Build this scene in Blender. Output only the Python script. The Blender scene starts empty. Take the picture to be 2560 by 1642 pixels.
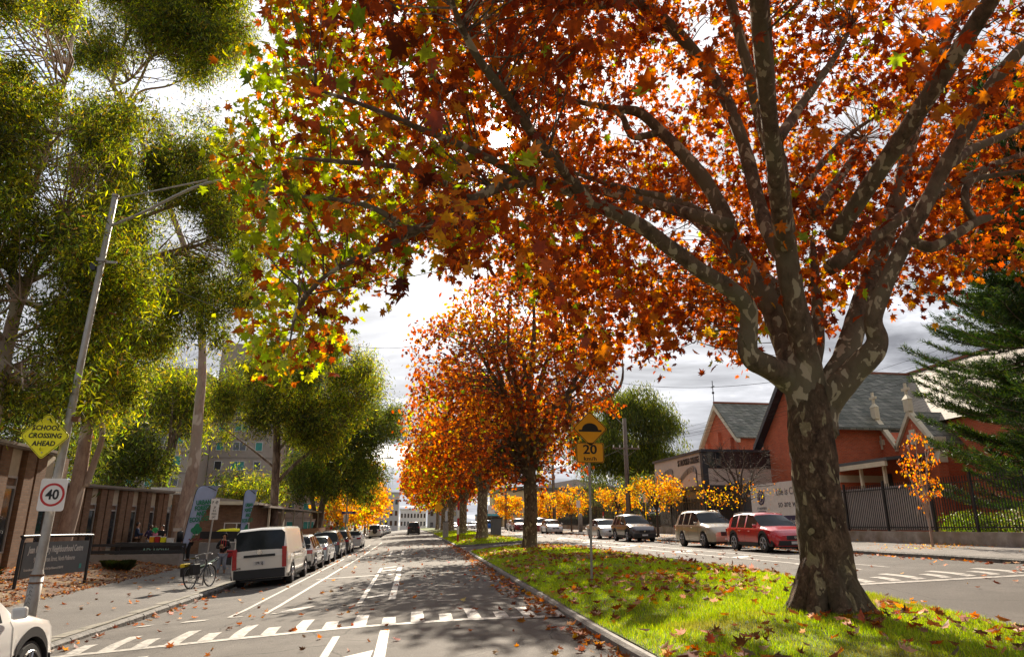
import bpy, bmesh, math, random
import numpy as np
from mathutils import Vector, Matrix, noise as mnoise
R=math.radians; PI=math.pi
random.seed(7); rng=np.random.default_rng(11)
S=bpy.context.scene; C=S.collection
# ------------------------------------------------------------------ camera
FPX=1706.7; CX,CY=1280,821
YAW=R(8.25); PT=math.atan(495/FPX); EYE=1.6
cam=bpy.data.cameras.new('camera'); cam.sensor_width=36; cam.lens=36*FPX/2560; cam.clip_end=6000; cam.clip_start=.05
co=bpy.data.objects.new('camera',cam); C.objects.link(co); co.location=(0,0,EYE)
co.rotation_euler=(PI/2+PT,0,-YAW); S.camera=co
# ------------------------------------------------------------------ sky, sun, exposure
SUN_EL=R(32.0); SUN_AZ=R(7.3)     # azimuth right of +Y
sdir=Vector((math.sin(SUN_AZ)*math.cos(SUN_EL),math.cos(SUN_AZ)*math.cos(SUN_EL),math.sin(SUN_EL)))
sl=bpy.data.lights.new('sun','SUN'); sl.energy=5.0; sl.angle=R(.5); sl.color=(1,.87,.70)
so=bpy.data.objects.new('sun',sl); C.objects.link(so); so.rotation_euler=(-sdir).to_track_quat('-Z','Y').to_euler(); so.location=(0,0,40)
S.view_settings.view_transform='Standard'; S.view_settings.look='None'; S.view_settings.exposure=1.0; S.view_settings.gamma=1
W=bpy.data.worlds.new('World'); S.world=W; W.use_nodes=True
nt=W.node_tree; nt.nodes.clear(); N=nt.nodes.new; L=nt.links.new
out=N('ShaderNodeOutputWorld'); bg=N('ShaderNodeBackground'); bg.inputs[1].default_value=.12; L(bg.outputs[0],out.inputs[0])
sky=N('ShaderNodeTexSky'); sky.sky_type='NISHITA'; sky.sun_disc=False; sky.sun_elevation=SUN_EL; sky.sun_rotation=SUN_AZ; sky.air_density=1.0; sky.dust_density=1.5
tc=N('ShaderNodeTexCoord'); sx=N('ShaderNodeSeparateXYZ'); L(tc.outputs['Generated'],sx.inputs[0])
def mth(op,a,b=None,c=None,clamp=False):
    n=N('ShaderNodeMath'); n.operation=op; n.use_clamp=clamp
    for i,v in enumerate((a,b,c)):
        if v is None: continue
        if isinstance(v,(int,float)): n.inputs[i].default_value=v
        else: L(v,n.inputs[i])
    return n.outputs[0]
zc=mth('ADD',mth('MAXIMUM',sx.outputs[2],0.0),.16)
cb=N('ShaderNodeCombineXYZ'); L(mth('DIVIDE',sx.outputs[0],zc),cb.inputs[0]); L(mth('DIVIDE',sx.outputs[1],zc),cb.inputs[1])
mp=N('ShaderNodeMapping'); mp.inputs['Location'].default_value=(3.1,1.7,0); mp.inputs['Rotation'].default_value=(0,0,R(20)); mp.inputs['Scale'].default_value=(.8,1.25,1); L(cb.outputs[0],mp.inputs[0])
n1=N('ShaderNodeTexNoise'); n1.inputs['Scale'].default_value=1.25; n1.inputs['Detail'].default_value=9; n1.inputs['Roughness'].default_value=.6; n1.inputs['Distortion'].default_value=.35; L(mp.outputs[0],n1.inputs[0])
r1=N('ShaderNodeValToRGB'); r1.color_ramp.elements[0].position=.30; r1.color_ramp.elements[1].position=.44; L(n1.outputs[0],r1.inputs[0])
r2=N('ShaderNodeValToRGB'); e=r2.color_ramp.elements; e[0].position=.36; e[0].color=(4.5,4.5,4.75,1); e[1].position=.62; e[1].color=(1.1,1.13,1.28,1)
m=e.new(.49); m.color=(2.5,2.55,2.75,1); L(n1.outputs[0],r2.inputs[0])
mx=N('ShaderNodeMix'); mx.data_type='RGBA'; L(r1.outputs[0],mx.inputs[0]); L(sky.outputs[0],mx.inputs[6]); L(r2.outputs[0],mx.inputs[7])
# bright veil of thin cloud around the sun, and the sun itself behind it
dt=N('ShaderNodeVectorMath'); dt.operation='DOT_PRODUCT'; L(tc.outputs['Generated'],dt.inputs[0]); dt.inputs[1].default_value=sdir
dd=mth('MAXIMUM',dt.outputs['Value'],0)
g1=mth('MULTIPLY',mth('POWER',dd,16),5.0); g2=mth('MULTIPLY',mth('POWER',dd,300),10); g3=mth('MULTIPLY',mth('POWER',dd,5200),90)
gs=mth('ADD',mth('ADD',g1,g2),g3)
cg=N('ShaderNodeCombineXYZ'); L(gs,cg.inputs[0]); L(mth('MULTIPLY',gs,.985),cg.inputs[1]); L(mth('MULTIPLY',gs,.95),cg.inputs[2])
ad=N('ShaderNodeMix'); ad.data_type='RGBA'; ad.blend_type='ADD'; ad.inputs[0].default_value=1; L(mx.outputs[2],ad.inputs[6]); L(cg.outputs[0],ad.inputs[7])
L(ad.outputs[2],bg.inputs[0])
S.cycles.max_bounces=6; S.cycles.transparent_max_bounces=6; S.cycles.use_denoising=True
S.cycles.sample_clamp_indirect=4
# ------------------------------------------------------------------ measuring helpers
fw=np.array([math.sin(YAW)*math.cos(PT),math.cos(YAW)*math.cos(PT),math.sin(PT)]); rt=np.array([math.cos(YAW),-math.sin(YAW),0]); upv=np.cross(rt,fw); EY=np.array([0,0,EYE])
def ray(u,v):
    d=fw*FPX+rt*(u-CX)+upv*(CY-v); return d/np.linalg.norm(d)
def atx(u,v,x): d=ray(u,v); return EY+d*(x/d[0])
def aty(u,v,y): d=ray(u,v); return EY+d*(y/d[1])
def atz(u,v,z): d=ray(u,v); return EY+d*((z-EYE)/d[2])
def proj(p):
    q=np.asarray(p,float)-EY; w=q@fw; w=np.where(np.abs(w)<1e-3,1e-3,w)
    return CX+FPX*(q@rt)/w, CY-FPX*(q@upv)/w, w
KX=[-60,-16,-10,-8,-6.1,-4,-1,1,3.3,6.3,9,10,14,16.2,20]; KZ=[.2,0,-.25,-.32,-.5,-.34,-.12,-.03,0,.2,.38,.42,.59,.62,.8]
def zy(y): return .003*(min(y,45)-20)+.0065*(min(max(y,45),125)-45)
def rz(x,y):
    t=min(max((x-3)/5,0),1); return float(np.interp(x,KX,KZ))+zy(y)-.025*t*max(0,15-y)
def walkz(x,y):   # left footpath surface
    return float(np.interp(x,[-60,-16,-10,-6.2],[.22,.05,-.2,-.36]))+zy(y)
def medz(x,y,x0=3.42,x1=8.9):
    t=min(max((x-x0)/(x1-x0),0),1); return rz(x,y)*1+ .12+ .16*math.sin(PI*t)**.8
def rwz(x,y): return float(np.interp(x,[16.3,20,21,60],[.76,.95,1.0,1.3]))+zy(y)
# ------------------------------------------------------------------ materials
def nodes(m):
    m.use_nodes=True; t=m.node_tree; return t,t.nodes.new,t.links.new,t.nodes['Principled BSDF']
MATS={}
def mat(name,col,rough=.6,metal=0,col2=None,scale=4,detail=6,bump=0,bscale=None,ramp=(.35,.65),spec=.5,stretch=None,coat=0,emit=None,col3=None,scale3=.4):
    if name in MATS: return MATS[name]
    m=bpy.data.materials.new(name); t,N,L,b=nodes(m); MATS[name]=m
    b.inputs['Base Color'].default_value=(*col,1); b.inputs['Roughness'].default_value=rough; b.inputs['Metallic'].default_value=metal
    b.inputs['Specular IOR Level'].default_value=spec; b.inputs['Coat Weight'].default_value=coat; b.inputs['Coat Roughness'].default_value=.05
    tc=N('ShaderNodeTexCoord'); vec=tc.outputs['Object']
    if stretch:
        mp=N('ShaderNodeMapping'); mp.inputs['Scale'].default_value=stretch; L(vec,mp.inputs[0]); vec=mp.outputs[0]
    if col2 is None: col2=tuple(c*.86 for c in col)
    n=N('ShaderNodeTexNoise'); n.inputs['Scale'].default_value=scale; n.inputs['Detail'].default_value=detail; n.inputs['Roughness'].default_value=.65; L(vec,n.inputs[0])
    r=N('ShaderNodeValToRGB'); r.color_ramp.elements[0].position=ramp[0]; r.color_ramp.elements[1].position=ramp[1]
    r.color_ramp.elements[0].color=(*col2,1); r.color_ramp.elements[1].color=(*col,1); L(n.outputs[0],r.inputs[0]); o=r.outputs[0]
    if col3:
        n3=N('ShaderNodeTexNoise'); n3.inputs['Scale'].default_value=scale3; n3.inputs['Detail'].default_value=4; L(vec,n3.inputs[0])
        r3=N('ShaderNodeValToRGB'); r3.color_ramp.elements[0].position=.45; r3.color_ramp.elements[1].position=.62; L(n3.outputs[0],r3.inputs[0])
        x=N('ShaderNodeMix'); x.data_type='RGBA'; L(r3.outputs[0],x.inputs[0]); L(o,x.inputs[6]); x.inputs[7].default_value=(*col3,1); o=x.outputs[2]
    L(o,b.inputs['Base Color'])
    if bump:
        n2=N('ShaderNodeTexNoise'); n2.inputs['Scale'].default_value=bscale or scale*4; n2.inputs['Detail'].default_value=5; L(vec,n2.inputs[0])
        bp=N('ShaderNodeBump'); bp.inputs['Strength'].default_value=bump; bp.inputs['Distance'].default_value=.02; L(n2.outputs[0],bp.inputs['Height']); L(bp.outputs[0],b.inputs['Normal'])
    if emit: b.inputs['Emission Color'].default_value=(*emit,1); b.inputs['Emission Strength'].default_value=1
    return m
def brick(name,c1,c2,mort,bw=.24,bh=.08,ms=.012,rough=.85,stain=None,off=.5,bump=.4):
    if name in MATS: return MATS[name]
    m=bpy.data.materials.new(name); t,N,L,b=nodes(m); MATS[name]=m; b.inputs['Roughness'].default_value=rough
    tc=N('ShaderNodeTexCoord'); s=N('ShaderNodeSeparateXYZ'); L(tc.outputs['Object'],s.inputs[0])
    a=N('ShaderNodeMath'); a.operation='ADD'; L(s.outputs[0],a.inputs[0]); L(s.outputs[1],a.inputs[1])
    c=N('ShaderNodeCombineXYZ'); L(a.outputs[0],c.inputs[0]); L(s.outputs[2],c.inputs[1])
    k=N('ShaderNodeTexBrick'); k.inputs['Scale'].default_value=1; k.inputs['Brick Width'].default_value=bw; k.inputs['Row Height'].default_value=bh; k.inputs['Mortar Size'].default_value=ms; k.offset=off
    k.inputs['Color1'].default_value=(*c1,1); k.inputs['Color2'].default_value=(*c2,1); k.inputs['Mortar'].default_value=(*mort,1); L(c.outputs[0],k.inputs[0])
    o=k.outputs[0]
    n=N('ShaderNodeTexNoise'); n.inputs['Scale'].default_value=1.3; n.inputs['Detail'].default_value=7; L(tc.outputs['Object'],n.inputs[0])
    r=N('ShaderNodeValToRGB'); r.color_ramp.elements[0].position=.3; r.color_ramp.elements[1].position=.7; r.color_ramp.elements[0].color=(*(stain or (.72,.7,.68)),1); r.color_ramp.elements[1].color=(1,1,1,1); L(n.outputs[0],r.inputs[0])
    x=N('ShaderNodeMix'); x.data_type='RGBA'; x.blend_type='MULTIPLY'; x.inputs[0].default_value=1; L(o,x.inputs[6]); L(r.outputs[0],x.inputs[7]); L(x.outputs[2],b.inputs['Base Color'])
    bp=N('ShaderNodeBump'); bp.inputs['Strength'].default_value=bump; bp.inputs['Distance'].default_value=.01; bp.invert=True; L(k.outputs['Fac'],bp.inputs['Height']); L(bp.outputs[0],b.inputs['Normal'])
    return m
def leafmat(name,trans=.5,rough=.55,tint=1.25,gloss=.06,hue=.5):
    m=bpy.data.materials.new(name); m.use_nodes=True; t=m.node_tree; N=t.nodes.new; L=t.links.new; t.nodes.clear()
    o=N('ShaderNodeOutputMaterial'); a=N('ShaderNodeAttribute'); a.attribute_name='col'
    n=N('ShaderNodeTexNoise'); tc=N('ShaderNodeTexCoord'); L(tc.outputs['Object'],n.inputs[0]); n.inputs['Scale'].default_value=22
    hs=N('ShaderNodeHueSaturation'); L(a.outputs[0],hs.inputs['Color']); mr=N('ShaderNodeMapRange'); L(n.outputs[0],mr.inputs[0]); mr.inputs[1].default_value=.3; mr.inputs[2].default_value=.7; mr.inputs[3].default_value=.75; mr.inputs[4].default_value=1.2; L(mr.outputs[0],hs.inputs['Value'])
    d=N('ShaderNodeBsdfDiffuse'); L(hs.outputs[0],d.inputs[0])
    v=N('ShaderNodeHueSaturation'); L(hs.outputs[0],v.inputs['Color']); v.inputs['Saturation'].default_value=1.12; v.inputs['Hue'].default_value=hue; v.inputs['Value'].default_value=tint
    tr=N('ShaderNodeBsdfTranslucent'); L(v.outputs[0],tr.inputs[0])
    mi=N('ShaderNodeMixShader'); mi.inputs[0].default_value=trans; L(d.outputs[0],mi.inputs[1]); L(tr.outputs[0],mi.inputs[2])
    gl=N('ShaderNodeBsdfGlossy'); gl.inputs['Roughness'].default_value=rough; m2=N('ShaderNodeMixShader'); m2.inputs[0].default_value=gloss; L(mi.outputs[0],m2.inputs[1]); L(gl.outputs[0],m2.inputs[2]); L(m2.outputs[0],o.inputs[0])
    MATS[name]=m; return m
# ------------------------------------------------------------------ mesh builder
class MB:
    def __init__(s): s.v=[]; s.f=[]; s.m=[]; s.mi=0; s.X=None
    def add(s,vs,fs):
        b=len(s.v)
        if s.X is not None: vs=[tuple(s.X@Vector(p)) for p in vs]
        s.v+=[tuple(p) for p in vs]; s.f+=[tuple(i+b for i in f) for f in fs]; s.m+=[s.mi]*len(fs); return s
    def box(s,x0,x1,y0,y1,z0,z1):
        return s.add([(x0,y0,z0),(x1,y0,z0),(x1,y1,z0),(x0,y1,z0),(x0,y0,z1),(x1,y0,z1),(x1,y1,z1),(x0,y1,z1)],[(0,3,2,1),(4,5,6,7),(0,1,5,4),(1,2,6,5),(2,3,7,6),(3,0,4,7)])
    def prism(s,poly,a,b,ax='x'):   # poly in the two other axes, extruded a..b
        n=len(poly); f=(lambda p,t:(t,p[0],p[1])) if ax=='x' else ((lambda p,t:(p[0],t,p[1])) if ax=='y' else (lambda p,t:(p[0],p[1],t)))
        vs=[f(p,a) for p in poly]+[f(p,b) for p in poly]
        return s.add(vs,[tuple(range(n))[::-1],tuple(range(n,2*n))]+[(i,(i+1)%n,n+(i+1)%n,n+i) for i in range(n)])
    def tube(s,pts,rad,n=8,cap=True,wob=0):
        pts=[Vector(p) for p in pts]
        if isinstance(rad,(int,float)): rad=[rad]*len(pts)
        vs=[]; K=len(pts); prev=None
        for i,p in enumerate(pts):
            d=(pts[min(i+1,K-1)]-pts[max(i-1,0)]).normalized()
            if prev is None:
                a=Vector((0,0,1)) if abs(d.z)<.9 else Vector((1,0,0)); u=d.cross(a).normalized()
            else:
                u=(prev-d*prev.dot(d)); u=u.normalized() if u.length>1e-6 else d.orthogonal().normalized()
            prev=u; w=d.cross(u)
            for k in range(n):
                a=2*PI*k/n; r=rad[i]
                if wob:
                    q=p+ (u*math.cos(a)+w*math.sin(a))*r
                    r*=1+wob*mnoise.noise(q*2.2)+wob*.5*mnoise.noise(q*6)
                vs.append(p+(u*math.cos(a)+w*math.sin(a))*r)
        fs=[(i*n+k,i*n+(k+1)%n,(i+1)*n+(k+1)%n,(i+1)*n+k) for i in range(K-1) for k in range(n)]
        if cap: fs+=[tuple(range(n))[::-1],tuple(range((K-1)*n,K*n))]
        return s.add(vs,fs)
    def disc(s,c,r,ax,t,n=20):   # short cylinder centred c along ax, half thickness t
        c=Vector(c); a=Vector(ax)*t; return s.tube([c-a,c+a],r,n)
    def sphere(s,c,r,n=10,sc=(1,1,1)):
        vs=[];m=n//2+1
        for j in range(m+1):
            th=PI*j/m
            for k in range(n):
                ph=2*PI*k/n; vs.append((c[0]+r*sc[0]*math.sin(th)*math.cos(ph),c[1]+r*sc[1]*math.sin(th)*math.sin(ph),c[2]+r*sc[2]*math.cos(th)))
        return s.add(vs,[(j*n+k,(j+1)*n+k,(j+1)*n+(k+1)%n,j*n+(k+1)%n) for j in range(m) for k in range(n)])
    def build(s,name,mats,parent=None,smooth=False,bevel=0):
        me=bpy.data.meshes.new(name); me.from_pydata(s.v,[],s.f)
        if not isinstance(mats,(list,tuple)): mats=[mats]
        for m in mats: me.materials.append(m)
        if len(mats)>1: me.polygons.foreach_set('material_index',s.m)
        if smooth: me.polygons.foreach_set('use_smooth',[True]*len(me.polygons))
        me.update()
        o=bpy.data.objects.new(name,me); C.objects.link(o); o.parent=parent
        if bevel:
            b=o.modifiers.new('bevel','BEVEL'); b.width=bevel; b.segments=2; b.limit_method='ANGLE'
        return o
def tag(o,label=None,cat=None,group=None,kind=None):
    if label: o['label']=label
    if cat: o['category']=cat
    if group: o['group']=group
    if kind: o['kind']=kind
    return o
def thing(name,label,cat,loc=(0,0,0),rot=0,group=None):
    o=bpy.data.objects.new(name,None); C.objects.link(o); o.location=loc; o.empty_display_size=.3
    o.rotation_euler=rot if isinstance(rot,tuple) else (0,0,rot); return tag(o,label,cat,group)
def dup(root,loc,rot=None,label=None,group=None,cat=None,scale=None):
    def cp(o,par):
        c=o.copy(); C.objects.link(c); c.parent=par
        for ch in [q for q in kids.get(o.name,[])]: cp(ch,c)
        return c
    kids={}
    for q in bpy.data.objects:
        if q.parent: kids.setdefault(q.parent.name,[]).append(q)
    r=cp(root,None); r.location=loc
    if rot is not None: r.rotation_euler=rot if isinstance(rot,tuple) else (0,0,rot)
    if scale: r.scale=(scale,)*3 if isinstance(scale,(int,float)) else scale
    return tag(r,label,cat,group)
def text(s,size,parent,loc,rot,m,name='lettering',ext=.003,shear=0,align='CENTER',sx=1,bold=0,spacing=1):
    cu=bpy.data.curves.new('t','FONT'); cu.body=s; cu.size=size; cu.align_x=align; cu.align_y='CENTER'; cu.extrude=ext; cu.shear=shear; cu.offset=bold; cu.space_character=spacing; cu.resolution_u=3
    to=bpy.data.objects.new('t',cu); C.objects.link(to); dg=bpy.context.evaluated_depsgraph_get(); dg.update()
    me=bpy.data.meshes.new_from_object(to.evaluated_get(dg)); bpy.data.objects.remove(to); me.name=name
    me.materials.clear(); me.materials.append(m)
    o=bpy.data.objects.new(name,me); C.objects.link(o); o.parent=parent; o.location=loc; o.rotation_euler=rot; o.scale=(sx,1,1); return o
def bignp(name,V,nv,nf_per,faces,cols,m,parent=None,smooth=False):
    """V (K,nv,3) instances of one leaf template; faces list of index tuples; cols (K,3)"""
    K=V.shape[0]; me=bpy.data.meshes.new(name); me.vertices.add(K*nv); me.vertices.foreach_set('co',V.reshape(-1).astype(np.float32))
    fl=[i for f in faces for i in f]; nl=len(fl); me.loops.add(K*nl)
    me.loops.foreach_set('vertex_index',(np.array(fl)[None,:]+np.arange(K)[:,None]*nv).reshape(-1).astype(np.int32))
    st=np.cumsum([0]+[len(f) for f in faces[:-1]]); me.polygons.add(K*len(faces))
    me.polygons.foreach_set('loop_start',(st[None,:]+np.arange(K)[:,None]*nl).reshape(-1).astype(np.int32))
    me.update(calc_edges=True)
    a=me.attributes.new('col','FLOAT_COLOR','POINT'); c=np.ones((K,nv,4),np.float32); c[:,:,:3]=cols[:,None,:]; a.data.foreach_set('color',c.reshape(-1))
    me.materials.append(m); me.validate()
    o=bpy.data.objects.new(name,me); C.objects.link(o); o.parent=parent; return o
# leaf templates (x across, y along the leaf, z out of plane)
_h=[(.12,-.05),(.40,-.06),(.22,.12),(.52,.34),(.27,.38),(.40,.68),(.14,.58)]
MAPLE=([(0,0,0)]+[(x,y,.10*abs(x)) for x,y in _h]+[(0,1,0)]+[(-x,y,.10*abs(x)) for x,y in _h],[tuple(range(0,9)),(0,8)+tuple(range(15,8,-1))])
MAPLE2=([(0,0,0),(.45,.02,.05),(.22,.25,0),(.42,.55,.05),(0,1,0),(-.42,.55,.05),(-.22,.25,0),(-.45,.02,.05)],[(0,1,2,3,4),(0,4,5,6,7)])
LANCE=([(0,0,0),(.095,.4,.03),(.02,1,.08),(-.095,.4,0)],[(0,1,2,3)])
OVAL=([(0,0,0),(.3,.4,.04),(0,1,0),(-.3,.4,.04)],[(0,1,2,3)])
def leaves(name,P,size,tpl,cols,m,parent=None,hang=.5,up=None,szvar=.35,ck=2.2):
    """P (K,3) leaf base points. hang: 0 random .. 1 straight down"""
    K=len(P); T=np.array(tpl[0]); nv=len(T)
    d=rng.normal(size=(K,3)); d/=np.linalg.norm(d,axis=1)[:,None]; d=d*(1-hang)+np.array([0,0,-1.])*hang; d/=np.linalg.norm(d,axis=1)[:,None]
    if up is not None:   # lying leaves: tip direction in the plane
        d=rng.normal(size=(K,3)); d[:,2]*=up; d/=np.linalg.norm(d,axis=1)[:,None]
        n=np.array([0,0,1.])+rng.normal(size=(K,3))*up
    else: n=rng.normal(size=(K,3))
    x=np.cross(d,n); x/=np.linalg.norm(x,axis=1)[:,None]+1e-9; z=np.cross(x,d)
    s=(size*(1+szvar*rng.uniform(-1,1,K)))[:,None,None]
    curl=rng.uniform(-.3,1.4,K)[:,None,None]
    V=P[:,None,:]+s*(T[None,:,0:1]*x[:,None,:]+T[None,:,1:2]*d[:,None,:]+(T[None,:,2:3]*ck*curl+ (ck-2.2)*.35*(T[None,:,1:2]-.5)**2)*z[:,None,:])
    return bignp(name,V,nv,0,tpl[1],cols,m,parent)
def pick(pal,K,var=.18):
    cs=np.array([p[0] for p in pal]); w=np.array([p[1] for p in pal],float); w/=w.sum()
    c=cs[rng.choice(len(cs),K,p=w)]; return np.clip(c*(1+rng.normal(0,var,(K,1)))*(1+rng.normal(0,var*.4,(K,3))),.004,.9)
def inpoly(u,v,poly):
    P=np.array(poly,float); x,y=P[:,0],P[:,1]; r=np.zeros(len(u),bool); j=len(P)-1
    for i in range(len(P)):
        c=((y[i]>v)!=(y[j]>v))&(u<(x[j]-x[i])*(v-y[i])/(y[j]-y[i]+1e-9)+x[i]); r^=c; j=i
    return r
def wave(P,f,ph=0):
    a=np.sin(P@np.array([1.0,.31,.57])*f+ph)+np.sin(P@np.array([-.42,1.1,.2])*f*1.13+1.7+ph)+np.sin(P@np.array([.25,-.53,1.2])*f*.9+4.1+ph)+.6*np.sin(P@np.array([1.3,1.1,-.9])*f*2.1+ph*2)
    return a/3.6
def spline(pts,rad,n=5):
    P=[Vector(p) for p in pts]; o=[];r=[]
    for i in range(len(P)-1):
        a,b,c,d=P[max(i-1,0)],P[i],P[i+1],P[min(i+2,len(P)-1)]
        for k in range(n):
            t=k/n; o.append(.5*((2*b)+(c-a)*t+(2*a-5*b+4*c-d)*t*t+(3*b-3*c+d-a)*t**3)); r.append(rad[i]*(1-t)+rad[i+1]*t)
    o.append(P[-1]); r.append(rad[-1]); return o,r
# ================================================================== THE SETTING
def asphalt(name,col,col2,spec=.5,rough=.62,crack=True):
    m=mat(name,col,rough,0,col2,scale=1.1,detail=10,bump=.5,bscale=60,spec=spec,col3=tuple(c*.72 for c in col),scale3=.35)
    t=m.node_tree; N=t.nodes.new; L=t.links.new; b=t.nodes['Principled BSDF']; src=b.inputs['Base Color'].links[0].from_socket
    tc=N('ShaderNodeTexCoord'); n=N('ShaderNodeTexNoise'); n.inputs['Scale'].default_value=95; n.inputs['Detail'].default_value=2; L(tc.outputs['Object'],n.inputs[0])
    r=N('ShaderNodeValToRGB'); r.color_ramp.elements[0].position=.38; r.color_ramp.elements[0].color=(.6,.6,.6,1); r.color_ramp.elements[1].position=.66; r.color_ramp.elements[1].color=(1.5,1.5,1.5,1); L(n.outputs[0],r.inputs[0])
    x=N('ShaderNodeMix'); x.data_type='RGBA'; x.blend_type='MULTIPLY'; x.inputs[0].default_value=1; L(src,x.inputs[6]); L(r.outputs[0],x.inputs[7]); o=x.outputs[2]
    if crack:
        v=N('ShaderNodeTexVoronoi'); v.feature='DISTANCE_TO_EDGE'; v.inputs['Scale'].default_value=.33
        mp=N('ShaderNodeMixRGB'); mp.blend_type='ADD'; mp.inputs[0].default_value=.35; n4=N('ShaderNodeTexNoise'); n4.inputs['Scale'].default_value=1.5; n4.inputs['Detail'].default_value=6; L(tc.outputs['Object'],n4.inputs[0]); L(tc.outputs['Object'],mp.inputs[1]); L(n4.outputs['Color'],mp.inputs[2]); L(mp.outputs[0],v.inputs[0])
        rr=N('ShaderNodeValToRGB'); rr.color_ramp.elements[0].position=0; rr.color_ramp.elements[0].color=(.45,.45,.45,1); rr.color_ramp.elements[1].position=.006; rr.color_ramp.elements[1].color=(1,1,1,1); L(v.outputs[0],rr.inputs[0])
        y=N('ShaderNodeMix'); y.data_type='RGBA'; y.blend_type='MULTIPLY'; y.inputs[0].default_value=1; L(o,y.inputs[6]); L(rr.outputs[0],y.inputs[7]); o=y.outputs[2]
    L(o,b.inputs['Base Color']); return m
M_road=asphalt('asphalt',(.155,.142,.128),(.095,.086,.078),.18,.82)
M_path=asphalt('footpath_asphalt',(.165,.152,.14),(.13,.12,.11),spec=.2,rough=.85,crack=False)
M_pathr=asphalt('footpath_asphalt_pale',(.26,.24,.22),(.19,.175,.165),spec=.2,rough=.85,crack=False)
M_line=mat('road_paint',(.50,.47,.42),.6,0,(.22,.205,.185),scale=9,detail=10,ramp=(.36,.56),bump=.3,bscale=70)
M_kerbL=mat('bluestone',(.17,.16,.145),.8,0,(.05,.047,.042),scale=5,detail=10,bump=1,bscale=16,ramp=(.35,.6))
M_kerbM=mat('kerb_concrete',(.23,.205,.185),.75,0,(.12,.105,.095),scale=5,detail=9,bump=.5,bscale=40)
M_kerbtop=mat('bluestone_top',(.26,.235,.19),.85,0,(.12,.115,.085),scale=3,detail=9,bump=.6,bscale=22)
M_conc=mat('concrete',(.40,.36,.31),.85,0,(.22,.19,.16),scale=2.2,detail=9,bump=.3,bscale=30,col3=(.20,.16,.11),scale3=.9)
M_concw=mat('concrete_render',(.30,.275,.255),.85,0,(.24,.22,.20),scale=6,detail=8,bump=.3,bscale=80)
M_soil=mat('mulch',(.16,.07,.035),.95,0,(.05,.028,.018),scale=18,detail=8,bump=1,bscale=30,col3=(.20,.13,.06),scale3=2.5)
M_lawnb=mat('lawn_base',(.14,.20,.02),.95,0,(.06,.10,.012),scale=6,detail=10,bump=.8,bscale=60,col3=(.16,.15,.045),scale3=.7)
M_ground=mat('ground',(.11,.12,.06),.95,0,(.07,.08,.04),scale=.3,detail=8)
def gsheet(name,xs,ys,zf,m,label=None,smooth=True):
    b=MB(); n=len(ys)
    for y in ys:
        X=xs(y) if callable(xs) else xs
        for x in X: b.v.append((x,y,zf(x,y)))
    k=len(xs(ys[0]) if callable(xs) else xs)
    for j in range(n-1):
        for i in range(k-1): a=j*k+i; b.f.append((a,a+1,a+k+1,a+k)); b.m.append(0)
    o=b.build(name,m,smooth=smooth); tag(o,kind='structure')
    return o
YS=[-14+1.0*i for i in range(60)]+[46+3*i for i in range(30)]+[140,180,240,320]
gsheet('ground',[-2500,-400,-120,-60,-20,-6,-3.9,3,9,16,22,60,120,400,2500],[-600,-60,-14,20,45,85,125,320,1200,4500],lambda x,y:min(rz(x,min(y,320)),walkz(x,min(y,320)) if x<-6 else 9)-.35 if abs(x)<70 else .0+zy(y)-.3,M_ground)
# speed hump heights added to the road surface
def hump(x,y):
    h=0
    if -6.2<x<3.3: h+=.055*max(0,min(1,(y-13.0)/.9))*max(0,min(1,(17.3-y)/.9))
    if x>8.5 and x<17: h+=.055*max(0,min(1,(y-13.9)/.9))*max(0,min(1,(17.6-y)/.9))
    return h
def road_z(x,y): return rz(x,y)+hump(x,y)
YR=[-14+.45*i for i in range(80)]+[22.3+1.5*i for i in range(70)]+[130,150,180,240,320]
XR=[-6.3,-6.1,-5.5,-4.8,-4,-3,-2,-1,0,1,2.2,3.3,4.5,6.3,7.6,9,10,11.5,12.8,14,15.2,16.4]
gsheet('road',XR,YR,road_z,M_road)
# left footpath, garden bed, right footpath
bedx=lambda y:-9.15-.045*(y-14) if y<36 else -10.4
YF=[-14+2*i for i in range(26)]+[38+4*i for i in range(30)]+[170,240]
gsheet('footpath',lambda y:[bedx(y),-9,-8,-7.2,-6.38],YF,lambda x,y:walkz(x,y)+.004,M_path)
gsheet('mulch_bed',lambda y:[-15.5,-14,-12.5,-11.5,-10.6,bedx(y)+.05],[-14+2*i for i in range(25)]+[35.9],lambda x,y:walkz(x,y)-.01+.10*max(0,math.sin(y*1.7+x))*(x<-10)+.1*max(0,min(1,(-10.5-x))),M_soil)
gsheet('forecourt',[-40,-24,-15,-12,-10.35],[35.8,40,46,60,80,120],lambda x,y:walkz(x,y)-.02,M_path)
gsheet('footpath',[16.52,17.5,18.7,20.05],YF,lambda x,y:rwz(x,y),M_pathr)
gsheet('garden_soil',[20.2,22,26,30,60],[5,20,30,44],lambda x,y:1.35,M_soil)
gsheet('school_yard',[20.2,24,30,60],[44.0,60,90,125,200],lambda x,y:rwz(20,y)+.03,M_path)
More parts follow.
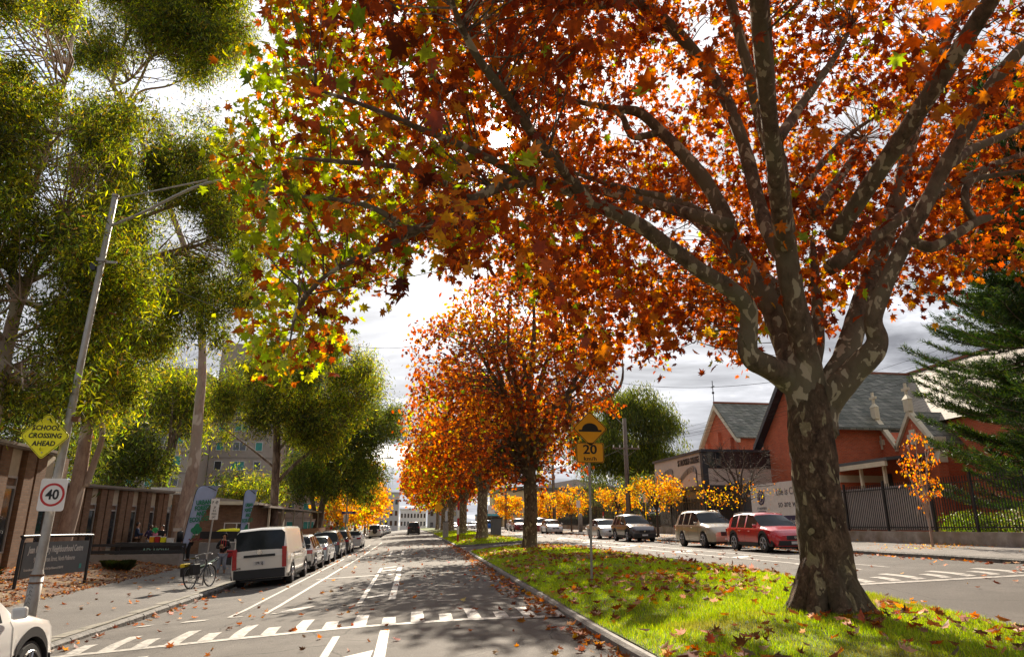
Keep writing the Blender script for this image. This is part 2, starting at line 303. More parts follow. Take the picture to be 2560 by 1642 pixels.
def kerb(name,path,zt,zb,w,m,side,round_=.03,joints=None,seed=0):
    """path [(x,y)], side=+1: body lies to the right of the travel direction"""
    b=MB(); n=len(path); prof=[(0,'b'),(0,'t-'),(round_,'t'),(w,'t'),(w,'b')]
    for i,(x,y) in enumerate(path):
        a=path[max(i-1,0)]; c=path[min(i+1,n-1)]; dx,dy=c[0]-a[0],c[1]-a[1]; l=math.hypot(dx,dy); nx,ny=dy/l*side,-dx/l*side
        j=.012*mnoise.noise(Vector((x*1.7,y*1.7,seed)))*2
        for o,k in prof:
            px,py=x+nx*(o+j*(o==0)),y+ny*(o+j*(o==0)); z=zb(x,y) if k=='b' else zt(x,y)-(round_ if k=='t-' else 0)+j*.5
            b.v.append((px,py,z))
    for i in range(n-1):
        for k in range(4):
            a=i*5+k; b.f.append((a,a+1,a+6,a+5) if side<0 else (a+5,a+6,a+1,a)); b.m.append(0)
    b.f+= [(0,1,2,3,4),tuple((n-1)*5+k for k in (4,3,2,1,0))]; b.m+=[0,0]
    o=b.build(name,m); return tag(o,kind='structure')
# bluestone kerb on the left, laid in single stones
yk=-12.0; ks=MB(); kt=MB()
while yk<240:
    l=random.uniform(.75,1.15) if yk<60 else 3
    if not 76<yk<90:
        x=-6.1+random.uniform(-.012,.012); z0=rz(-6.1,yk)-.05; z1=walkz(-6.2,yk)+random.uniform(-.008,.008)
        ks.X=None; g_=.012
        ks.prism([(x,z0),(x-.13,z0),(x-.13,z1),(x-.02,z1),(x,z1-.03)],yk+g_,yk+l-g_,'y') if False else ks.add([(x,yk+g_,z0),(x-.13,yk+g_,z0),(x-.13,yk+g_,z1),(x-.03,yk+g_,z1),(x+.005,yk+g_,z1-.04),(x,yk+l-g_,z0+zy(yk+l)-zy(yk)),(x-.13,yk+l-g_,z0+zy(yk+l)-zy(yk)),(x-.13,yk+l-g_,z1+zy(yk+l)-zy(yk)),(x-.03,yk+l-g_,z1+zy(yk+l)-zy(yk)),(x+.005,yk+l-g_,z1-.04+zy(yk+l)-zy(yk))],[(0,1,2,3,4),(9,8,7,6,5),(0,5,6,1),(1,6,7,2),(2,7,8,3),(3,8,9,4),(4,9,5,0)])
        a=walkz(-6.3,yk)+.003
        kt.box(x-.40,x-.15,yk+g_,yk+l-g_,a-.05,a+.008+random.uniform(-.004,.004))
    yk+=l
tag(ks.build('kerb',M_kerbL),kind='structure'); tag(kt.build('kerb_edging',M_kerbtop),kind='structure')
kerb('kerb',[(16.4,-12+1.5*i) for i in range(160)],lambda x,y:rz(16.3,y)+.14,lambda x,y:rz(16.3,y)-.1,.16,M_kerbL,1,seed=3)
# median islands
def isl_edges(y,y0,y1,r=1.6):
    xl=float(np.interp(y,[-10,11.8,31.8,42,60,400],[2.75,2.92,3.3,3.5,3.5,3.5])); xr=float(np.interp(y,[-10,3,8.7,17,400],[7.8,7.9,8.35,9.0,9.0]))
    e=min(y-y0,y1-y)
    if e<r:
        t=1-max(e,0)/r; k=r*(1-math.sqrt(max(0,1-t*t))); xl+=k; xr-=k
    return xl,xr
M_grass=leafmat('grass_blade',.5,.5,1.3,.02)
ISL=[(-10,43.0),(52.5,77.5),(79.5,106),(112,170),(178,300)]
for i,(y0,y1) in enumerate(ISL):
    st=1.0 if i<2 else 3
    ys=[y0+.001,y0+.1,y0+.35,y0+.8,y0+1.2]+list(np.arange(y0+1.6,y1-1.6,st))+[y1-1.6,y1-1.2,y1-.8,y1-.35,y1-.1,y1-.001]
    def lz(x,y,y0=y0,y1=y1):
        xl,xr=isl_edges(y,y0,y1); e=min(1,min(y-y0,y1-y)/2.5); t=min(max((x-xl)/(xr-xl+1e-6),0),1); return rz(x,y)+.125+.17*math.sin(PI*t)**.8*max(e,0)+.02*mnoise.noise(Vector((x,y,0))*.9)
    def xs(y,y0=y0,y1=y1):
        xl,xr=isl_edges(y,y0,y1); xl+=.12; xr-=.12; return [xl+(xr-xl)*k/12 for k in range(13)]
    gsheet('lawn',xs,ys,lz,M_lawnb)
    if i==0: LZ=lz
    pl=[(isl_edges(y,y0,y1)[0],y) for y in ys]; pr=[(isl_edges(y,y0,y1)[1],y) for y in ys]
    kerb('kerb',pl,lambda x,y:rz(x,y)+.135,lambda x,y:rz(x,y)-.1,.2,M_kerbM,1,.045,seed=i)
    kerb('kerb',pr,lambda x,y:rz(x,y)+.135,lambda x,y:rz(x,y)-.1,.2,M_kerbM,-1,.045,seed=i+9)
    for (ya,sg) in ((y0+.001,1),(y1-.001,-1)):
        a,c=isl_edges(ya,y0,y1); kerb('kerb',[(a+(c-a)*k/10,ya) for k in range(11)],lambda x,y:rz(x,y)+.133,lambda x,y:rz(x,y)-.1,.2,M_kerbM,-sg,.045,seed=i+20)
# ---- grass blades on the islands
def grassz(x,y,y0,y1):
    xl,xr=isl_edges(y,y0,y1); e=min(1,min(y-y0,y1-y)/2.5); t=min(max((x-xl)/(xr-xl+1e-6),0),1); return rz(x,y)+.125+.17*math.sin(PI*t)**.8*max(e,0)
def blades(y0,y1,ya,yb,n,h,w,pal):
    yy=rng.uniform(ya,yb,n); xx=np.empty(n); zz=np.empty(n)
    for i in range(n):
        xl,xr=isl_edges(yy[i],y0,y1); xx[i]=rng.uniform(xl+.13,xr-.13); zz[i]=grassz(xx[i],yy[i],y0,y1)
    P=np.stack([xx,yy,zz],1); k=wave(P,.9); 
    H=h*(1+.5*rng.uniform(-1,1,n))*(1+.35*wave(P,2.3)); a=rng.uniform(0,2*PI,n); ln=rng.normal(0,.45,(n,2))*H[:,None]
    V=np.zeros((n,3,3)); V[:,0]=P+np.stack([np.cos(a)*w,np.sin(a)*w,0*a-.02],1); V[:,1]=P-np.stack([np.cos(a)*w,np.sin(a)*w,0*a+.02],1); V[:,2]=P+np.concatenate([ln,H[:,None]],1)
    c=pick(pal,n,.2); dry=np.clip((wave(P,1.6,2)-.35)*2,0,.7)[:,None]; c=c*(1-dry)+np.array([.30,.24,.07])*dry
    return V,c
gp=[((.34,.47,.02),5),((.45,.54,.03),4),((.22,.34,.015),3),((.48,.46,.08),1)]
for (y0,y1,parts) in ((-10,43.0,[(6.5,13,60000,.055,.006),(13,20,45000,.055,.008),(20,43,50000,.06,.013)]),(52.5,77.5,[(52.6,77.4,26000,.07,.025)]),(79.5,106,[(79.6,105.9,9000,.09,.05)])):
    q=[blades(y0,y1,a,b,n,h,w,gp) for a,b,n,h,w in parts]
    o=bignp('grass',np.concatenate([a for a,_ in q]),3,0,[(0,1,2)],np.concatenate([b for _,b in q]),M_grass); tag(o,'short bright green grass growing on the median','grass',kind='stuff')
# ---- painted markings, 4 mm above the road
mk=MB()
def mquad(x0,y0,x1,y1,x2,y2,x3,y3,n=6):
    for i in range(n):
        a=i/n;c=(i+1)/n
        def P(s,t):
            xa,ya=x0+(x3-x0)*s,y0+(y3-y0)*s; xb,yb=x1+(x2-x1)*s,y1+(y2-y1)*s; x=xa+(xb-xa)*t;y=ya+(yb-ya)*t; return (x,y,road_z(x,y)+.006)
        k=4
        for j in range(k): mk.add([P(a,j/k),P(a,(j+1)/k),P(c,(j+1)/k),P(c,j/k)],[(0,1,2,3)])
def mline(x0,y0,x1,y1,w=.12,n=None):
    dx,dy=x1-x0,y1-y0;l=math.hypot(dx,dy);nx,ny=dy/l*w/2,-dx/l*w/2; mquad(x0-nx,y0-ny,x0+nx,y0+ny,x1+nx,y1+ny,x1-nx,y1-ny,n or max(2,int(l/1.5)))
mline(-5.95,13.3,2.85,13.45,.16,20)
for k,x in enumerate(np.arange(-5.5,2.9,.52)): mquad(x-.12,13.4,x+.13,13.4,x+.12,14.15+.62*(k%2),x-.11,14.15+.62*(k%2),3)
for k,x in enumerate(np.arange(-5.6,2.9,.9)): mquad(x,16.35+.15*(x>-4),x+(.5 if k%2 else .3),16.35+.15*(x>-4),x+(.5 if k%2 else .3),16.75,x,16.75+.1*(k%2),2)
mline(-3.83,16.9,-3.75,44,.1); mline(-3.1,17.1,-2.85,46,.11)
mline(-3.72,46,-3.6,70,.1); mline(-2.8,48,-2.7,75,.1)
for (a,b) in ((17.6,27.4),(28.3,31.2),(43,50)): mline(-1.08,a,-1.08,b,.12); mline(-.34,a+.4,-.30,b-.3,.17)
for y in (18.6,22.5,26.4,29.0,31.0,44,49): mquad(-.98,y,-.48,y+.55,-.46,y+.95,-.98,y+.4,2)
mline(-1.1,9,-1.12,12.6,.12); mline(-.33,9,-.34,12.9,.16); mquad(-.98,9.9,-.47,9.9,-.44,11.0,-.95,10.5,3)
mline(-3.3,27.5,-1.15,27.0,.22,5); mline(-3.2,43,-1.1,43,.3,5)
mline(-5.6,25.0,-4.0,25.1,.07); mquad(-2.9,17.2,-2.3,17.4,-2.1,17.9,-2.6,17.8)
for k,x in enumerate(np.arange(-5.9,-4.0,.6)): mquad(x,12.1,x+.16,12.1,x+.12,12.5,x-.05,12.5,2)
mline(-4.8,9,-4.6,12.4,.1)
# right carriageway
mline(8.9,14.45,16.2,14.2,.16,16)
for k,x in enumerate(np.arange(9.4,16.1,.62)): mquad(x-.13,14.55,x+.13,14.55,x+.13,15.3+.6*(k%2),x-.13,15.3+.6*(k%2),3)
mline(12.05,17.8,11.5,34,.11); mline(13.0,18,12.75,60,.1); mline(11.4,36,11.2,44,.11); mline(9.4,18,9.5,24,.09)
for y in (20,24.5,30,38,47,56,66,78): mquad(11.75,y,12.6,y+.4,12.6,y+1.1,11.75,y+.7,2)
tag(mk.build('road_marking',M_line),kind='structure')
# ================================================================== TREES
def barkmat(name,base,dark,pale,pscale=2.2,pw=.5,bump=.6,stretch=(1,1,.45),green=None,fiss=1.0):
    m=bpy.data.materials.new(name); t,N,L,b=nodes(m); MATS[name]=m; b.inputs['Roughness'].default_value=.85; b.inputs['Specular IOR Level'].default_value=.2
    tc=N('ShaderNodeTexCoord'); mp=N('ShaderNodeMapping'); mp.inputs['Scale'].default_value=stretch; L(tc.outputs['Object'],mp.inputs[0])
    n=N('ShaderNodeTexNoise'); n.inputs['Scale'].default_value=7; n.inputs['Detail'].default_value=10; n.inputs['Roughness'].default_value=.7; L(mp.outputs[0],n.inputs[0])
    r=N('ShaderNodeValToRGB'); r.color_ramp.elements[0].position=.38; r.color_ramp.elements[0].color=(*dark,1); r.color_ramp.elements[1].position=.62; r.color_ramp.elements[1].color=(*base,1); L(n.outputs[0],r.inputs[0]); o=r.outputs[0]
    if green:
        g=N('ShaderNodeTexNoise'); g.inputs['Scale'].default_value=1.1; g.inputs['Detail'].default_value=5; L(mp.outputs[0],g.inputs[0]); gr=N('ShaderNodeValToRGB'); gr.color_ramp.elements[0].position=.45; gr.color_ramp.elements[1].position=.6; L(g.outputs[0],gr.inputs[0])
        x=N('ShaderNodeMix'); x.data_type='RGBA'; L(gr.outputs[0],x.inputs[0]); L(o,x.inputs[6]); x.inputs[7].default_value=(*green,1); o=x.outputs[2]
    v=N('ShaderNodeTexNoise'); v.inputs['Scale'].default_value=pscale; v.inputs['Detail'].default_value=2.5; v.inputs['Roughness'].default_value=.45; v.inputs['Distortion'].default_value=.6; L(mp.outputs[0],v.inputs[0])
    vr=N('ShaderNodeValToRGB'); vr.color_ramp.elements[0].position=pw; vr.color_ramp.elements[1].position=pw+.02; L(v.outputs[0],vr.inputs[0])
    x=N('ShaderNodeMix'); x.data_type='RGBA'; L(vr.outputs[0],x.inputs[0]); L(o,x.inputs[6]); x.inputs[7].default_value=(*pale,1); L(x.outputs[2],b.inputs['Base Color'])
    w=N('ShaderNodeTexNoise'); w.inputs['Scale'].default_value=13; w.inputs['Detail'].default_value=9; w.inputs['Roughness'].default_value=.75; L(mp.outputs[0],w.inputs[0])
    s=N('ShaderNodeMath'); s.operation='MULTIPLY_ADD'; L(vr.outputs[0],s.inputs[0]); s.inputs[1].default_value=-.25; L(w.outputs[0],s.inputs[2])
    if fiss!=1.0:
        vo=N('ShaderNodeTexVoronoi'); vo.feature='DISTANCE_TO_EDGE'; vo.inputs['Scale'].default_value=fiss; vm=N('ShaderNodeMixRGB'); vm.blend_type='ADD'; vm.inputs[0].default_value=.35; L(mp.outputs[0],vm.inputs[1]); L(w.outputs['Color'],vm.inputs[2]); L(vm.outputs[0],vo.inputs[0])
        vr2=N('ShaderNodeValToRGB'); vr2.color_ramp.elements[0].color=(.28,.26,.24,1); vr2.color_ramp.elements[1].position=.09; L(vo.outputs[0],vr2.inputs[0]); mu=N('ShaderNodeMix'); mu.data_type='RGBA'; mu.blend_type='MULTIPLY'; mu.inputs[0].default_value=.38; L(x.outputs[2],mu.inputs[6]); L(vr2.outputs[0],mu.inputs[7]); L(mu.outputs[2],b.inputs['Base Color'])
        s2=N('ShaderNodeMath'); s2.operation='ADD'; L(s.outputs[0],s2.inputs[0]); mm=N('ShaderNodeMath'); mm.operation='MINIMUM'; L(vo.outputs[0],mm.inputs[0]); mm.inputs[1].default_value=.15; m3=N('ShaderNodeMath'); m3.operation='MULTIPLY'; L(mm.outputs[0],m3.inputs[0]); m3.inputs[1].default_value=1.6; L(m3.outputs[0],s2.inputs[1]); s=s2
    bp=N('ShaderNodeBump'); bp.inputs['Strength'].default_value=bump; bp.inputs['Distance'].default_value=.05; L(s.outputs[0],bp.inputs['Height']); L(bp.outputs[0],b.inputs['Normal'])
    return m
M_plane=barkmat('plane_bark',(.29,.185,.115),(.085,.052,.034),(.50,.41,.24),6,.615,1.0,(1,1,.55),green=(.19,.15,.095),fiss=15)
M_limb=barkmat('plane_limb_bark',(.25,.175,.12),(.09,.065,.045),(.50,.43,.30),7,.585,.7,(1,1,.6),green=(.20,.17,.11))
M_twig=mat('twig_bark',(.10,.07,.05),.9,0,(.05,.035,.025),scale=8)
M_gum=barkmat('gum_bark',(.46,.32,.24),(.27,.17,.13),(.56,.46,.37),1.3,.56,.35,(1,1,.35),green=(.36,.28,.22))
M_gumd=barkmat('dark_gum_bark',(.24,.175,.135),(.08,.055,.045),(.26,.21,.17),1.6,.6,.5,(1,1,.3))
M_lp=leafmat('autumn_leaf',.62,.45,1.3,.02); M_lg=leafmat('gum_leaf',.55,.45,1.7,.02,.495); M_ln=leafmat('needle_leaf',.3,.5,1.2,.04); M_ls=leafmat('shrub_leaf',.4,.45,1.2,.06)
RUST=[((.46,.095,.016),6),((.60,.19,.02),3.5),((.32,.06,.016),5),((.17,.04,.018),3),((.70,.36,.03),.9),((.35,.42,.04),.7)]
LIME=[((.42,.52,.035),6),((.60,.56,.04),3),((.20,.30,.025),3),((.60,.26,.03),2),((.45,.12,.02),2)]
GOLD=[((.78,.42,.03),6),((.75,.28,.02),4),((.60,.16,.02),2),((.55,.50,.05),2)]
GUM=[((.15,.175,.02),5),((.25,.26,.022),3.5),((.06,.08,.015),6),((.38,.34,.035),1.6),((.16,.09,.03),.7)]
DGUM=[((.09,.115,.02),5),((.16,.17,.022),3),((.05,.065,.014),4)]
def D2(u,v): return u*1.06622,v*1.06622      # picture measured at 2401 px wide
def limb(b,pts,w,n=9,wob=.12,seg=5):
    """pts: (u,v,y) with w the limb's width in metres at each point"""
    P=[aty(*D2(u,v),y) if len((u,v,y))==3 else None for u,v,y in pts]; p,r=spline(P,[x*.44 for x in w],seg); b.tube(p,r,n,wob=wob); return list(zip(p,r))
def twigs(b,sk,cl,rng_,r0=.03,r1=.006,frac=1,maxd=6,n=4):
    K=np.array([tuple(p) for p,_ in sk]); rr=np.array([r for _,r in sk])
    for c in cl:
        if rng_.random()>frac: continue
        c=np.array(c); d=np.linalg.norm(K-c,axis=1)+np.maximum(0,K[:,2]-c[2]+.2)*1.2+rr*2; i=int(d.argmin()); dd=np.linalg.norm(K[i]-c)
        if dd>maxd: continue
        a=Vector(K[i]); e=Vector(c); m=a.lerp(e,.5)+Vector(rng_.normal(0,.10*dd,3))+Vector((0,0,.08*dd)); m2=a.lerp(e,.78)+Vector(rng_.normal(0,.07*dd,3))
        q=min(rr[i]*.6,r0*(.5+dd/4)); b.tube([a,a.lerp(m,.5)+Vector(rng_.normal(0,.03*dd,3)),m,m2,e],[q,q*.8,q*.6,q*.4,r1],n,cap=False)
# ---------------- the big plane tree in the foreground
T1=np.array([6.38,10.35,rz(6.38,10.35)+.26]); TT=thing('plane_tree','big old plane tree with mottled trunk and orange crown, nearest on the grass','tree',tuple(T1),0)
def loc(b,o):   # shift mesh builder verts into the thing's frame
    b.v=[(x-o[0],y-o[1],z-o[2]) for x,y,z in b.v]; return b
b=MB(); y0=10.35
tp=[(1957,1452,y0),(1955,1436,y0),(1951,1400,y0),(1944,1340,y0),(1931,1250,y0),(1916,1150,y0),(1906,1060,y0),(1900,980,y0),(1893,920,y0),(1888,880,y0),(1888,850,y0)]
tw=[1.36,1.16,.97,.90,.84,.80,.80,.80,.70,.50,.1]
P=[aty(*D2(u,v),y) for u,v,y in tp]; p,r=spline(P,[w*.44 for w in tw],8); b.tube(p,r,36,wob=.10)
# buttress roots
for k in range(9):
    a=2*PI*k/9+.3; cs=Vector((math.cos(a),math.sin(a),0)); q=Vector(T1)+Vector((-.05,0,0))+cs*.02+Vector((0,0,.95)); q1=Vector(T1)+cs*.33+Vector((0,0,.36)); q2=Vector(T1)+cs*.47+Vector((0,0,.08)); q3=Vector(T1)+cs*.70+Vector((0,0,-.12)); b.tube([q,q1,q2,q3],[.16,.16,.15,.08],10,wob=.25)
for (u,v,rr) in ((1868,905,.0),(1925,905,.0)):
    if rr: c=aty(*D2(u,v),y0-.1); b.sphere(tuple(c),rr,14)
o=loc(b,T1).build('trunk',M_plane,TT,smooth=True)
b=MB(); sk=[]
sk+=limb(b,[(1903,985,y0),(1885,925,y0),(1845,885,y0),(1800,858,10.2),(1768,842,10.1),(1752,815,10.05),(1755,760,10),(1752,720,9.9),(1725,688,9.8),(1690,662,9.7),(1640,632,9.6),(1570,580,9.4),(1500,528,9.2),(1440,500,9.0),(1380,470,8.8),(1310,435,8.6),(1240,425,8.4),(1170,438,8.3),(1110,470,8.1),(1040,510,7.9),(960,540,7.7),(900,520,7.4)],[.62,.56,.50,.44,.42,.38,.34,.33,.31,.30,.28,.27,.26,.24,.22,.20,.19,.18,.16,.13,.10,.05],12)
sk+=limb(b,[(1900,1000,y0),(1888,930,y0),(1866,860,y0),(1835,780,10.6),(1800,700,10.8),(1760,640,11),(1715,560,11.2),(1690,490,11.4),(1650,420,11.6),(1600,360,11.8),(1550,310,12),(1500,265,12),(1440,255,12),(1360,240,12.1),(1280,215,12.3)],[.72,.7,.58,.50,.48,.42,.38,.36,.33,.30,.28,.24,.17,.13,.06],12)
sk+=limb(b,[(1715,560,11.2),(1680,525,11.3),(1620,490,11.5),(1560,465,11.7),(1500,452,11.9),(1420,430,12),(1330,400,12)],[.3,.27,.24,.20,.18,.13,.05])
sk+=limb(b,[(1550,310,12),(1490,322,12),(1470,300,12),(1455,270,12.3),(1400,250,12.6),(1300,230,13)],[.2,.17,.16,.14,.10,.05])
sk+=limb(b,[(1908,1010,y0),(1904,930,y0),(1890,840,10.2),(1868,740,10),(1850,640,9.8),(1838,540,9.6),(1828,450,9.4),(1818,370,9.2),(1800,300,9),(1797,210,8.8),(1793,120,8.6),(1785,0,8.2),(1790,-140,8)],[.7,.58,.48,.45,.42,.40,.38,.36,.35,.33,.30,.27,.12],12)
sk+=limb(b,[(1855,640,9.9),(1800,540,10.4),(1770,440,10.8),(1740,330,11),(1700,230,11.2),(1650,150,11.2),(1590,80,11),(1530,25,10.8),(1470,5,10.6),(1390,14,10.4),(1290,5,10.2),(1200,2,10)],[.30,.30,.29,.28,.28,.27,.26,.25,.22,.18,.15,.10],10)
sk+=limb(b,[(1905,870,y0),(1918,800,10.7),(1915,700,11),(1908,620,11.2),(1905,560,11.4)],[.3,.26,.22,.18,.08])
sk+=limb(b,[(1822,330,9.2),(1850,290,9.4),(1880,245,9.6),(1920,190,9.8),(1960,130,10),(2000,60,10.2)],[.24,.2,.18,.16,.12,.05])
sk+=limb(b,[(1915,1020,y0),(1925,960,y0),(1958,880,y0),(1985,830,10.4),(2008,750,10.6),(2045,640,10.8),(2080,540,11),(2108,450,11.2),(2130,350,11.4),(2160,250,11.6),(2200,140,11.8),(2245,40,12),(2280,-80,12)],[.7,.62,.50,.46,.42,.38,.36,.34,.32,.28,.26,.22,.10],12)
sk+=limb(b,[(1918,1010,y0),(1932,955,y0),(1970,905,10.1),(2010,862,9.9),(2045,828,9.7),(2058,795,9.6),(2048,745,9.5),(2075,670,9.4),(2110,590,9.3),(2160,500,9.1),(2205,410,9),(2250,330,8.8),(2300,240,8.6),(2340,180,8.4),(2401,110,8.2),(2480,40,8)],[.72,.6,.50,.46,.44,.36,.31,.29,.28,.27,.27,.27,.26,.24,.22,.10],12)
sk+=limb(b,[(2130,560,9.2),(2185,580,9.1),(2240,550,9),(2290,520,9),(2320,510,9)],[.2,.2,.19,.17,.12]); sk+=limb(b,[(2290,525,9),(2265,480,9),(2270,430,9),(2330,412,9),(2420,400,8.8),(2520,390,8.6)],[.13,.13,.12,.10,.08,.04])
sk+=limb(b,[(2220,390,9),(2280,350,9.2),(2350,320,9.4),(2440,280,9.6)],[.2,.18,.15,.07]); sk+=limb(b,[(2110,440,11.2),(2060,400,11.4),(2000,420,11.6),(1900,350,12.4),(1990,300,12)],[.01]*5)
sk+=limb(b,[(2125,430,11.2),(2180,390,11.4),(2240,360,11.8),(2320,330,12)],[.22,.2,.17,.06])
sk+=limb(b,[(1860,470,11),(1930,380,11.6),(2000,310,12),(2060,270,12.4)],[.17,.15,.12,.05])
sk+=limb(b,[(1380,470,8.8),(1320,400,8.2),(1260,330,7.6),(1200,240,7.0),(1130,150,6.4),(1080,60,6),(1050,-30,5.6)],[.18,.16,.15,.13,.11,.08,.04]); sk+=limb(b,[(1240,425,8.4),(1160,380,7.9),(1080,340,7.4),(980,300,6.9),(860,250,6.5),(740,210,6.3)],[.14,.12,.10,.08,.06,.03])
sk+=limb(b,[(1110,470,8.1),(1020,420,7.7),(920,390,7.4),(800,380,7),(690,370,6.8)],[.12,.10,.08,.06,.03]); sk+=limb(b,[(1040,510,7.9),(940,560,7.8),(850,600,7.8),(760,650,7.8),(700,720,7.9),(680,800,8)],[.11,.09,.08,.06,.05,.02])
sk+=limb(b,[(960,540,7.7),(880,490,7.6),(800,470,7.6),(700,460,7.6),(620,450,7.7)],[.09,.08,.06,.05,.02])
# limbs growing towards and beyond the camera side
for (a,e,w) in (((5.9,9.6,6.0),(3.0,3.5,10.5),.3),((6.8,9.6,6.2),(7.5,3.0,10.5),.3),((6.4,10.6,5.5),(6.5,17,11),.3),((7.2,10.4,6),(13.5,11,9.5),.28),((6.2,10.2,8),(4.5,8.5,14.5),.25),((5.2,10,6.5),(1.0,14.5,9.5),.25),((7,10.4,7),(11.5,14.5,11.5),.22)):
    a=Vector(a);e=Vector(e);m=a.lerp(e,.5)+Vector((random.uniform(-.6,.6),random.uniform(-.6,.6),.3)); p,r=spline([a,m,e],[w/2,w/3,.02],8); b.tube(p,r,8,wob=.1); sk+=list(zip(p,r))
CROWN=[D2(*q) for q in [(628,-400),(625,0),(640,50),(662,105),(600,120),(552,140),(590,180),(650,215),(600,240),(520,285),(560,325),(492,370),(520,400),(560,425),(580,500),(565,540),(600,600),(605,660),(640,700),(580,760),(530,778),(600,800),(630,820),(575,865),(620,880),(700,885),(735,840),(790,800),(800,740),(815,690),(860,665),(895,655),(905,640),(930,620),(960,590),(1000,575),(1030,600),(1060,648),(1090,630),(1125,590),(1180,585),(1200,640),(1240,660),(1260,720),(1290,770),(1350,800),(1385,850),(1440,850),(1490,790),(1530,850),(1560,865),(1580,800),(1640,780),(1690,830),(1740,855),(1790,840),(1850,760),(1920,780),(1960,790),(1980,720),(2030,660),(2060,760),(2110,720),(2130,690),(2170,700),(2200,640),(2230,700),(2270,660),(2350,610),(2401,665),(2500,640),(2800,700),(2900,-400)]]
HOLES=[[D2(*q) for q in h] for h in ([(1390,285),(1480,270),(1500,315),(1440,330),(1395,325)],[(1930,215),(2030,245),(2080,330),(2010,345),(1940,300),(1915,240)],[(1180,300),(1203,322),(1190,345),(1160,345),(1148,318)],[(1555,505),(1640,515),(1650,560),(1600,570),(1560,550)],[(1500,590),(1560,600),(1560,640),(1500,630)],[(1620,15),(1690,50),(1700,100),(1660,120),(1630,70)],[(1560,150),(1600,180),(1610,240),(1560,230)])]
cl=[]; cc=np.array([4.6,10.9,8.8]); cr=np.array([10.2,10.0,7.2])
while len(cl)<10500:
    q=rng.uniform(-1,1,(20000,3)); d=np.linalg.norm(q,axis=1); q=q[(d<1)&(d>.25)]; X=cc+q*cr
    X=X[(X[:,2]>2.9)]; u,v,w=proj(X); vis=(w>0)&(u>-100)&(u<2900)&(v>-350)&(v<1700)
    ok=np.where(vis,inpoly(u+18*wave(X,5),v+18*wave(X,5,2),CROWN),X[:,2]>5.5)
    for h in HOLES: ok&=~(vis&inpoly(u+12*wave(X,6,1),v+12*wave(X,6,3),h))
    dist=np.linalg.norm(X-EY,axis=1); ok&=dist>5.0
    ok&=(wave(X,1.9)+.45*wave(X,4.5,1)>-.24)
    # lower foliage left of the trunk is dense, the right-hand trunk zone is clear
    ok&=~((u>1880)&(u<2230)&(v>760)&(rng.random(len(u))<.8))
    ok&=~((dist<8)&(rng.random(len(u))<.45))
    fr=(X[:,1]<9.9-.0*u)&vis; ok&=~(fr&(u>1500)&(rng.random(len(u))<np.where(v>330,.96,.82)))&~(fr&(u>1200)&(u<=1500)&(v>200)&(rng.random(len(u))<.65))
    cl+=list(X[ok])
cl=np.array(cl[:10500])
strand=np.array([aty(*D2(u,v),8.0) for u,v in ((945,600),(948,620),(950,640),(945,660),(942,680),(930,695),(918,712),(910,718),(958,610),(935,650))]); 
per=rng.integers(4,13,len(cl)); base=np.repeat(cl,per,axis=0)+rng.normal(0,1,(per.sum(),3))*np.repeat(rng.uniform(.08,.24,(len(cl),1)),per,axis=0); st=np.repeat(strand,3,axis=0)+rng.normal(0,.05,(30,3)); base=np.concatenate([base,st])
u,v,w=proj(base); lime=np.clip((1180-u)/520+.35*(u<760)+ .75*wave(base,1.1)+.45*wave(base,3)+np.clip((v-350)/1200,-.2,.3)-.12,0,1); lime=np.where(u<2900,lime,.2)
gi=np.concatenate([np.repeat(np.arange(len(cl)),per),np.full(30,0)]); sm=(rng.random(len(base))<.55)[:,None]; ci=np.where(sm,pick(RUST,len(cl),.05)[gi]*rng.normal(1,.12,(len(base),1)),pick(RUST,len(base))); cj=pick(LIME,len(base)); ci=np.clip(ci,.01,.9); sel=(rng.random(len(base))<lime*.92)[:,None]; col=np.where(sel,cj,ci)
for hx in (HOLES[2],): # keep the gap where the sun shines through
    k=inpoly(u,v,hx); base=base[~k]; col=col[~k]
leaves('crown',base-T1,.142,MAPLE,col,M_lp,TT,hang=.45,szvar=.5,ck=3.6)
twigs(b,sk,cl,rng,.015,.003,.55,2.2,3)
loc(b,T1).build('branches',M_limb,TT,smooth=True)
# seed balls
sbm=mat('seed_ball',(.12,.09,.04),.9); uc,vc,wc=proj(cl); near=np.argsort(np.linalg.norm(cl-EY,axis=1)); near=[i for i in near if 0<uc[i]<2560 and 0<vc[i]<1500 and wc[i]>0][:600:9][:60]; s0=None
for i in near:
    if s0 is None:
        sb=MB(); sb.tube([(0,0,0),(0,0,-.09)],.002,3,cap=False); sb.sphere((0,0,-.10),.016,6); s0=sb.build('seed_ball',sbm,TT); q=s0
    else: q=s0.copy(); C.objects.link(q)
    q.location=tuple(cl[i]-T1)
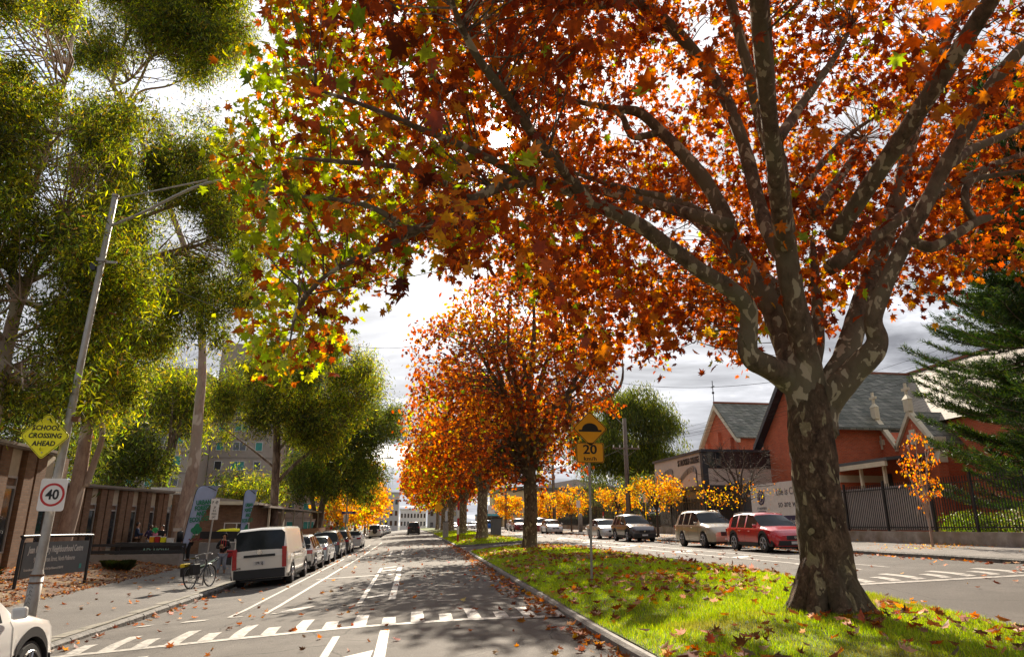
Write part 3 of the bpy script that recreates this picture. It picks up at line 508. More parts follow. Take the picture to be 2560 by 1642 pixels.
# ---------------- generic broad tree
def etree(name,label,cat,pos,H,cz,cr,n,pal,group=None,tr=.45,fork=.32,tpl=MAPLE2,size=.2,per=7,sp=.35,m=M_lp,bark=M_limb,seed=1,clump=-.2,nl=7,mask=None,hang=.45,bare=0,fw_=1.9,lean=(0,0),tw=.6):
    r_=np.random.default_rng(seed); pos=np.array(pos,float); t=thing(name,label,cat,tuple(pos),0,group)
    b=MB(); sk=[]; f=H*fork; lean=np.array([lean[0],lean[1],0])
    top=np.array([0,0,f])+lean*f/H
    p,r=spline([(0,0,-.2),(0,0,.12),(0,0,.5)]+[tuple(top*.5+r_.normal(0,.04,3)*tr),tuple(top)],[tr*.85,tr*.68,tr*.54,tr*.48,tr*.46],5); b.tube(p,r,14,wob=.1); 
    cen=np.array([0,0,cz])+lean
    for k in range(nl):
        a=2*PI*k/nl+r_.uniform(-.3,.3); e=r_.uniform(.15,1.35); q=cen+np.array(cr)*.88*np.array([math.cos(a)*math.cos(e),math.sin(a)*math.cos(e),math.sin(e)*(.9)])
        a0=top-np.array([0,0,r_.uniform(0,.25)*f]); m1=a0+(q-a0)*.33+np.array([0,0,.10*np.linalg.norm(q-a0)])+r_.normal(0,.25,3)*tr; m2=a0+(q-a0)*.66+r_.normal(0,.6,3)*tr+np.array([0,0,.04*np.linalg.norm(q-a0)])
        w=tr*r_.uniform(.26,.36); p,r=spline([a0,m1,m2,q],[w,w*.75,w*.45,.02],6); b.tube(p,r,8,wob=.1); sk+=list(zip(p,r))
        for j in range(3):
            i=r_.integers(5,len(p)-3); s=np.array(p[i]); e2=s+r_.normal(0,1,3)*np.array(cr)*.33+np.array([0,0,cr[2]*.15]); w2=r[i]*.6; pp,r2=spline([s,s+(e2-s)*.5+r_.normal(0,.2,3)*tr,e2],[w2,w2*.6,.01],5); b.tube(pp,r2,5); sk+=list(zip(pp,r2))
    cl=[]; tries=0
    while len(cl)<n and tries<60:
        tries+=1; q=r_.uniform(-1,1,(4*n,3)); d=np.linalg.norm(q,axis=1); X=cen+q*np.array(cr); ok=(d<1+.22*wave(X*fw_/1.0,.8,seed))&(d>.3)&(wave(X,fw_,seed)>clump)
        if mask is not None: u,v,w=proj(X+pos); ok&=inpoly(u+8*wave(X,4),v+8*wave(X,4,2),mask)
        cl+=list(X[ok])
    cl=np.array(cl[:n]); twigs(b,sk+[(Vector(top),tr*.3)],cl,r_,.03,.006,tw,7,3)
    b.build('trunk',bark,t,smooth=True)
    if bare: cl=cl[(cl[:,2]<cen[2]+cr[2]*(1-2*bare)+.6*wave(cl,2))]
    B=np.repeat(cl,per,axis=0)+r_.normal(0,sp,(len(cl)*per,3)); c=pal(B+pos) if callable(pal) else pick(pal,len(B))
    leaves('crown',B,size,tpl,c,m,t,hang=hang); return t
def mixpal(a,b,thr,f=1.1,ph=0,grad=0):
    def g(P):
        s=(wave(P,f,ph)+rng.normal(0,.35,len(P))+grad*(P[:,2]-6)/6>thr)[:,None]; return np.where(s,pick(b,len(P)),pick(a,len(P)))
    return g
MG='plane trees down the median strip'
T2M=[D2(*q) for q in [(905,800),(940,780),(965,730),(1010,740),(1050,730),(1080,690),(1110,660),(1180,640),(1250,640),(1320,660),(1400,760),(1420,830),(1440,900),(1440,960),(1400,950),(1360,990),(1330,1050),(1400,1110),(1340,1100),(1290,1080),(1270,1170),(1245,1100),(1215,1140),(1130,1120),(1060,1080),(1000,1000),(960,960),(920,920),(985,880),(930,840)]]
etree('plane_tree','second plane tree in the median, tall sparse crown, at the near grass end','tree',(6.3,37,rz(6.3,37)+.2),15,9.3,(6.6,6.5,6.6),2700,mixpal(RUST,GOLD,.55,1.0),MG,.72,.30,MAPLE2,.20,6,.27,bark=M_plane,seed=3,mask=T2M,clump=-.05,nl=12,fw_=1.6)
M3=mixpal(RUST,GOLD+LIME,.15,.8,1); 
for k,(y,lab,H,cr) in enumerate([(60.5,'third plane tree in the median, forked low, beside the grey cabinet and red banded post',13,(7.2,6.5,6)),(84,'fourth plane tree in the median, growing behind the low grey post',13,(7.5,7,6)),(108,'fifth plane tree in the median, standing right of the driving black four wheel drive',12.5,(8,7,5.8)),(134,'sixth plane tree in the median with leaning trunk, farther off than the black car',12,(8.5,8,5.5)),(160,'last plane tree to be made out down the median, thin trunk, yellow leaves',12,(9,9,5.5))]):
    etree('plane_tree',lab,'tree',(6.3 if k else 6.2,y,rz(6.3,y)+.2),H,H*.57+1.9,(cr[0],cr[1],cr[2]-1.2),[1500,1150,850,600,450][k],mixpal(RUST,GOLD+LIME,.45-.12*k,.6,k),MG,.95 if k<3 else .8,.30,MAPLE2,[.28,.34,.42,.5,.55][k],7,.5,seed=20+k,clump=-.12,nl=8)
# ---------------- gum trees
def polycl(poly,y0,y1,n,thr=-.3,f=.9,ph=0,holes=()):
    out=[]; P=np.array(poly)*1.06622; lo,hi=P.min(0),P.max(0); t=0
    while len(out)<n and t<80:
        t+=1; u=rng.uniform(lo[0],hi[0],2000); v=rng.uniform(lo[1],hi[1],2000); j=wave(np.stack([u,v,0*u],1),.035,ph); k=inpoly(u+38*j,v+42*j,P)
        for h in holes: k&=~inpoly(u,v,np.array(h)*1.06622)
        X=np.array([aty(a,c,rng.uniform(y0,y1)) for a,c in zip(u[k],v[k])]); X=X[wave(X,f,ph)>thr] if len(X) else X; out+=list(X)
    return np.array(out[:n])
def clumpy(c,k=7,sp=1.0):
    n=max(8,len(c)//k); s=c[:n]; rad=rng.uniform(.30,.95,n); i=np.repeat(np.arange(n),k); q=rng.normal(0,1,(len(i),3)); q/=np.linalg.norm(q,axis=1)[:,None]; q*=rng.uniform(.5,1,(len(i),1)); q[:,2]=np.abs(q[:,2])*.75-.25; return s[i]+q*(rad[i]*sp)[:,None]
def gumleaves(name,cl,par,o,per,sp,size,pal,tpl=LANCE,hang=.45,m=None):
    B=np.repeat(cl,per,axis=0)+rng.normal(0,1,(len(cl)*per,3))*np.array([sp,sp,sp*1.2])*np.repeat(rng.uniform(.6,1.5,(len(cl),1)),per,axis=0); c=pick(pal,len(B),.30); tint=np.repeat(rng.lognormal(0,.42,(len(cl),1)),per,axis=0)*(1+.25*wave(B,.8))[:,None]; return leaves(name,B-o,size,tpl,np.clip(c*tint,.01,.6),m or M_lg,par,hang=hang)  # per-clump tint paints lit and shaded leaf masses into the leaf colour
def gum(label,base,tpts,tw,limbs,clus,per,sp,size,pal,bark,kw=.68,group='gum trees on the left side of the street',cat='tree',twf=.8,n=14,drop=.0):
    o=np.array(base,float); clus=clumpy(clus,4,sp*2.6); t=thing('gum_tree',label,cat,tuple(o),0,group); b=MB(); sk=[]
    P=[o-np.array([0,0,.3])]+[aty(*D2(u,v),y) for u,v,y in tpts]; p,r=spline(P,[w/2*kw for w in tw],6); b.tube(p,r,n,wob=.08); sk+=list(zip(p[len(p)//2:],r[len(p)//2:]))
    for pts,w in limbs: sk+=limb(b,pts,[q*.85 for q in w],8,.08)
    twigs(b,sk,clus,rng,.03,.006,twf,4.2,4); loc(b,o).build('trunk',bark,t,smooth=True)
    gumleaves('crown',clus,t,o,per,sp,size,pal); return t
# A: the tree whose trunk leans in from the left edge
cA=polycl([(-250,-250),(170,-250),(200,-20),(150,60),(170,130),(250,200),(330,260),(300,420),(330,620),(300,800),(220,930),(60,960),(-250,900)],15.5,21,720,-.22,1.6,0,[[(0,620),(110,560),(130,740),(40,780)]])
gum('pale gum tree whose forked smooth trunk leans in at the left edge of the picture','%f'%0 and (aty(-40,1480,18)[0],18,walkz(-14,18)),[(-60,1150,18),(-10,960,18),(15,820,18),(48,690,18),(75,640,18)],[.62,.52,.48,.45,.42,.36],[([(60,670,18),(90,610,18),(125,560,18.2),(150,500,18.6)],[.34,.28,.22,.08]),([(60,670,18),(20,630,17.8),(-60,580,17.6)],[.28,.24,.15]),([(70,660,18),(110,640,18),(150,600,18),(165,640,18)],[.2,.16,.10,.03]),([(40,720,18),(30,600,18.6),(60,480,19),(110,350,19.5),(160,150,19.8),(190,-50,20)],[.3,.28,.25,.2,.16,.05]),([(20,800,18),(80,770,17.8),(125,755,17.6)],[.14,.11,.05]),([(-10,705,17),(60,705,17),(90,715,17),(125,710,17)],[.10,.11,.08,.03])],cA,230,.27,.17,GUM,M_gum)
# B: trunk behind the sign board
cB=polycl([(200,250),(330,240),(400,225),(480,270),(540,300),(600,420),(620,560),(610,700),(560,780),(420,820),(350,900),(345,980),(290,1010),(215,960),(150,880),(180,700),(160,500)],25,31,720,-.22,1.4,2,[[(520,360),(600,380),(590,440),(530,430)]])
gum('pale gum tree with forked trunk rising right behind the charcoal name board','%f'%0 and (-11.9,27,walkz(-12,27)),[(140,1300,27),(180,1150,27),(205,1000,27),(228,920,27),(235,800,27),(240,650,27.5)],[1.05,.84,.72,.6,.48,.4,.3],[([(200,1140,27),(222,1080,27),(240,1020,27),(235,940,27),(260,860,27.2)],[.34,.30,.26,.2,.08]),([(235,800,27),(262,600,27),(330,605,27),(400,590,27.5),(480,570,28),(560,530,28.5),(640,510,29)],[.3,.26,.26,.24,.2,.15,.04]),([(240,640,27.4),(290,535,27.6),(360,500,27.8),(420,480,28),(500,450,28)],[.26,.24,.2,.14,.04]),([(240,640,27.4),(300,430,28),(345,420,28.2),(350,400,28.2)],[.2,.17,.12,.04]),([(205,1000,27),(180,960,27),(160,900,27),(120,820,26.5)],[.2,.16,.12,.05])],cB,210,.31,.20,GUM,M_gum)
# C: high airy tree at the top left
cC=np.concatenate([polycl([(300,-250),(560,-250),(575,30),(590,110),(545,150),(470,150),(420,190),(380,60),(300,40)],32,40,300,.12,1.7,4),polycl([(120,-100),(400,-100),(380,120),(300,200),(200,170),(150,100)],32,40,260,-.15,1.3,5),polycl([(230,-150),(480,-150),(440,120),(330,170),(250,150)],34,40,150,.0,1.6,3)])
# D: smooth salmon trunk at the wall end
cD=np.concatenate([polycl([(350,560),(620,540),(650,700),(640,800),(560,860),(470,890),(420,870),(380,820),(350,700)],38,46,520,-.25,1.2,6),polycl([(200,760),(420,800),(470,900),(400,960),(300,940),(200,880)],40,47,200,-.2,1.3,1)])
gum('tall gum tree with smooth salmon pink trunk behind the first feather flag','%f'%0 and (-12.9,42.5,walkz(-13,42)),[(430,1200,42.5),(455,1080,42.5),(466,960,42.5),(474,870,42.5),(470,760,42.5),(440,600,42),(360,400,40),(300,260,38),(262,200,37)],[1.45,1.22,1.06,.92,.8,.66,.6,.5,.44,.36],[([(262,200,37),(285,120,36.5),(310,60,36),(325,-20,36)],[.3,.24,.2,.1]),([(262,200,37),(300,190,36.5),(350,140,36),(400,90,36),(440,40,36)],[.2,.18,.15,.1,.04]),([(300,260,38),(330,215,38),(400,200,38),(470,160,38)],[.22,.18,.14,.04]),([(300,240,38),(345,150,38),(360,60,38),(365,-60,38)],[.24,.2,.16,.05]),([(262,200,37),(240,150,37),(215,60,37),(200,-40,37)],[.2,.17,.12,.04]),([(285,160,37),(300,0,37.5),(290,-90,38)],[.16,.12,.05])],np.concatenate([cC,cD]),130,.36,.25,GUM,M_gum,twf=.9,kw=.60)
# E: grey trunk beyond the white van
cE=polycl([(490,900),(560,880),(620,850),(760,800),(850,830),(885,900),(890,960),(850,1000),(800,980),(760,1040),(690,1060),(640,1040),(560,1050),(500,1000)],48,56,620,-.12,1.0,1)
gum('grey trunked gum tree standing behind the roof of the white van','%f'%0 and (-9.3,52,walkz(-9,52)),[(643,1180,52),(648,1080,52),(650,980,52),(652,900,52),(648,830,52)],[.98,.86,.78,.7,.55,.3],[([(650,1130,52),(700,1080,52),(760,1035,52),(800,1000,52),(835,940,53)],[.34,.3,.24,.18,.05]),([(650,1060,52),(690,1010,52),(730,960,52),(750,900,52)],[.28,.22,.15,.05]),([(648,1100,52),(600,1060,52),(560,1030,52),(520,1000,51)],[.25,.2,.14,.05]),([(650,1000,52),(620,950,52),(590,900,52)],[.2,.15,.05])],cE,140,.38,.28,GUM,M_gumd)
# F: dark twin trunk
cF=polycl([(690,1050),(750,1010),(830,950),(880,930),(930,960),(925,1000),(890,1020),(880,1080),(900,1110),(840,1150),(800,1130),(790,1180),(745,1160),(700,1160),(670,1110)],68,80,560,-.2,.8,3)
gum('dark green gum tree with two steep trunks behind the parked white sedan','%f'%0 and (-10.2,75,walkz(-10,75)),[(745,1230,75),(758,1170,75),(765,1120,75),(775,1040,75)],[1.25,1.1,.8,.6,.3],[([(740,1215,75),(730,1150,75),(735,1080,75)],[.7,.55,.2]),([(760,1180,75),(800,1120,75),(830,1080,76),(890,1040,77)],[.45,.35,.25,.06])],cF,130,.5,.36,DGUM,M_gumd)
# G: trees behind the buildings
for (lab,poly,ya,yb,n,tr,pal,sp,sz,ph) in (
 ('olive green gum tree behind the near brick building, left of the forked trunk',[(-200,900),(60,880),(170,960),(215,1040),(190,1110),(60,1060),(-200,1060)],36,46,230,(60,1150,42),DGUM,.9,.36,1),
 ('drooping olive tree behind the brick building, right of the forked trunk',[(215,1000),(330,1000),(370,1060),(360,1110),(300,1135),(235,1120)],52,60,200,(300,1170,57),DGUM,1.0,.4,5),
 ('gum tree with slender dark stems growing in front of the apartment block',[(330,900),(470,880),(500,960),(470,1010),(380,1020),(335,1000)],58,66,200,(375,1170,62),GUM,1.1,.42,2),
 ('small bright green tree above the low veranda roof',[(500,1150),(560,1110),(630,1130),(680,1150),(680,1190),(600,1195),(510,1190)],80,88,110,(575,1200,84),GUM,1.0,.45,7)):
    c=polycl(poly,ya,yb,n,-.35,.6,ph); B=aty(*D2(tr[0],tr[1]),tr[2]); B[2]=.3; Tp=c.mean(0)
    c=clumpy(c,4,2.0); t=thing('gum_tree',lab,'tree',tuple(B),0,'trees behind the left buildings'); b=MB(); sk=[]
    for k in range(4):
        e=c[rng.integers(len(c))]; p,r=spline([B,B+(Tp-B)*.5+rng.normal(0,.5,3),e],[.3,.2,.05],5); b.tube(p,r,8); sk+=list(zip(p,r))
    twigs(b,sk,c,rng,.04,.01,.5,9,3); loc(b,B).build('trunk',M_gumd,t,smooth=True); gumleaves('crown',c,t,B,80,sp*.55,sz,pal)
# far left autumn row, right-side trees
far=[('tall yellow autumn tree beyond the dark twin trunked gum tree',(-9.0,98),12.5,(4.6,5,5.6),GOLD+LIME),('yellow autumn tree farther up the left footpath',(-8.6,118),10.5,(4.6,5,4.6),GOLD),('farthest yellow tree on the left footpath',(-8.4,140),10,(4.6,5,4.4),GOLD)]
for k,(lab,(x,y),H,cr,pal) in enumerate(far): etree('autumn_tree',lab,'tree',(x,y,walkz(x,y)),H,H*.58,cr,420,pal,'yellow trees along the left footpath',.4,.3,MAPLE2,.42,7,.5,seed=50+k,clump=-.5)
etree('autumn_tree','low golden tree leaning over the far parked cars','tree',(-8.2,84,walkz(-8,84)),5.6,3.7,(2.6,2.6,2.0),170,GOLD,'yellow trees along the left footpath',.22,.35,MAPLE2,.26,7,.3,seed=61,clump=-.3)
# small street trees on the right
SG='small orange street trees on the right footpath'
def stree(lab,x,y,H,cr,n,bare=0,seed=1,sz=.13,tr=.16,zc=.6,per=7,pal=None):
    etree('street_tree',lab,'tree',(x,y,rwz(x,y)),H,H*zc,cr,n,pal or GOLD,SG,tr,.36,OVAL,sz,per,.16,seed=seed,clump=-.05,nl=9,bare=bare,tw=1,bark=M_twig,m=M_lp)
stree('nearly bare street tree over the beige car, a few orange leaves low in its twigs',17.6,35.6,5.6,(2.3,2.3,1.9),460,.68,71,.12,.2,.64,5)
stree('full golden orange street tree behind the dark grey car',17.6,48.8,5.1,(1.9,1.9,1.5),300,.12,72,.17)
stree('orange street tree left of the tall timber pole, thin on top',17.6,58.5,5.4,(1.8,1.8,1.6),240,.3,73,.18)
stree('golden street tree behind the silver hatchback',17.6,76,5.6,(2.4,2.4,1.6),260,.15,74,.24)
stree('pale orange street tree with bare crown beside the farther timber pole',17.6,88,5.6,(2.5,2.5,1.9),240,.25,75,.28)
stree('orange street tree far up the right footpath behind the blue car',18,128,6.5,(3.0,3.0,2.2),200,0,76,.4)
t=etree('sapling','thin young tree with sparse orange leaves standing in the right footpath before the black fence','tree',(18.9,23.6,rwz(18.9,23.6)),4.0,2.6,(.62,.62,1.5),80,[((.80,.30,.02),4),((.70,.14,.02),3),((.8,.45,.04),2)],None,.07,.25,OVAL,.11,6,.07,seed=80,clump=-.6,nl=6,tw=1,bark=M_gum,hang=.6)
# big gum behind the college, and greenery
etree('gum_tree','round headed green gum tree standing alone behind the timber pole, left of the college','tree',(31.5,98,1.0),20,13.2,(8.4,8,7.0),1300,DGUM,None,.7,.3,LANCE,.55,46,.6,m=M_lg,seed=90,clump=-.1,bark=M_gumd,hang=.6,fw_=.7)
for k,(lab,x,y,H,cr) in enumerate([('dense green garden tree behind the school fence, nearest the college',24.5,72,6,(3,3,2.4)),('pale green leafy tree behind the school fence, before the cream building',24.5,92,6.5,(3.2,3,2.6)),('rounded green tree above the teal shop awning',24,168,11,(5,5,4.4))]):
    etree('garden_tree',lab,'tree',(x,y,1),H,H*.58,cr,300,GUM+[((.16,.26,.03),5)],'green trees behind the school fence',.3,.3,LANCE,.38,16,.4,m=M_ls,seed=95+k,clump=-.4,bark=M_gumd,hang=.4)
# Norfolk-like pine
def pine():
    o=np.array([25.3,22.6,1.36]); t=thing('pine_tree','large dark green pine tree with tufted drooping branches behind the black fence on the right','tree',tuple(o)); b=MB(); H=19; p,r=spline([(0,0,-.1),(.1,0,5),(0,.1,11),(0,0,H)],[.42,.34,.22,.05],6); b.tube(p,r,12,wob=.06); P=[];Dn=[]
    z=1.5
    while z<H:
        R_=5.6*(1-((z-1.2)/(H+1.5))**1.6)*(1 if z>3.4 else .9)
        for k in range(9):
            a=rng.uniform(0,2*PI); L_=R_*rng.uniform(.6,1.15); d=np.array([math.cos(a),math.sin(a)]); q=[(d[0]*L_*s,d[1]*L_*s,z-L_*.16*math.sin(s*2.6)+L_*.10*s*s+(s**3)*.35) for s in np.linspace(0,1,7)]; b.tube(q,[.05,.045,.04,.03,.025,.018,.01],4,cap=False)
            for s in np.arange(.22,1.01,.045):
                c=np.array([d[0]*L_*s,d[1]*L_*s,z-L_*.16*math.sin(s*2.6)+L_*.10*s*s+(s**3)*.35])
                for side in (-1,1,-1):
                    e=np.array([-d[1]*side*.9+d[0]*.6,d[0]*side*.9+d[1]*.6,.35+rng.uniform(-.15,.2)])*rng.uniform(.35,.7)*(1.15-s*.5)
                    for w_ in np.linspace(.2,1,5):
                        for j in range(5): P.append(c+e*w_+rng.normal(0,.035,3)); Dn.append(e/np.linalg.norm(e)*.75+rng.normal(0,.42,3)+np.array([0,0,.25]))
        z+=rng.uniform(.32,.5)
    b.build('trunk',M_gumd,t,smooth=True); P=np.array(P);Dn=np.array(Dn);Dn/=np.linalg.norm(Dn,axis=1)[:,None]; x=np.cross(Dn,rng.normal(size=Dn.shape)); x/=np.linalg.norm(x,axis=1)[:,None]; s=rng.uniform(.13,.24,len(P))[:,None]
    V=np.stack([P-x*.014,P+x*.014,P+Dn*s+x*.004,P+Dn*s-x*.004],1); bignp('crown',V,4,0,[(0,1,2,3)],pick([((.035,.075,.012),4),((.06,.11,.014),3),((.13,.17,.02),1.6),((.02,.04,.012),3)],len(P),.2),M_ln,t)
pine()
# ================================================================== BUILDINGS AND FENCES
M_brown=brick('brown_brick',(.30,.175,.105),(.22,.12,.07),(.20,.16,.12),.25,.09,.008,.9,bump=.5)
M_red=brick('red_brick',(.70,.125,.038),(.54,.085,.03),(.52,.24,.14),.23,.078,.012,.85,(.8,.78,.76),bump=.3)
M_slate=brick('slate_roof',(.30,.285,.235),(.12,.125,.095),(.06,.062,.05),.42,.28,.02,.6,(.55,.58,.5),bump=.6)
M_slatel=brick('pale_slate_roof',(.40,.34,.27),(.31,.26,.21),(.20,.17,.14),.34,.22,.014,.7,(.7,.7,.66),bump=.6)
M_cream=mat('cream_render',(.74,.67,.50),.7,0,(.62,.55,.40),scale=2)
M_creamy=mat('cream_panel',(.55,.48,.35),.7,0,(.45,.38,.28),scale=3)
M_glass=mat('window_glass',(.02,.025,.03),.06,0,(.035,.04,.045),scale=.7,spec=.9)
M_alu=mat('aluminium',(.55,.54,.52),.4,.6,(.42,.41,.40),scale=12)
M_galv=mat('galvanised_steel',(.42,.40,.37),.55,.35,(.28,.26,.235),scale=7,detail=10,stretch=(1,1,.4))
M_black=mat('black_steel',(.016,.017,.02),.4,0,(.01,.01,.012),scale=5)
M_char=mat('charcoal_panel',(.045,.047,.052),.55,0,(.035,.036,.04),scale=2)
M_taupe=mat('taupe_cladding',(.62,.52,.45),.7,0,(.56,.47,.40),scale=1.5)
M_timber=mat('fence_timber',(.36,.16,.06),.8,0,(.20,.09,.04),scale=6,stretch=(4,4,.4))
M_pole=mat('grey_timber_pole',(.22,.17,.135),.85,0,(.12,.09,.07),scale=8,stretch=(3,3,.25),detail=9)
M_white=mat('white_paint',(.76,.75,.73),.45,0,(.66,.65,.62),scale=4)
M_apt=mat('precast_concrete',(.40,.34,.29),.85,0,(.32,.27,.225),scale=.5,detail=7)
M_teal=mat('teal_blind',(.05,.32,.27),.5,0,(.03,.22,.19),scale=1)
M_door=mat('dark_door',(.06,.05,.05),.5)
def frame_at(o,x): return Matrix.Translation(Vector(o))@Matrix.Rotation(x,4,'Z')
# ---- first building: two brick blocks with deep fins
def finblock(t,o,ang,length,h,step,base,wfirst,nz,seed=0,wz=(.75,.62)):
    """facade runs along local +X from o, faces local -Y"""
    X=frame_at(o,ang); g=.004
    w=MB(); w.X=X; w.box(0,length,0,6,-.6,h-.12); w.build('wall',M_brown,t)
    r=MB(); r.X=X; r.box(-.15,length+.35,-.35,6.2,h-.12,h+.02); r.build('roof',mat('roof_metal',(.30,.27,.24),.6),t)
    ga=MB(); ga.X=X; ga.box(-.16,length+.36,-.42,-.352,h-.06,h+.04); ga.build('gutter',mat('gutter',(.28,.24,.20),.5),t)
    s=wfirst
    while s<length-.2:
        f=MB(); f.X=X; f.box(s,s+step*.26,-.20,-.003,-.6,h-.13); f.build('brick_fin',M_brown,t)
        a,b_=s+step*.30,s+step*.62
        p=MB(); p.X=X; p.box(a,b_,-.04,-.003,h*.76,h-.13); p.build('cream_panel',M_creamy,t)
        fr=MB(); fr.X=X
        for (x0,x1,z0,z1) in ((a,a+.05,base,h*.76),(b_-.05,b_,base,h*.76),(a+.05,b_-.05,base,base+.06),(a+.05,b_-.05,h*.76-.08,h*.76-.002),(a+.05,b_-.05,h*.66,h*.68)): fr.box(x0,x1,-.07,-.003,z0,z1)
        q=fr.build('window_frame',M_alu,t); gl=MB(); gl.X=X; gl.box(a+.05,b_-.05,-.03,-.004,base+.06,h*.66); gl.build('window_glass',M_glass,q)
        p=MB(); p.X=X; p.box(a,b_,-.04,-.003,-.4,base); p.build('cream_panel',M_creamy,t)
        f=MB(); f.X=X; f.box(s+step*.68,s+step*.94,-.20,-.003,-.6,h-.13); f.build('brick_fin',M_brown,t)
        s+=step
t=thing('brick_building','brown brick block with deep fins at the far left, behind the school crossing sign','building'); finblock(t,(-14.2,16,0),R(90),13.6,4.42,2.5,.7,.1,0)
t=thing('brick_building','lower brown brick block with fins and narrow windows behind the people','building'); finblock(t,(-17.6,33,0),math.atan2(7.4,2.0),11.9,3.62,1.62,.55,.25,0)
b=MB(); b.box(-15.6,-13.6,45.2,47,3.66,3.9); b.build('roof_box',M_white,t)
b=MB(); 
q=thing('wall_sign','small dark plaque sign fixed to the brick wall behind the 40 sign','sign'); c=aty(345*1.066*0+150,1300,26); b.box(-13.62,-13.58,24.6,25.5,1.2,2.3); b.build('panel',M_char,q)
for k in range(5): text('Jean McKendry'if k==0 else 'Neighbourhood Centre'[:12+2*(k%3)],.12,q,(-13.56,25.05,2.1-.18*k),(R(90),0,R(90)),M_white)
# ---- second: low brown house with veranda and windows
t=thing('brick_house','low brown brick house with white windows and pale fascia behind the flags','building')
yb=46.8; w=MB(); w.box(-14.6,-9.9,yb,yb+9,-.5,2.95); w.build('wall',M_brown,t)
r=MB(); r.prism([(-14.9,2.96),(-9.6,2.96),(-9.6,3.1),(-12.4,3.42),(-14.9,3.26)],yb-.5,yb+9.3,'y'); r.build('roof',mat('roof_grey',(.34,.30,.26),.7),t)
f=MB(); f.box(-15.0,-9.5,yb-.58,yb-.503,2.92,3.14); f.build('fascia',M_cream,t)
def win(t,x0,x1,y,z0,z1,m=M_white,d=.06,mull=1,glass=M_glass):
    fr=MB(); w=.06; fr.box(x0,x0+w,y-d,y-.003,z0,z1); fr.box(x1-w,x1,y-d,y-.003,z0,z1); fr.box(x0+w,x1-w,y-d,y-.003,z0,z0+w); fr.box(x0+w,x1-w,y-d,y-.003,z1-w,z1)
    for k in range(1,mull+1): xx=x0+(x1-x0)*k/(mull+1); fr.box(xx-w/2,xx+w/2,y-d+.005,y-.004,z0+w,z1-w)
    q=fr.build('window_frame',m,t); g=MB(); g.box(x0+w,x1-w,y-.02,y-.004,z0+w,z1-w); g.build('window_glass',glass,q)
win(t,-11.5,-9.98,yb,.65,1.85); win(t,-13.9,-13.0,yb,1.1,1.9,mull=0); 
v=thing('veranda','long low veranda with flat pale roof on posts beyond the second flag','building'); 
r=MB(); r.add([(-12.5,yb+9.4,2.86),(-8.9,yb-.2,2.78),(-8.9,yb+31,3.0),(-13.6,yb+31,3.1),(-12.5,yb+9.4,2.98),(-8.9,yb-.2,2.90),(-8.9,yb+31,3.12),(-13.6,yb+31,3.22)],[(0,1,2,3)[::-1],(4,5,6,7),(0,1,5,4),(1,2,6,5),(2,3,7,6),(3,0,4,7)]); r.build('roof',mat('veranda_roof',(.42,.36,.30),.7,0,(.28,.24,.20),scale=2),v)
for y in (yb+1,yb+6,yb+11,yb+16,yb+21,yb+26,yb+30.6): p=MB(); p.box(-9.1,-8.98,y,y+.12,-.3,2.8+.007*(y-yb)); p.build('post',M_creamy,v)
w=MB(); w.box(-14.5,-12.9,yb+10,yb+30,-.4,2.9); w.build('wall',mat('weathered_wall',(.42,.38,.32),.8,0,(.25,.2,.16),scale=1),v)
fe=thing('paling_fence','reddish timber paling fence under the veranda, behind the van','fence')
y=yb-4
while y<yb+34:
    l=5; p=MB(); yy=y
    while yy<y+l-.02: zt=1.35+.0065*(y-46)+random.uniform(-.02,.02); p.box(-8.62,-8.59,yy,yy+.10,-.3,zt); yy+=.125
    p.box(-8.66,-8.622,y,y+l-.02,.1,.2); p.box(-8.66,-8.622,y,y+l-.02,1.0,1.1); p.build('fence_panel',M_timber,fe); y+=l
# ---- apartment slab behind the trees
t=thing('apartment_block','huge grey concrete apartment block with green window blinds behind the gum trees','building')
for (x0,x1,y0,h) in ((-46,-31,104,24),(-30.9,-21,112,30),(-20.9,-13,121,30)):
    w=MB(); w.box(x0,x1,y0,y0+12,0,h); w.build('wall',M_apt,t)
    for fl in range(9):
        z=.9+fl*2.95
        if z+2>h: break
        bnd=MB(); bnd.box(x0,x1,y0-.06,y0-.003,z-.95,z-.75); bnd.build('floor_band',mat('slab_edge',(.30,.26,.22),.85),t)
        k=0; x=x0+.9
        while x+1.9<x1:
            ww=2.0 if k%2 else 1.1; win(t,x,x+ww,y0,z+.2,z+1.55,M_white,.1,1 if k%2 else 0,M_teal if (k*7+fl*3)%5<3 else M_glass); x+=ww+1.35; k+=1
# ---- buildings closing the street far off
def farblock(name,lab,x0,x1,y0,y1,z1,m,wins,zs=(1.2,),z0=.2,roof=None,wm=M_char):
    t=thing(name,lab,'building'); w=MB(); w.box(x0,x1,y0,y1,z0,z1); w.build('wall',m,t)
    rr=MB(); rr.box(x0-.3,x1+.3,y0-.3,y1+.3,z1,z1+.35); rr.build('parapet',roof or m,t)
    for z in zs:
        for k in range(wins):
            a=x0+(x1-x0)*(k+.25)/wins; win(t,a,a+(x1-x0)/wins*.5,y0,z,z+1.7,wm,.08,0)
    return t
farblock('far_building','pale modern building with dark windows at the far left end of the street',-12.5,-4,262,280,13.5,mat('pale_wall',(.55,.52,.50),.8),5,(2,5.5,9.5))
farblock('far_building','long low white building closing the far end of the street',-3.8,7,300,315,8.5,mat('white_wall',(.72,.70,.68),.8),8,(2,5.2))
farblock('far_building','grey shopfront building past the plane trees',7.3,18,268,290,9,mat('grey_wall',(.42,.38,.36),.8),5,(1.5,5.5))
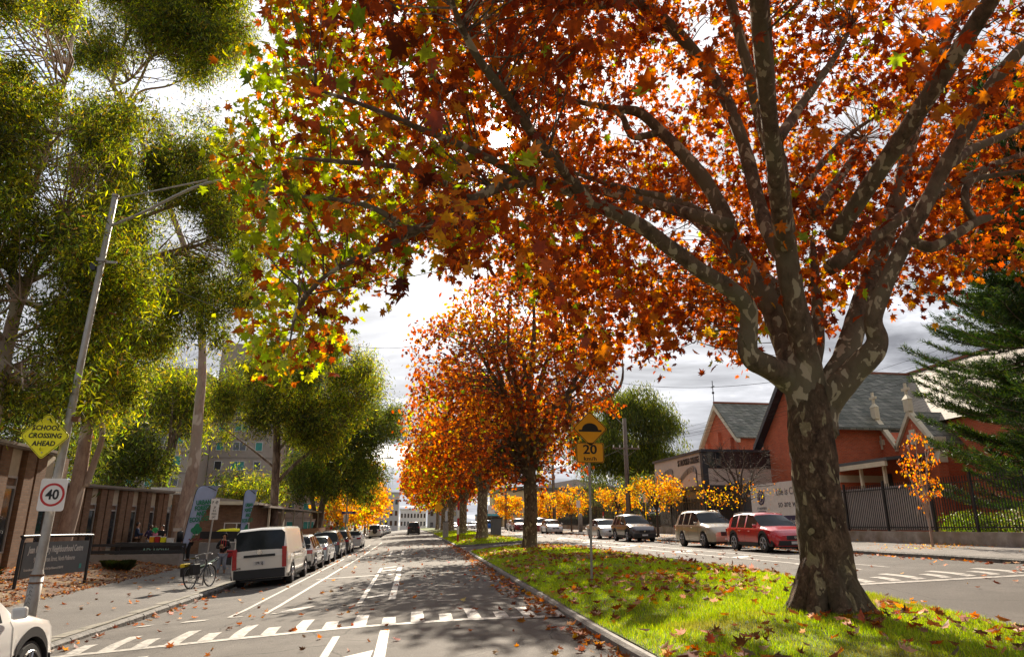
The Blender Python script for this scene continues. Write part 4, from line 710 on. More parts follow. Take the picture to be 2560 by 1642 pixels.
# cream two storey building and teal shop on the right, beyond the cross street
cy=178; t=thing('cream_building','two storey cream building with olive cornice beyond the school fence','building')
w=MB(); w.box(20.5,52,cy-22,cy+4,.5,9.4); w.build('wall',mat('cream_wall',(.66,.50,.27),.8,0,(.56,.42,.22),scale=.5),t)
r=MB(); r.box(20.2,52.3,cy-22.3,cy+4.3,9.4,10.1); r.build('cornice',mat('olive_trim',(.14,.14,.09),.7),t)
r=MB(); r.prism([(26,10.12),(38,12.2),(50,10.12)],cy-20,cy,'y'); r.build('roof',mat('far_roof',(.5,.42,.36),.8),t)
for x in (21.2,22.5,29,34,39): win(t,x,x+.8,cy-22,5.2,8.2,M_door,.08,0)
b2=MB(); b2.box(20.2,52,cy-22.06,cy-22.003,4.1,4.5); b2.build('string_course',mat('olive_trim',(.14,.14,.09),.7),t)
t=thing('corner_shop','corner shop under a bright teal awning at the far side street','building')
w=MB(); w.box(16.6,20.3,cy-20,cy+2,.8,4.6); w.build('wall',mat('shop_wall',(.30,.24,.20),.8),t)
r=MB(); r.box(14.4,20.4,cy-22.6,cy-20.02,3.9,4.05); r.build('awning',mat('awning_teal',(.10,.42,.50),.5),t)
r=MB(); r.box(16.0,20.2,cy-22.75,cy-22.62,3.9,5.2); q=r.build('fascia_sign',mat('awning_teal2',(.14,.50,.58),.5),t); text('LAUNDROMAT',.62,q,(18.1,cy-22.77,4.6),(R(90),0,0),M_char)
for x in (16.8,18.6): win(t,x,x+1.5,cy-20,1.2,3.5,M_door,.08,0)
# ---- the college building on the right
t=thing('college_building','taupe and charcoal college building with a wire music stave on its wall','building')
x0,x1,y0,y1=20.0,31,45.7,55.4; w=MB(); w.box(x0,x1,y0,y1,4.35,6.62); w.build('upper_wall',M_taupe,t)
w=MB(); w.box(x0+.9,x1-.5,y0+.9,y1-.6,.9,4.35); w.build('lower_wall',M_char,t)
w=MB(); w.box(x0-.12,x1+.1,y0-.12,y1+.12,6.62,6.80); w.build('roof_edge',mat('dark_metal',(.06,.065,.08),.45,.3),t)
w=MB(); w.box(x0-.05,x0+.34,y0-.05,y0+.003,4.1,6.61); w.box(x0-.05,x0-.003,y0+.004,y0+.34,4.1,6.61); w.box(x0-.05,x1,y0-.052,y0-.006,4.08,4.36); w.box(x0-.052,x0-.006,y0+.35,y1,4.1,4.36); w.build('corner_trim',M_char,t)
w=MB(); w.box(x0+.36,x1-.1,y0-.04,y0-.004,5.5,6.60); w.build('window_band',M_glass,t)
for k in range(7): w=MB(); w.box(x0+.9+1.3*k,x0+.98+1.3*k,y0-.07,y0-.042,5.5,6.60); w.build('mullion',M_door,t)
text('ST ALOYSIUS COLLEGE',.62,t,(x0-.02,y0+2.55,6.15),(R(90),0,R(-90)),M_black,sx=.62,bold=.012,ext=.02)
st=MB()   # music stave ribbon
def rib(o_):
    pts=[(9.2,5.2),(8.2,5.55),(6.9,5.85),(6.0,5.9),(5.6,5.7),(5.75,5.1),(5.7,4.75),(5.2,4.75),(4.2,5.1),(3.2,5.5),(2.1,5.75),(1.4,5.7),(1.1,5.4),(1.2,5.0),(1.0,4.65),(.6,4.6)]
    p,_=spline([(x0-.03,y0+a,z+o_) for a,z in pts],[1]*len(pts),5); return p
for k in range(5): st.tube(rib(-.09*k),.014,4)
for k in range(5,70,6): a=rib(0)[k]; c=rib(-.36)[k]; st.tube([a,c],.01,4)
st.build('music_stave',M_black,t)
for k in range(40):
    s=MB(); y=y0+.5+k*.23
    if 3.4<k*.23<4.1: continue
    s.box(x0+.2,x0+.28,y,y+.07,1.2,4.08); s.build('slat',M_alu if k<40 else M_char,t)
for k in range(5): s=MB(); s.box(x0+.3+k*.14,x0+.34+k*.14,y0+.06,y0+.12,1.2,4.06); s.build('slat',M_char,t)
g=thing('glass_atrium','dark glazed entry tower with pointed glass gable and round emblem window','building')
w=MB(); w.box(26.2,29.0,45.0,45.64,1,7.8); w.build('glass_wall',mat('tinted_glass',(.035,.04,.05),.08,0,(.05,.055,.065),spec=.9),g)
w=MB(); w.prism([(26.2,7.8),(29.0,7.8),(27.3,10.3)],45.05,45.3,'y'); w.build('glass_gable',mat('violet_glass',(.13,.10,.13),.15,0,(.10,.08,.10),scale=.5,spec=.8),g)
w=MB(); w.disc((26.6,44.9,4.9),.95,(0,1,0),.06,28); q=w.build('emblem_rim',M_white,g); w=MB(); w.disc((26.6,44.8,4.9),.66,(0,1,0),.05,28); w.build('emblem_disc',M_char,q); w=MB(); w.box(26.55,26.65,44.7,44.745,4.5,5.3); w.box(26.35,26.85,44.7,44.745,4.95,5.05); w.build('emblem_cross',M_white,q)
# ---- church: gabled hall, nave, side roof, porch
def gable_roof(t,xf,xb,yc,hw,ez,rz_,m,over=.35,thick=.12,wallm=M_red,z0=.9,trim=M_cream,trimw=.3):
    w=MB(); w.prism([(yc-hw,z0),(yc+hw,z0),(yc+hw,ez),(yc,rz_-.15),(yc-hw,ez)],xf,xb,'x'); w.build('wall',wallm,t)
    s=(rz_-ez)/hw
    for sg in (-1,1):
        r=MB(); a=[(yc,rz_),(yc+sg*(hw+over),ez-s*over),(yc+sg*(hw+over),ez-s*over+thick),(yc,rz_+thick*1.2)]; r.prism(a,xf-over,xb,'x'); r.build('roof_slope',m,t)
        r=MB(); a=[(yc+.001*sg,rz_-.05),(yc+sg*(hw+over),ez-s*over-.05),(yc+sg*(hw+over),ez-s*over-.05-trimw),(yc+.001*sg,rz_-trimw*1.5)]; r.prism(a,xf-over-.06,xf-.02,'x'); r.build('barge_board',trim,t)
    r=MB(); r.box(xf-over,xb,yc-.12,yc+.12,rz_+.1,rz_+.24); r.build('ridge_tiles',mat('terracotta',(.28,.09,.05),.8),t)
t=thing('church_hall','red brick gabled hall with mossy slate roof and iron finial, left of the trunk','building'); gable_roof(t,27,44,57.6,3.5,9.0,12.15,M_slate)
for y in (55.3,57.6,59.9): b=MB(); b.box(26.7,26.997,y-.25,y+.25,.9,9.6 if y==57.6 else 8.9); b.build('buttress',M_red,t)
b=MB(); b.tube([(26.7,57.6,12.2),(26.7,57.6,14.3)],.035,6); b.box(26.66,26.74,57.3,57.9,13.7,13.78); b.sphere((26.7,57.6,13.2),.12,8); b.build('finial',M_black,t)
t=thing('church','large red brick church nave with steep slate roof directly behind the big trunk','building'); gable_roof(t,25,46,42.1,4.3,7.6,11.6,M_slate,.5,.14,trim=mat('blue_black_trim',(.03,.035,.045),.5))
b=MB(); b.box(24.9,46,37.72,37.797,4.1,4.5); b.box(24.93,24.997,37.8,46.4,4.1,4.5); b.build('cream_band',M_cream,t)
b=MB(); b.box(24.9,34,37.6,37.797,7.28,7.5); b.build('eaves_band',M_cream,t); b=MB(); b.tube([(28.3,37.4,7.4),(28.4,37.4,6.9),(28.6,37.5,6.7),(28.7,37.55,1.4)],.06,8); b.build('downpipe',M_alu,t)
b=MB(); b.prism([(29.4,7.35),(34,11.75),(38.6,7.35)],14,44,'y'); b.v=[(x,y,z) for x,y,z in b.v]; b.mi=0; b.build('side_roof',M_slatel,t)
b=MB(); b.box(29.8,38.4,14.2,38,1,7.33); b.build('side_wall',M_red,t); b=MB(); b.box(33.9,34.1,14,44,11.75,11.9); b.build('ridge_tiles',MATS['terracotta'],t)
b=MB(); b.add([(29.2,26,7.2),(29.2,33.6,7.2),(31.4,33.6,8.3),(31.4,26,8.3)],[(0,1,2,3)]); 
# porch with twin gables
p=thing('church_porch','cream trimmed twin gabled brick porch with stone crosses and two dark doors','building')
w=MB(); w.prism([(33.7,1.2),(39.3,1.2),(39.3,5.9),(37.95,7.7),(36.5,6.2),(35.05,7.7),(33.7,5.9)],28.0,29.78,'x'); w.build('wall',M_red,p)
for yc in (37.95,35.05):
    for sg in (-1,1):
        r=MB(); r.prism([(yc,7.66),(yc,8.02),(yc+sg*1.5,6.08),(yc+sg*1.5,5.80)],27.84,28.16,'x'); r.build('coping',M_cream,p)
        r=MB(); r.prism([(yc,7.9),(yc+sg*1.44,5.98),(yc+sg*1.44,5.88),(yc,7.85)],28.17,32.5,'x'); r.build('roof_slope',M_slate,p)
    r=MB(); r.box(27.8,28.1,yc-.2,yc+.2,7.9,8.6); r.add([(27.78,yc-.24,8.6),(28.12,yc-.24,8.6),(28.12,yc+.24,8.6),(27.78,yc+.24,8.6),(27.95,yc,8.95)],[(0,1,4),(1,2,4),(2,3,4),(3,0,4)]); r.box(27.89,28.01,yc-.06,yc+.06,8.9,9.55); r.box(27.88,28.02,yc-.27,yc+.27,9.12,9.26); r.build('stone_cross',M_cream,p)
    r=MB(); r.box(27.9,27.997,yc-.42,yc+.42,6.3,6.62); r.box(27.9,27.996,yc-.22,yc+.22,6.05,6.87); r.disc((27.88,yc,6.46),.2,(1,0,0),.03,14); r.build('quatrefoil',M_cream,p)
    d=MB(); d.box(27.93,27.997,yc-.62,yc+.62,1.6,4.6); q=d.build('door',M_door,p); d=MB(); d.sphere((27.9,yc-.5,2.9),.05,8); d.build('handle',M_alu,q)
for y in (33.3,39.1):
    for z0,z1,e in ((1.2,3.1,.30),(3.1,4.9,.16)): w=MB(); w.box(27.9-e,28.3,y-.05,y+.6,z0,z1); w.build('buttress',M_red,p); w=MB(); w.prism([(27.85-e,z1),(28.3,z1),(28.3,z1+.75),(28.0,z1+.75)],y-.12,y+.66,'y'); w.build('buttress_cap',M_cream,p)
    w=MB(); w.box(27.7,28.4,y-.12,y+.66,5.65,6.25); w.build('kneeler',M_cream,p)
for y in (34.3,36.3,38.9): w=MB(); w.box(25.3,25.45,y,y+.15,1.4,5.0); w.build('post',M_cream,p)
w=MB(); w.add([(25.0,33.6,5.0),(28.0,33.6,5.35),(28.0,39.8,5.35),(25.0,39.8,5.0),(25.0,33.6,5.16),(28.0,33.6,5.5),(28.0,39.8,5.5),(25.0,39.8,5.16)],[(3,2,1,0),(4,5,6,7),(0,1,5,4),(1,2,6,5),(2,3,7,6),(3,0,4,7)]); w.build('porch_roof',mat('porch_roof',(.10,.10,.10),.6),p)
w=MB(); w.box(24.95,25.1,33.7,39.7,4.72,4.98); w.build('beam',M_cream,p)
# ---- right boundary: concrete plinth, steel fences, banner
def plinth(name,lab,ya,yb,h): 
    o=MB(); y=ya
    while y<yb-.1:
        e=min(y+3.4,yb); z=rwz(20,y); o.box(20.02,20.34,y+.004,e-.004,z-.3,max(1.42,z+h)); y=e
    return tag(o.build(name,M_conc),lab,'wall')
plinth('retaining_wall','stained low concrete wall under the black fence on the right',6,40.0,.45); plinth('retaining_wall','low mossy concrete wall under the hedge fence behind the dark grey car',44.3,124,.5)
def sfence(lab,ya,yb,step,zb,zt,pk=.13,back=None,x=20.14):
    t=thing('steel_fence',lab,'fence'); y=ya
    while y<yb-.05:
        e=min(y+step,yb); z=zb(y); Z=zt(y); p=MB(); p.box(x-.04,x+.04,y-.04,y+.04,z-.02,Z+.12); p.build('fence_post',M_black,t)
        p=MB(); p.box(x-.02,x+.02,y+.041,e-.041,z+.14,z+.18); p.box(x-.02,x+.02,y+.041,e-.041,Z-.25,Z-.21); yy=y+.1
        while yy<e-.06: p.box(x-.012,x+.012,yy-.012,yy+.012,z+.06,Z); yy+=pk
        q=p.build('fence_panel',M_black,t)
        if back: w=MB(); w.box(x+.06,x+.09,y+.02,e-.02,z+.05,Z-.12); w.build('screen_sheet',back,t)
        y=e
    return t
sfence('tall black steel picket fence around the church garden','%f'%0 and 9.0,24.8+2.75*0,2.75,lambda y:1.42,lambda y:3.42)
sfence('black picket fence backed with grey sheeting, right of the big trunk',24.8,33.4,2.75,lambda y:1.42,lambda y:3.38,.13,mat('grey_sheet',(.50,.47,.44),.7,0,(.42,.39,.37),scale=1.5))
sfence('long black steel fence with hedge behind, along the far footpath',46.2,122,3.2,lambda y:rwz(20,y)+.5,lambda y:rwz(20,y)+2.5,.16)
gt=thing('driveway_gate','dark steel gate and solid dark panels beside the taupe college building','gate')
for a,e in ((41.2,42.8),(42.9,44.5)):
    p=MB(); p.box(20.1,20.16,a,e,1.0,1.1); p.box(20.1,20.16,a,e,3.5,3.6); yy=a
    while yy<e: p.box(20.11,20.15,yy,yy+.03,.9,3.7); yy+=.11
    p.build('gate_leaf',M_black,gt)
for y in (41.1,44.6): p=MB(); p.box(20.05,20.2,y-.07,y+.07,.8,3.9); p.build('gate_post',M_black,gt)
p=MB(); p.box(20.3,20.36,39.3,41.0,.9,3.9); p.build('solid_panel',M_char,gt)
bn=thing('banner','long white school banner with navy lower strip hanging on the fence behind the red car','banner',(20.0,36.1,0))
w=MB(); w.box(0,.03,-3.1,3.1,2.18,3.95); w.build('sheet',M_white,bn); w=MB(); w.box(0,.03,-3.1,3.1,1.55,2.178); w.build('navy_strip',mat('navy',(.03,.025,.09),.5),bn)
FW=(R(90),0,R(-90)); text('Life is Co-ed,',.52,bn,(-.012,.15,3.42),FW,mat('grey_ink',(.10,.10,.12),.6),align='LEFT'); text('so are we.',.52,bn,(-.012,.05,2.78),FW,MATS['grey_ink'],align='LEFT'); text('www.aloysius.vic.edu.au',.42,bn,(-.012,.75,1.87),FW,M_white,align='LEFT')
w=MB(); w.disc((-.008,1.9,3.2),.42,(1,0,0),.006,26); q=w.build('crest',mat('navy',(0,0,0)),bn); w=MB(); w.disc((-.018,1.9,3.2),.30,(1,0,0),.004,26); w.build('crest_ring',M_white,q); w=MB(); w.disc((-.026,1.9,3.2),.27,(1,0,0),.004,26); w.build('crest_centre',MATS['navy'],q); w=MB(); w.box(-.036,-.031,1.88,1.92,3.02,3.4); w.box(-.036,-.031,1.8,2.0,3.24,3.28); w.build('crest_cross',M_white,q)
text('ST ALOYSIUS',.19,bn,(-.012,1.9,2.6),FW,MATS['navy']); text('NORTH MELBOURNE, VIC',.08,bn,(-.012,1.9,2.44),FW,MATS['navy'])
p=MB(); 
for y in (-3.0,0,3.0): p.box(.05,.12,y-.04,y+.04,1.3,4.0)
p.build('support_posts',M_black,bn)
# ---- hedge and garden shrubs
def hedge(name,lab,x0,x1,y0,y1,z0,z1,n,sz,pal,kind=None,cat='hedge',cell=None):
    t=thing(name,lab,cat,((x0+x1)/2,(y0+y1)/2,z0)); o=np.array([(x0+x1)/2,(y0+y1)/2,z0]); q=rng.uniform(-1,1,(n,3)); k=rng.integers(0,3,n); q[np.arange(n),k]=np.sign(q[np.arange(n),k])*rng.uniform(.86,1.03,n); q[:,2]=np.clip(q[:,2],-1,1.05)
    P=q*np.array([(x1-x0)/2,(y1-y0)/2,(z1-z0)/2])+np.array([0,0,(z1-z0)/2]); leaves('foliage',P,sz,LANCE if sz<.11 else OVAL,pick(pal,n,.3),M_ls,t,hang=.0)
    b=MB(); b.box(-(x1-x0)/2*.86,(x1-x0)/2*.86,-(y1-y0)/2*.98,(y1-y0)/2*.98,0,(z1-z0)*.93); b.build('stems',mat('hedge_inside',(.02,.028,.01),1),t); return t  # one solid dark box fills the middle of the hedge instead of separate stems
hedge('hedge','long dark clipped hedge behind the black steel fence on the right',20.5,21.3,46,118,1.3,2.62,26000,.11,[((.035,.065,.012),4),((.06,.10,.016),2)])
def bush(lab,x,y,z,r,n,pal,sz=.08,g='shrubs in the church garden',sc=(1,1,.8),name='shrub'):
    t=thing(name,lab,'shrub',(x,y,z),0,g); q=rng.normal(size=(n,3)); q/=np.linalg.norm(q,axis=1)[:,None]; q*=rng.uniform(.55,1.05,(n,1))*(1+.25*wave(q*2,1.5,x))[:,None]; q[:,2]=np.abs(q[:,2]); P=q*np.array(sc)*r; leaves('foliage',P,sz,OVAL,pick(pal,n,.25),M_ls,t,hang=.0)
    b=MB()
    for k in range(7): a=rng.uniform(0,6.28); b.tube([(0,0,-.1),(math.cos(a)*r*.4,math.sin(a)*r*.4,r*sc[2]*.6)],[.03,.01],4)
    b.build('stems',M_twig,t)
YG=[((.20,.30,.03),4),((.30,.36,.04),2),((.12,.19,.02),2)]; FL=[((.16,.24,.03),4),((.55,.45,.40),1.3),((.30,.30,.05),2)]
for k,(lab,x,y,r,p_) in enumerate([('low yellow green shrub inside the fence beside the sapling',21.4,24.6,1.1,YG),('yellow green shrub behind the sapling trunk',21.4,23.1,1.0,YG),('flowering shrub with pale blooms behind the fence panel right of the sapling',21.6,21.6,1.25,FL),('tall bright lime shrub behind the black fence post',21.8,20.2,1.5,YG),('pale flowered low shrub at the fence foot near the right edge',21.4,19.0,1.1,FL),('big green shrub with yellow flower tips at the right edge',22.2,17.6,1.8,YG+[((.7,.5,.03),1)]),('grey green groundcover shrub behind the fence',23.2,22.4,1.4,FL)]): bush(lab,x,y,1.35,r,2600,p_)
for k,(lab,x,y,r) in enumerate([('dark strappy plant clump left of the name board leg',-11.9,21.5,.9),('dark strappy plant clump at the brick wall foot',-12.8,19.4,1.0),('small strappy plant right of the forked gum trunk',-11.2,30.2,.65)]):
    t=thing('strap_plant',lab,'plant',(x,y,walkz(x,y)),0,'strappy plants in the mulch bed'); n=1500; a=rng.uniform(0,2*PI,n); l=rng.uniform(.5,1,n)*r; P=np.stack([rng.normal(0,.12,n),rng.normal(0,.12,n),0*a],1); D=np.stack([np.cos(a)*l*.6,np.sin(a)*l*.6,l],1); x_=np.cross(D,[0,0,1.]); x_/=np.linalg.norm(x_,axis=1)[:,None]; V=np.stack([P-x_*.012,P+x_*.012,P+D*.6+x_*.01,P+D*np.array([1.3,1.3,.75]),P+D*.6-x_*.01],1); bignp('blades',V,5,0,[(0,1,2,3,4)],pick([((.04,.06,.015),3),((.08,.09,.02),1)],n),M_ls,t)
for k,(lab,x,y,r) in enumerate([('rounded grey green bush right of the dark twin trunk',-8.6,82,1.9),('pale variegated bush behind the street name post',-7.6,88,1.5)]): bush(lab,x,y,walkz(x,y),r,1500,[((.10,.13,.06),3),((.30,.32,.22),1)],.2,'bushes on the left corner')
w=MB(); w.box(-10.2,-8.4,93,100,.2,1.7); tag(w.build('green_container',mat('green_paint',(.03,.20,.09),.6)),'green metal container behind the low golden tree','container')
# ================================================================== STREET FURNITURE
M_yel=mat('sign_yellow',(.93,.84,.01),.45,0,(.9,.82,.01),spec=.4); M_org=mat('sign_orange',(.93,.42,.01),.45,0,(.9,.40,.01),spec=.4); M_sw=mat('sign_white',(.78,.74,.70),.5,0,(.72,.68,.64),scale=3); M_sr=mat('sign_red',(.50,.02,.02),.5); M_ink=mat('sign_black',(.012,.012,.012),.6)
def diamond(b,r,y,rr=.06):
    pts=[]
    for k in range(4):
        a=k*PI/2+PI/2; c=(math.cos(a)*(r-rr*1.41),math.sin(a)*(r-rr*1.41))
        for j in (-1,-.5,0,.5,1): pts.append((c[0]+rr*math.cos(a+j*PI/4),c[1]+rr*math.sin(a+j*PI/4)))
    return pts
def rrect(w,h,r=.04,n=4):
    p=[]
    for cx,cz,a0 in ((w/2-r,h/2-r,0),(-w/2+r,h/2-r,PI/2),(-w/2+r,-h/2+r,PI),(w/2-r,-h/2+r,1.5*PI)):
        for k in range(n+1): a=a0+PI/2*k/n; p.append((cx+r*math.cos(a),cz+r*math.sin(a)))
    return p
def ring(b,po,pi_,y0,y1):
    n=len(po); vs=[(x,y0,z) for x,z in po]+[(x,y0,z) for x,z in pi_]+[(x,y1,z) for x,z in po]+[(x,y1,z) for x,z in pi_]; fs=[]
    for i in range(n): j=(i+1)%n; fs+=[(i,j,n+j,n+i),(i,2*n+i,2*n+j,j),(n+i,n+j,3*n+j,3*n+i)]
    b.add(vs,fs)
FC=(R(90),0,0)
# lamp pole near left kerb
px,py=-7.25,15.5; pz=walkz(px,py)
lp=thing('lamp_pole','weathered grey steel lamp pole on the left kerb carrying the two traffic signs','lamp pole',(px,py,pz))
tz=aty(288,492,py)[2]-pz; lean=aty(288,492,py)[0]-px
def LX(z): return lean*z/tz
b=MB(); b.tube([(0,0,-.1),(LX(1.0),0,1.0)],[.125,.118],16); b.tube([(LX(1.0),0,1.001),(LX(1.12),0,1.12)],[.118,.088],16,cap=False); b.tube([(LX(1.12),0,1.121),(LX(4.6),0,4.6)],[.088,.078],16,cap=False); b.tube([(LX(4.6),0,4.601),(LX(4.7),0,4.7),(LX(tz),0,tz)],[.078,.07,.062],16); b.build('pole',M_galv,lp,smooth=True)
for z in (.86,1.0): b=MB(); b.tube([(LX(z),0,z),(LX(z),0,z+.03)],.128,16); b.build('band',mat('rust',(.16,.07,.03),.9),lp)
b=MB(); b.tube([(LX(tz),0,tz),(LX(tz),0,tz+.05)],.075,12); b.build('cap',M_galv,lp)
ae=aty(*D2(560,428),py+.4)-np.array([px,py,pz]); p,_=spline([(LX(tz-.75),0,tz-.75),(LX(tz)+.6,.05,tz-.35),(ae[0]-.7,.3,ae[2]-.12),(ae[0]+.5,.45,ae[2]+.12),(ae[0]+1.3,.5,ae[2]+.2)],[1]*5,6); b=MB(); b.tube(p,.035,8); b.tube([(LX(tz-.06),0,tz-.06),(ae[0]-.7,.3,ae[2]-.04)],.018,6); b.build('outreach_arm',M_galv,lp,smooth=True)
b=MB(); b.box(ae[0]+1.2,ae[0]+1.85,.36,.64,ae[2]+.12,ae[2]+.26); b.build('lantern',M_galv,lp,bevel=.03)
zb=tz-1.62; b=MB(); b.box(LX(zb)-.09,LX(zb)+.09,-.085,.085,zb,zb+.07); b.box(LX(zb),LX(zb)+.32,-.02,.02,zb-.02,zb+.03); b.build('cable_bracket',M_galv,lp); b=MB(); b.box(LX(zb)-.2,LX(zb)-.09,-.07,.05,zb-.22,zb-.04); b.build('photocell_box',M_black,lp)
b=MB(); b.box(LX(4.1)+.06,LX(4.1)+.2,-.05,.05,4.05,4.15); b.build('rusty_bracket',MATS['rust'],lp)
for k in range(7):   # scrawled marker tag on the pole foot
    z=.35+k*.07; a=MB(); a.tube([(LX(z)-.05+.03*(k%2),-.128,z),(LX(z)-.01,-.131,z+.05),(LX(z)+.03,-.128,z+.01)],.004,4); a.build('scrawl',M_char,lp)
def signplace(name,lab,u,v,y,off=-.16,yaw=0): c=aty(u,v,y+off); return thing(name,lab,'sign',tuple(c),yaw)
s=signplace('warning_sign','bright yellow diamond school crossing sign on the lamp pole',112.5,1089,py); r=.48
b=MB(); pts=diamond(b,r,0); b.prism(pts,0,.006,'y'); b.build('plate',M_yel,s); b=MB(); ring(b,[(x*.965,z*.965) for x,z in pts],[(x*.94,z*.94) for x,z in pts],-.003,.001); b.build('border',M_ink,s)
for k,w in enumerate(('SCHOOL','CROSSING','AHEAD')): text(w,.138,s,(.0,-.003,.16-.16*k),FC,M_ink,shear=.10,sx=.92,bold=.004,spacing=1.05)
for z in (.34,-.34): b=MB(); b.disc((0,-.006,z),.014,(0,1,0),.006,10); b.build('bolt',M_galv,s)
s=signplace('speed_sign','white 40 speed limit sign with red ring on the lamp pole',131,1236,py); W_,H_=.50,.64
b=MB(); b.prism(rrect(W_,H_,.05),0,.006,'y'); b.build('plate',M_sw,s)
c=lambda r:[(r*math.cos(2*PI*k/40),r*1.0*math.sin(2*PI*k/40)) for k in range(40)]
b=MB(); ring(b,c(.228),c(.185),-.004,.001); b.build('red_ring',M_sr,s); text('40',.27,s,(0,-.004,-.005),FC,M_ink,sx=.92,bold=.006)
# neighbourhood centre sign on a tubular frame
a_,e_=np.array([-10.72,22.0]),np.array([-10.43,25.4]); a_=np.array([-10.75,21.9]); e_=np.array([-10.35,25.3])
s=thing('name_board','charcoal community centre name board in a black tubular frame on the mulch','sign',(a_[0],a_[1],walkz(-10.7,22)),math.atan2(e_[1]-a_[1],e_[0]-a_[0])); Ls=float(np.linalg.norm(e_-a_))
b=MB(); p,_=spline([(0,0,-.2),(0,0,.6),(0,0,1.34),(.06,0,1.46),(.2,0,1.5),(Ls-.2,0,1.5),(Ls-.06,0,1.46),(Ls,0,1.34),(Ls,0,.6),(Ls,0,-.2)],[1]*10,5); b.tube(p,.045,10); b.build('frame',M_black,s,smooth=True)
b=MB(); b.box(.12,Ls-.12,-.02,.02,.38,1.34); b.build('panel',mat('board_grey',(.10,.11,.115),.5,0,(.085,.092,.1)),s)
wt=mat('board_text',(.62,.60,.56),.6)
text('Jean McKendry Neighbourhood Centre',.27,s,(.30,-.024,1.12),FC,wt,sx=.62,align='LEFT',shear=.1,bold=.004); text('91-111 Melrose Street, North Melbourne',.20,s,(.60,-.024,.84),FC,wt,sx=.60,align='LEFT'); text('For more information about this facility please call the City of Melbourne on 03 9658 9190',.10,s,(.24,-.024,.58),FC,wt,sx=.50,align='LEFT')
b=MB(); b.box(Ls-.5,Ls-.38,-.026,-.021,.5,.64); b.build('logo',M_teal,s)
# ramp wall and black rails
w=thing('ramp_wall','grey rendered ramp wall with rounded top left of the footpath','wall'); b=MB(); b.prism([(-16,33.2),(-10.45,35.1),(-10.35,35.35),(-16,33.5)],-.6,.40,'z'); b.build('render',M_concw,w)
w=thing('ramp_rail','black flat ramp rails above the grey wall, in front of the people','rail'); 
for z0,z1 in ((.44,.57),(.74,.86)): b=MB(); b.prism([(-16,33.4),(-10.3,35.35),(-10.3,35.43),(-16,33.48)],z0,z1,'z'); b.build('rail',M_black,w)
for k in range(5): b=MB(); b.box(-15.5+1.28*k,-15.42+1.28*k,33.6+.44*k,33.68+.44*k,.38,.84); b.build('post',M_black,w)
w=thing('ramp_wall','short grey wall with black rail beyond the second flag','wall'); b=MB(); b.box(-11.6,-6.9-1.6,42.2,42.4,-.2,.75); b.build('render',M_concw,w); b=MB(); b.box(-11.6,-8.4,42.15,42.25,.95,1.35); b.build('rail',M_black,w)
# stall
st=thing('market_stall','black trestle stall with white ROADSHOW lettering across its front','stall',(-13.4,40.2,-.22),R(-4)); b=MB(); b.box(-1.7,1.6,-.35,.35,.0,.98); b.build('cloth',M_black,st,bevel=.02); b=MB(); b.box(-1.75,1.65,-.4,.4,.981,1.02); b.build('table_top',M_char,st); text('ADSHOW',.30,st,(.35,-.36,.62),FC,mat('mint_ink',(.35,.60,.50),.6),bold=.004)
def crate(lab,x,c,h=.25,w=.22): o=thing('supply_box',lab,'box',(-13.4+x,40.1,.81),0,'boxes on the stall'); b=MB(); b.box(-w/2,w/2,-.12,.12,.002,h); b.build('carton',c,o,bevel=.01); b=MB(); b.box(-w/2-.005,w/2+.005,-.125,.125,h+.001,h+.03); b.build('lid',M_white,o)
crate('orange box on the stall beside the man behind it',.0,M_org,.28); crate('red box in the middle of the stall',.28,M_sr,.30); crate('yellow box right of the red one on the stall',.55,M_yel,.26); crate('white carton at the right end of the stall',.9,M_white,.2,.3)
o=thing('coffee_urn','black urn standing at the right end of the stall','urn',(-12.0,40.0,.81)); b=MB(); b.tube([(0,0,0),(0,0,.5),(0,0,.58)],[.16,.16,.08],12); b.build('body',M_black,o,smooth=True); b=MB(); b.box(-.35,.0,-.12,.12,.56,.72); b.build('lid_tray',M_alu,o)
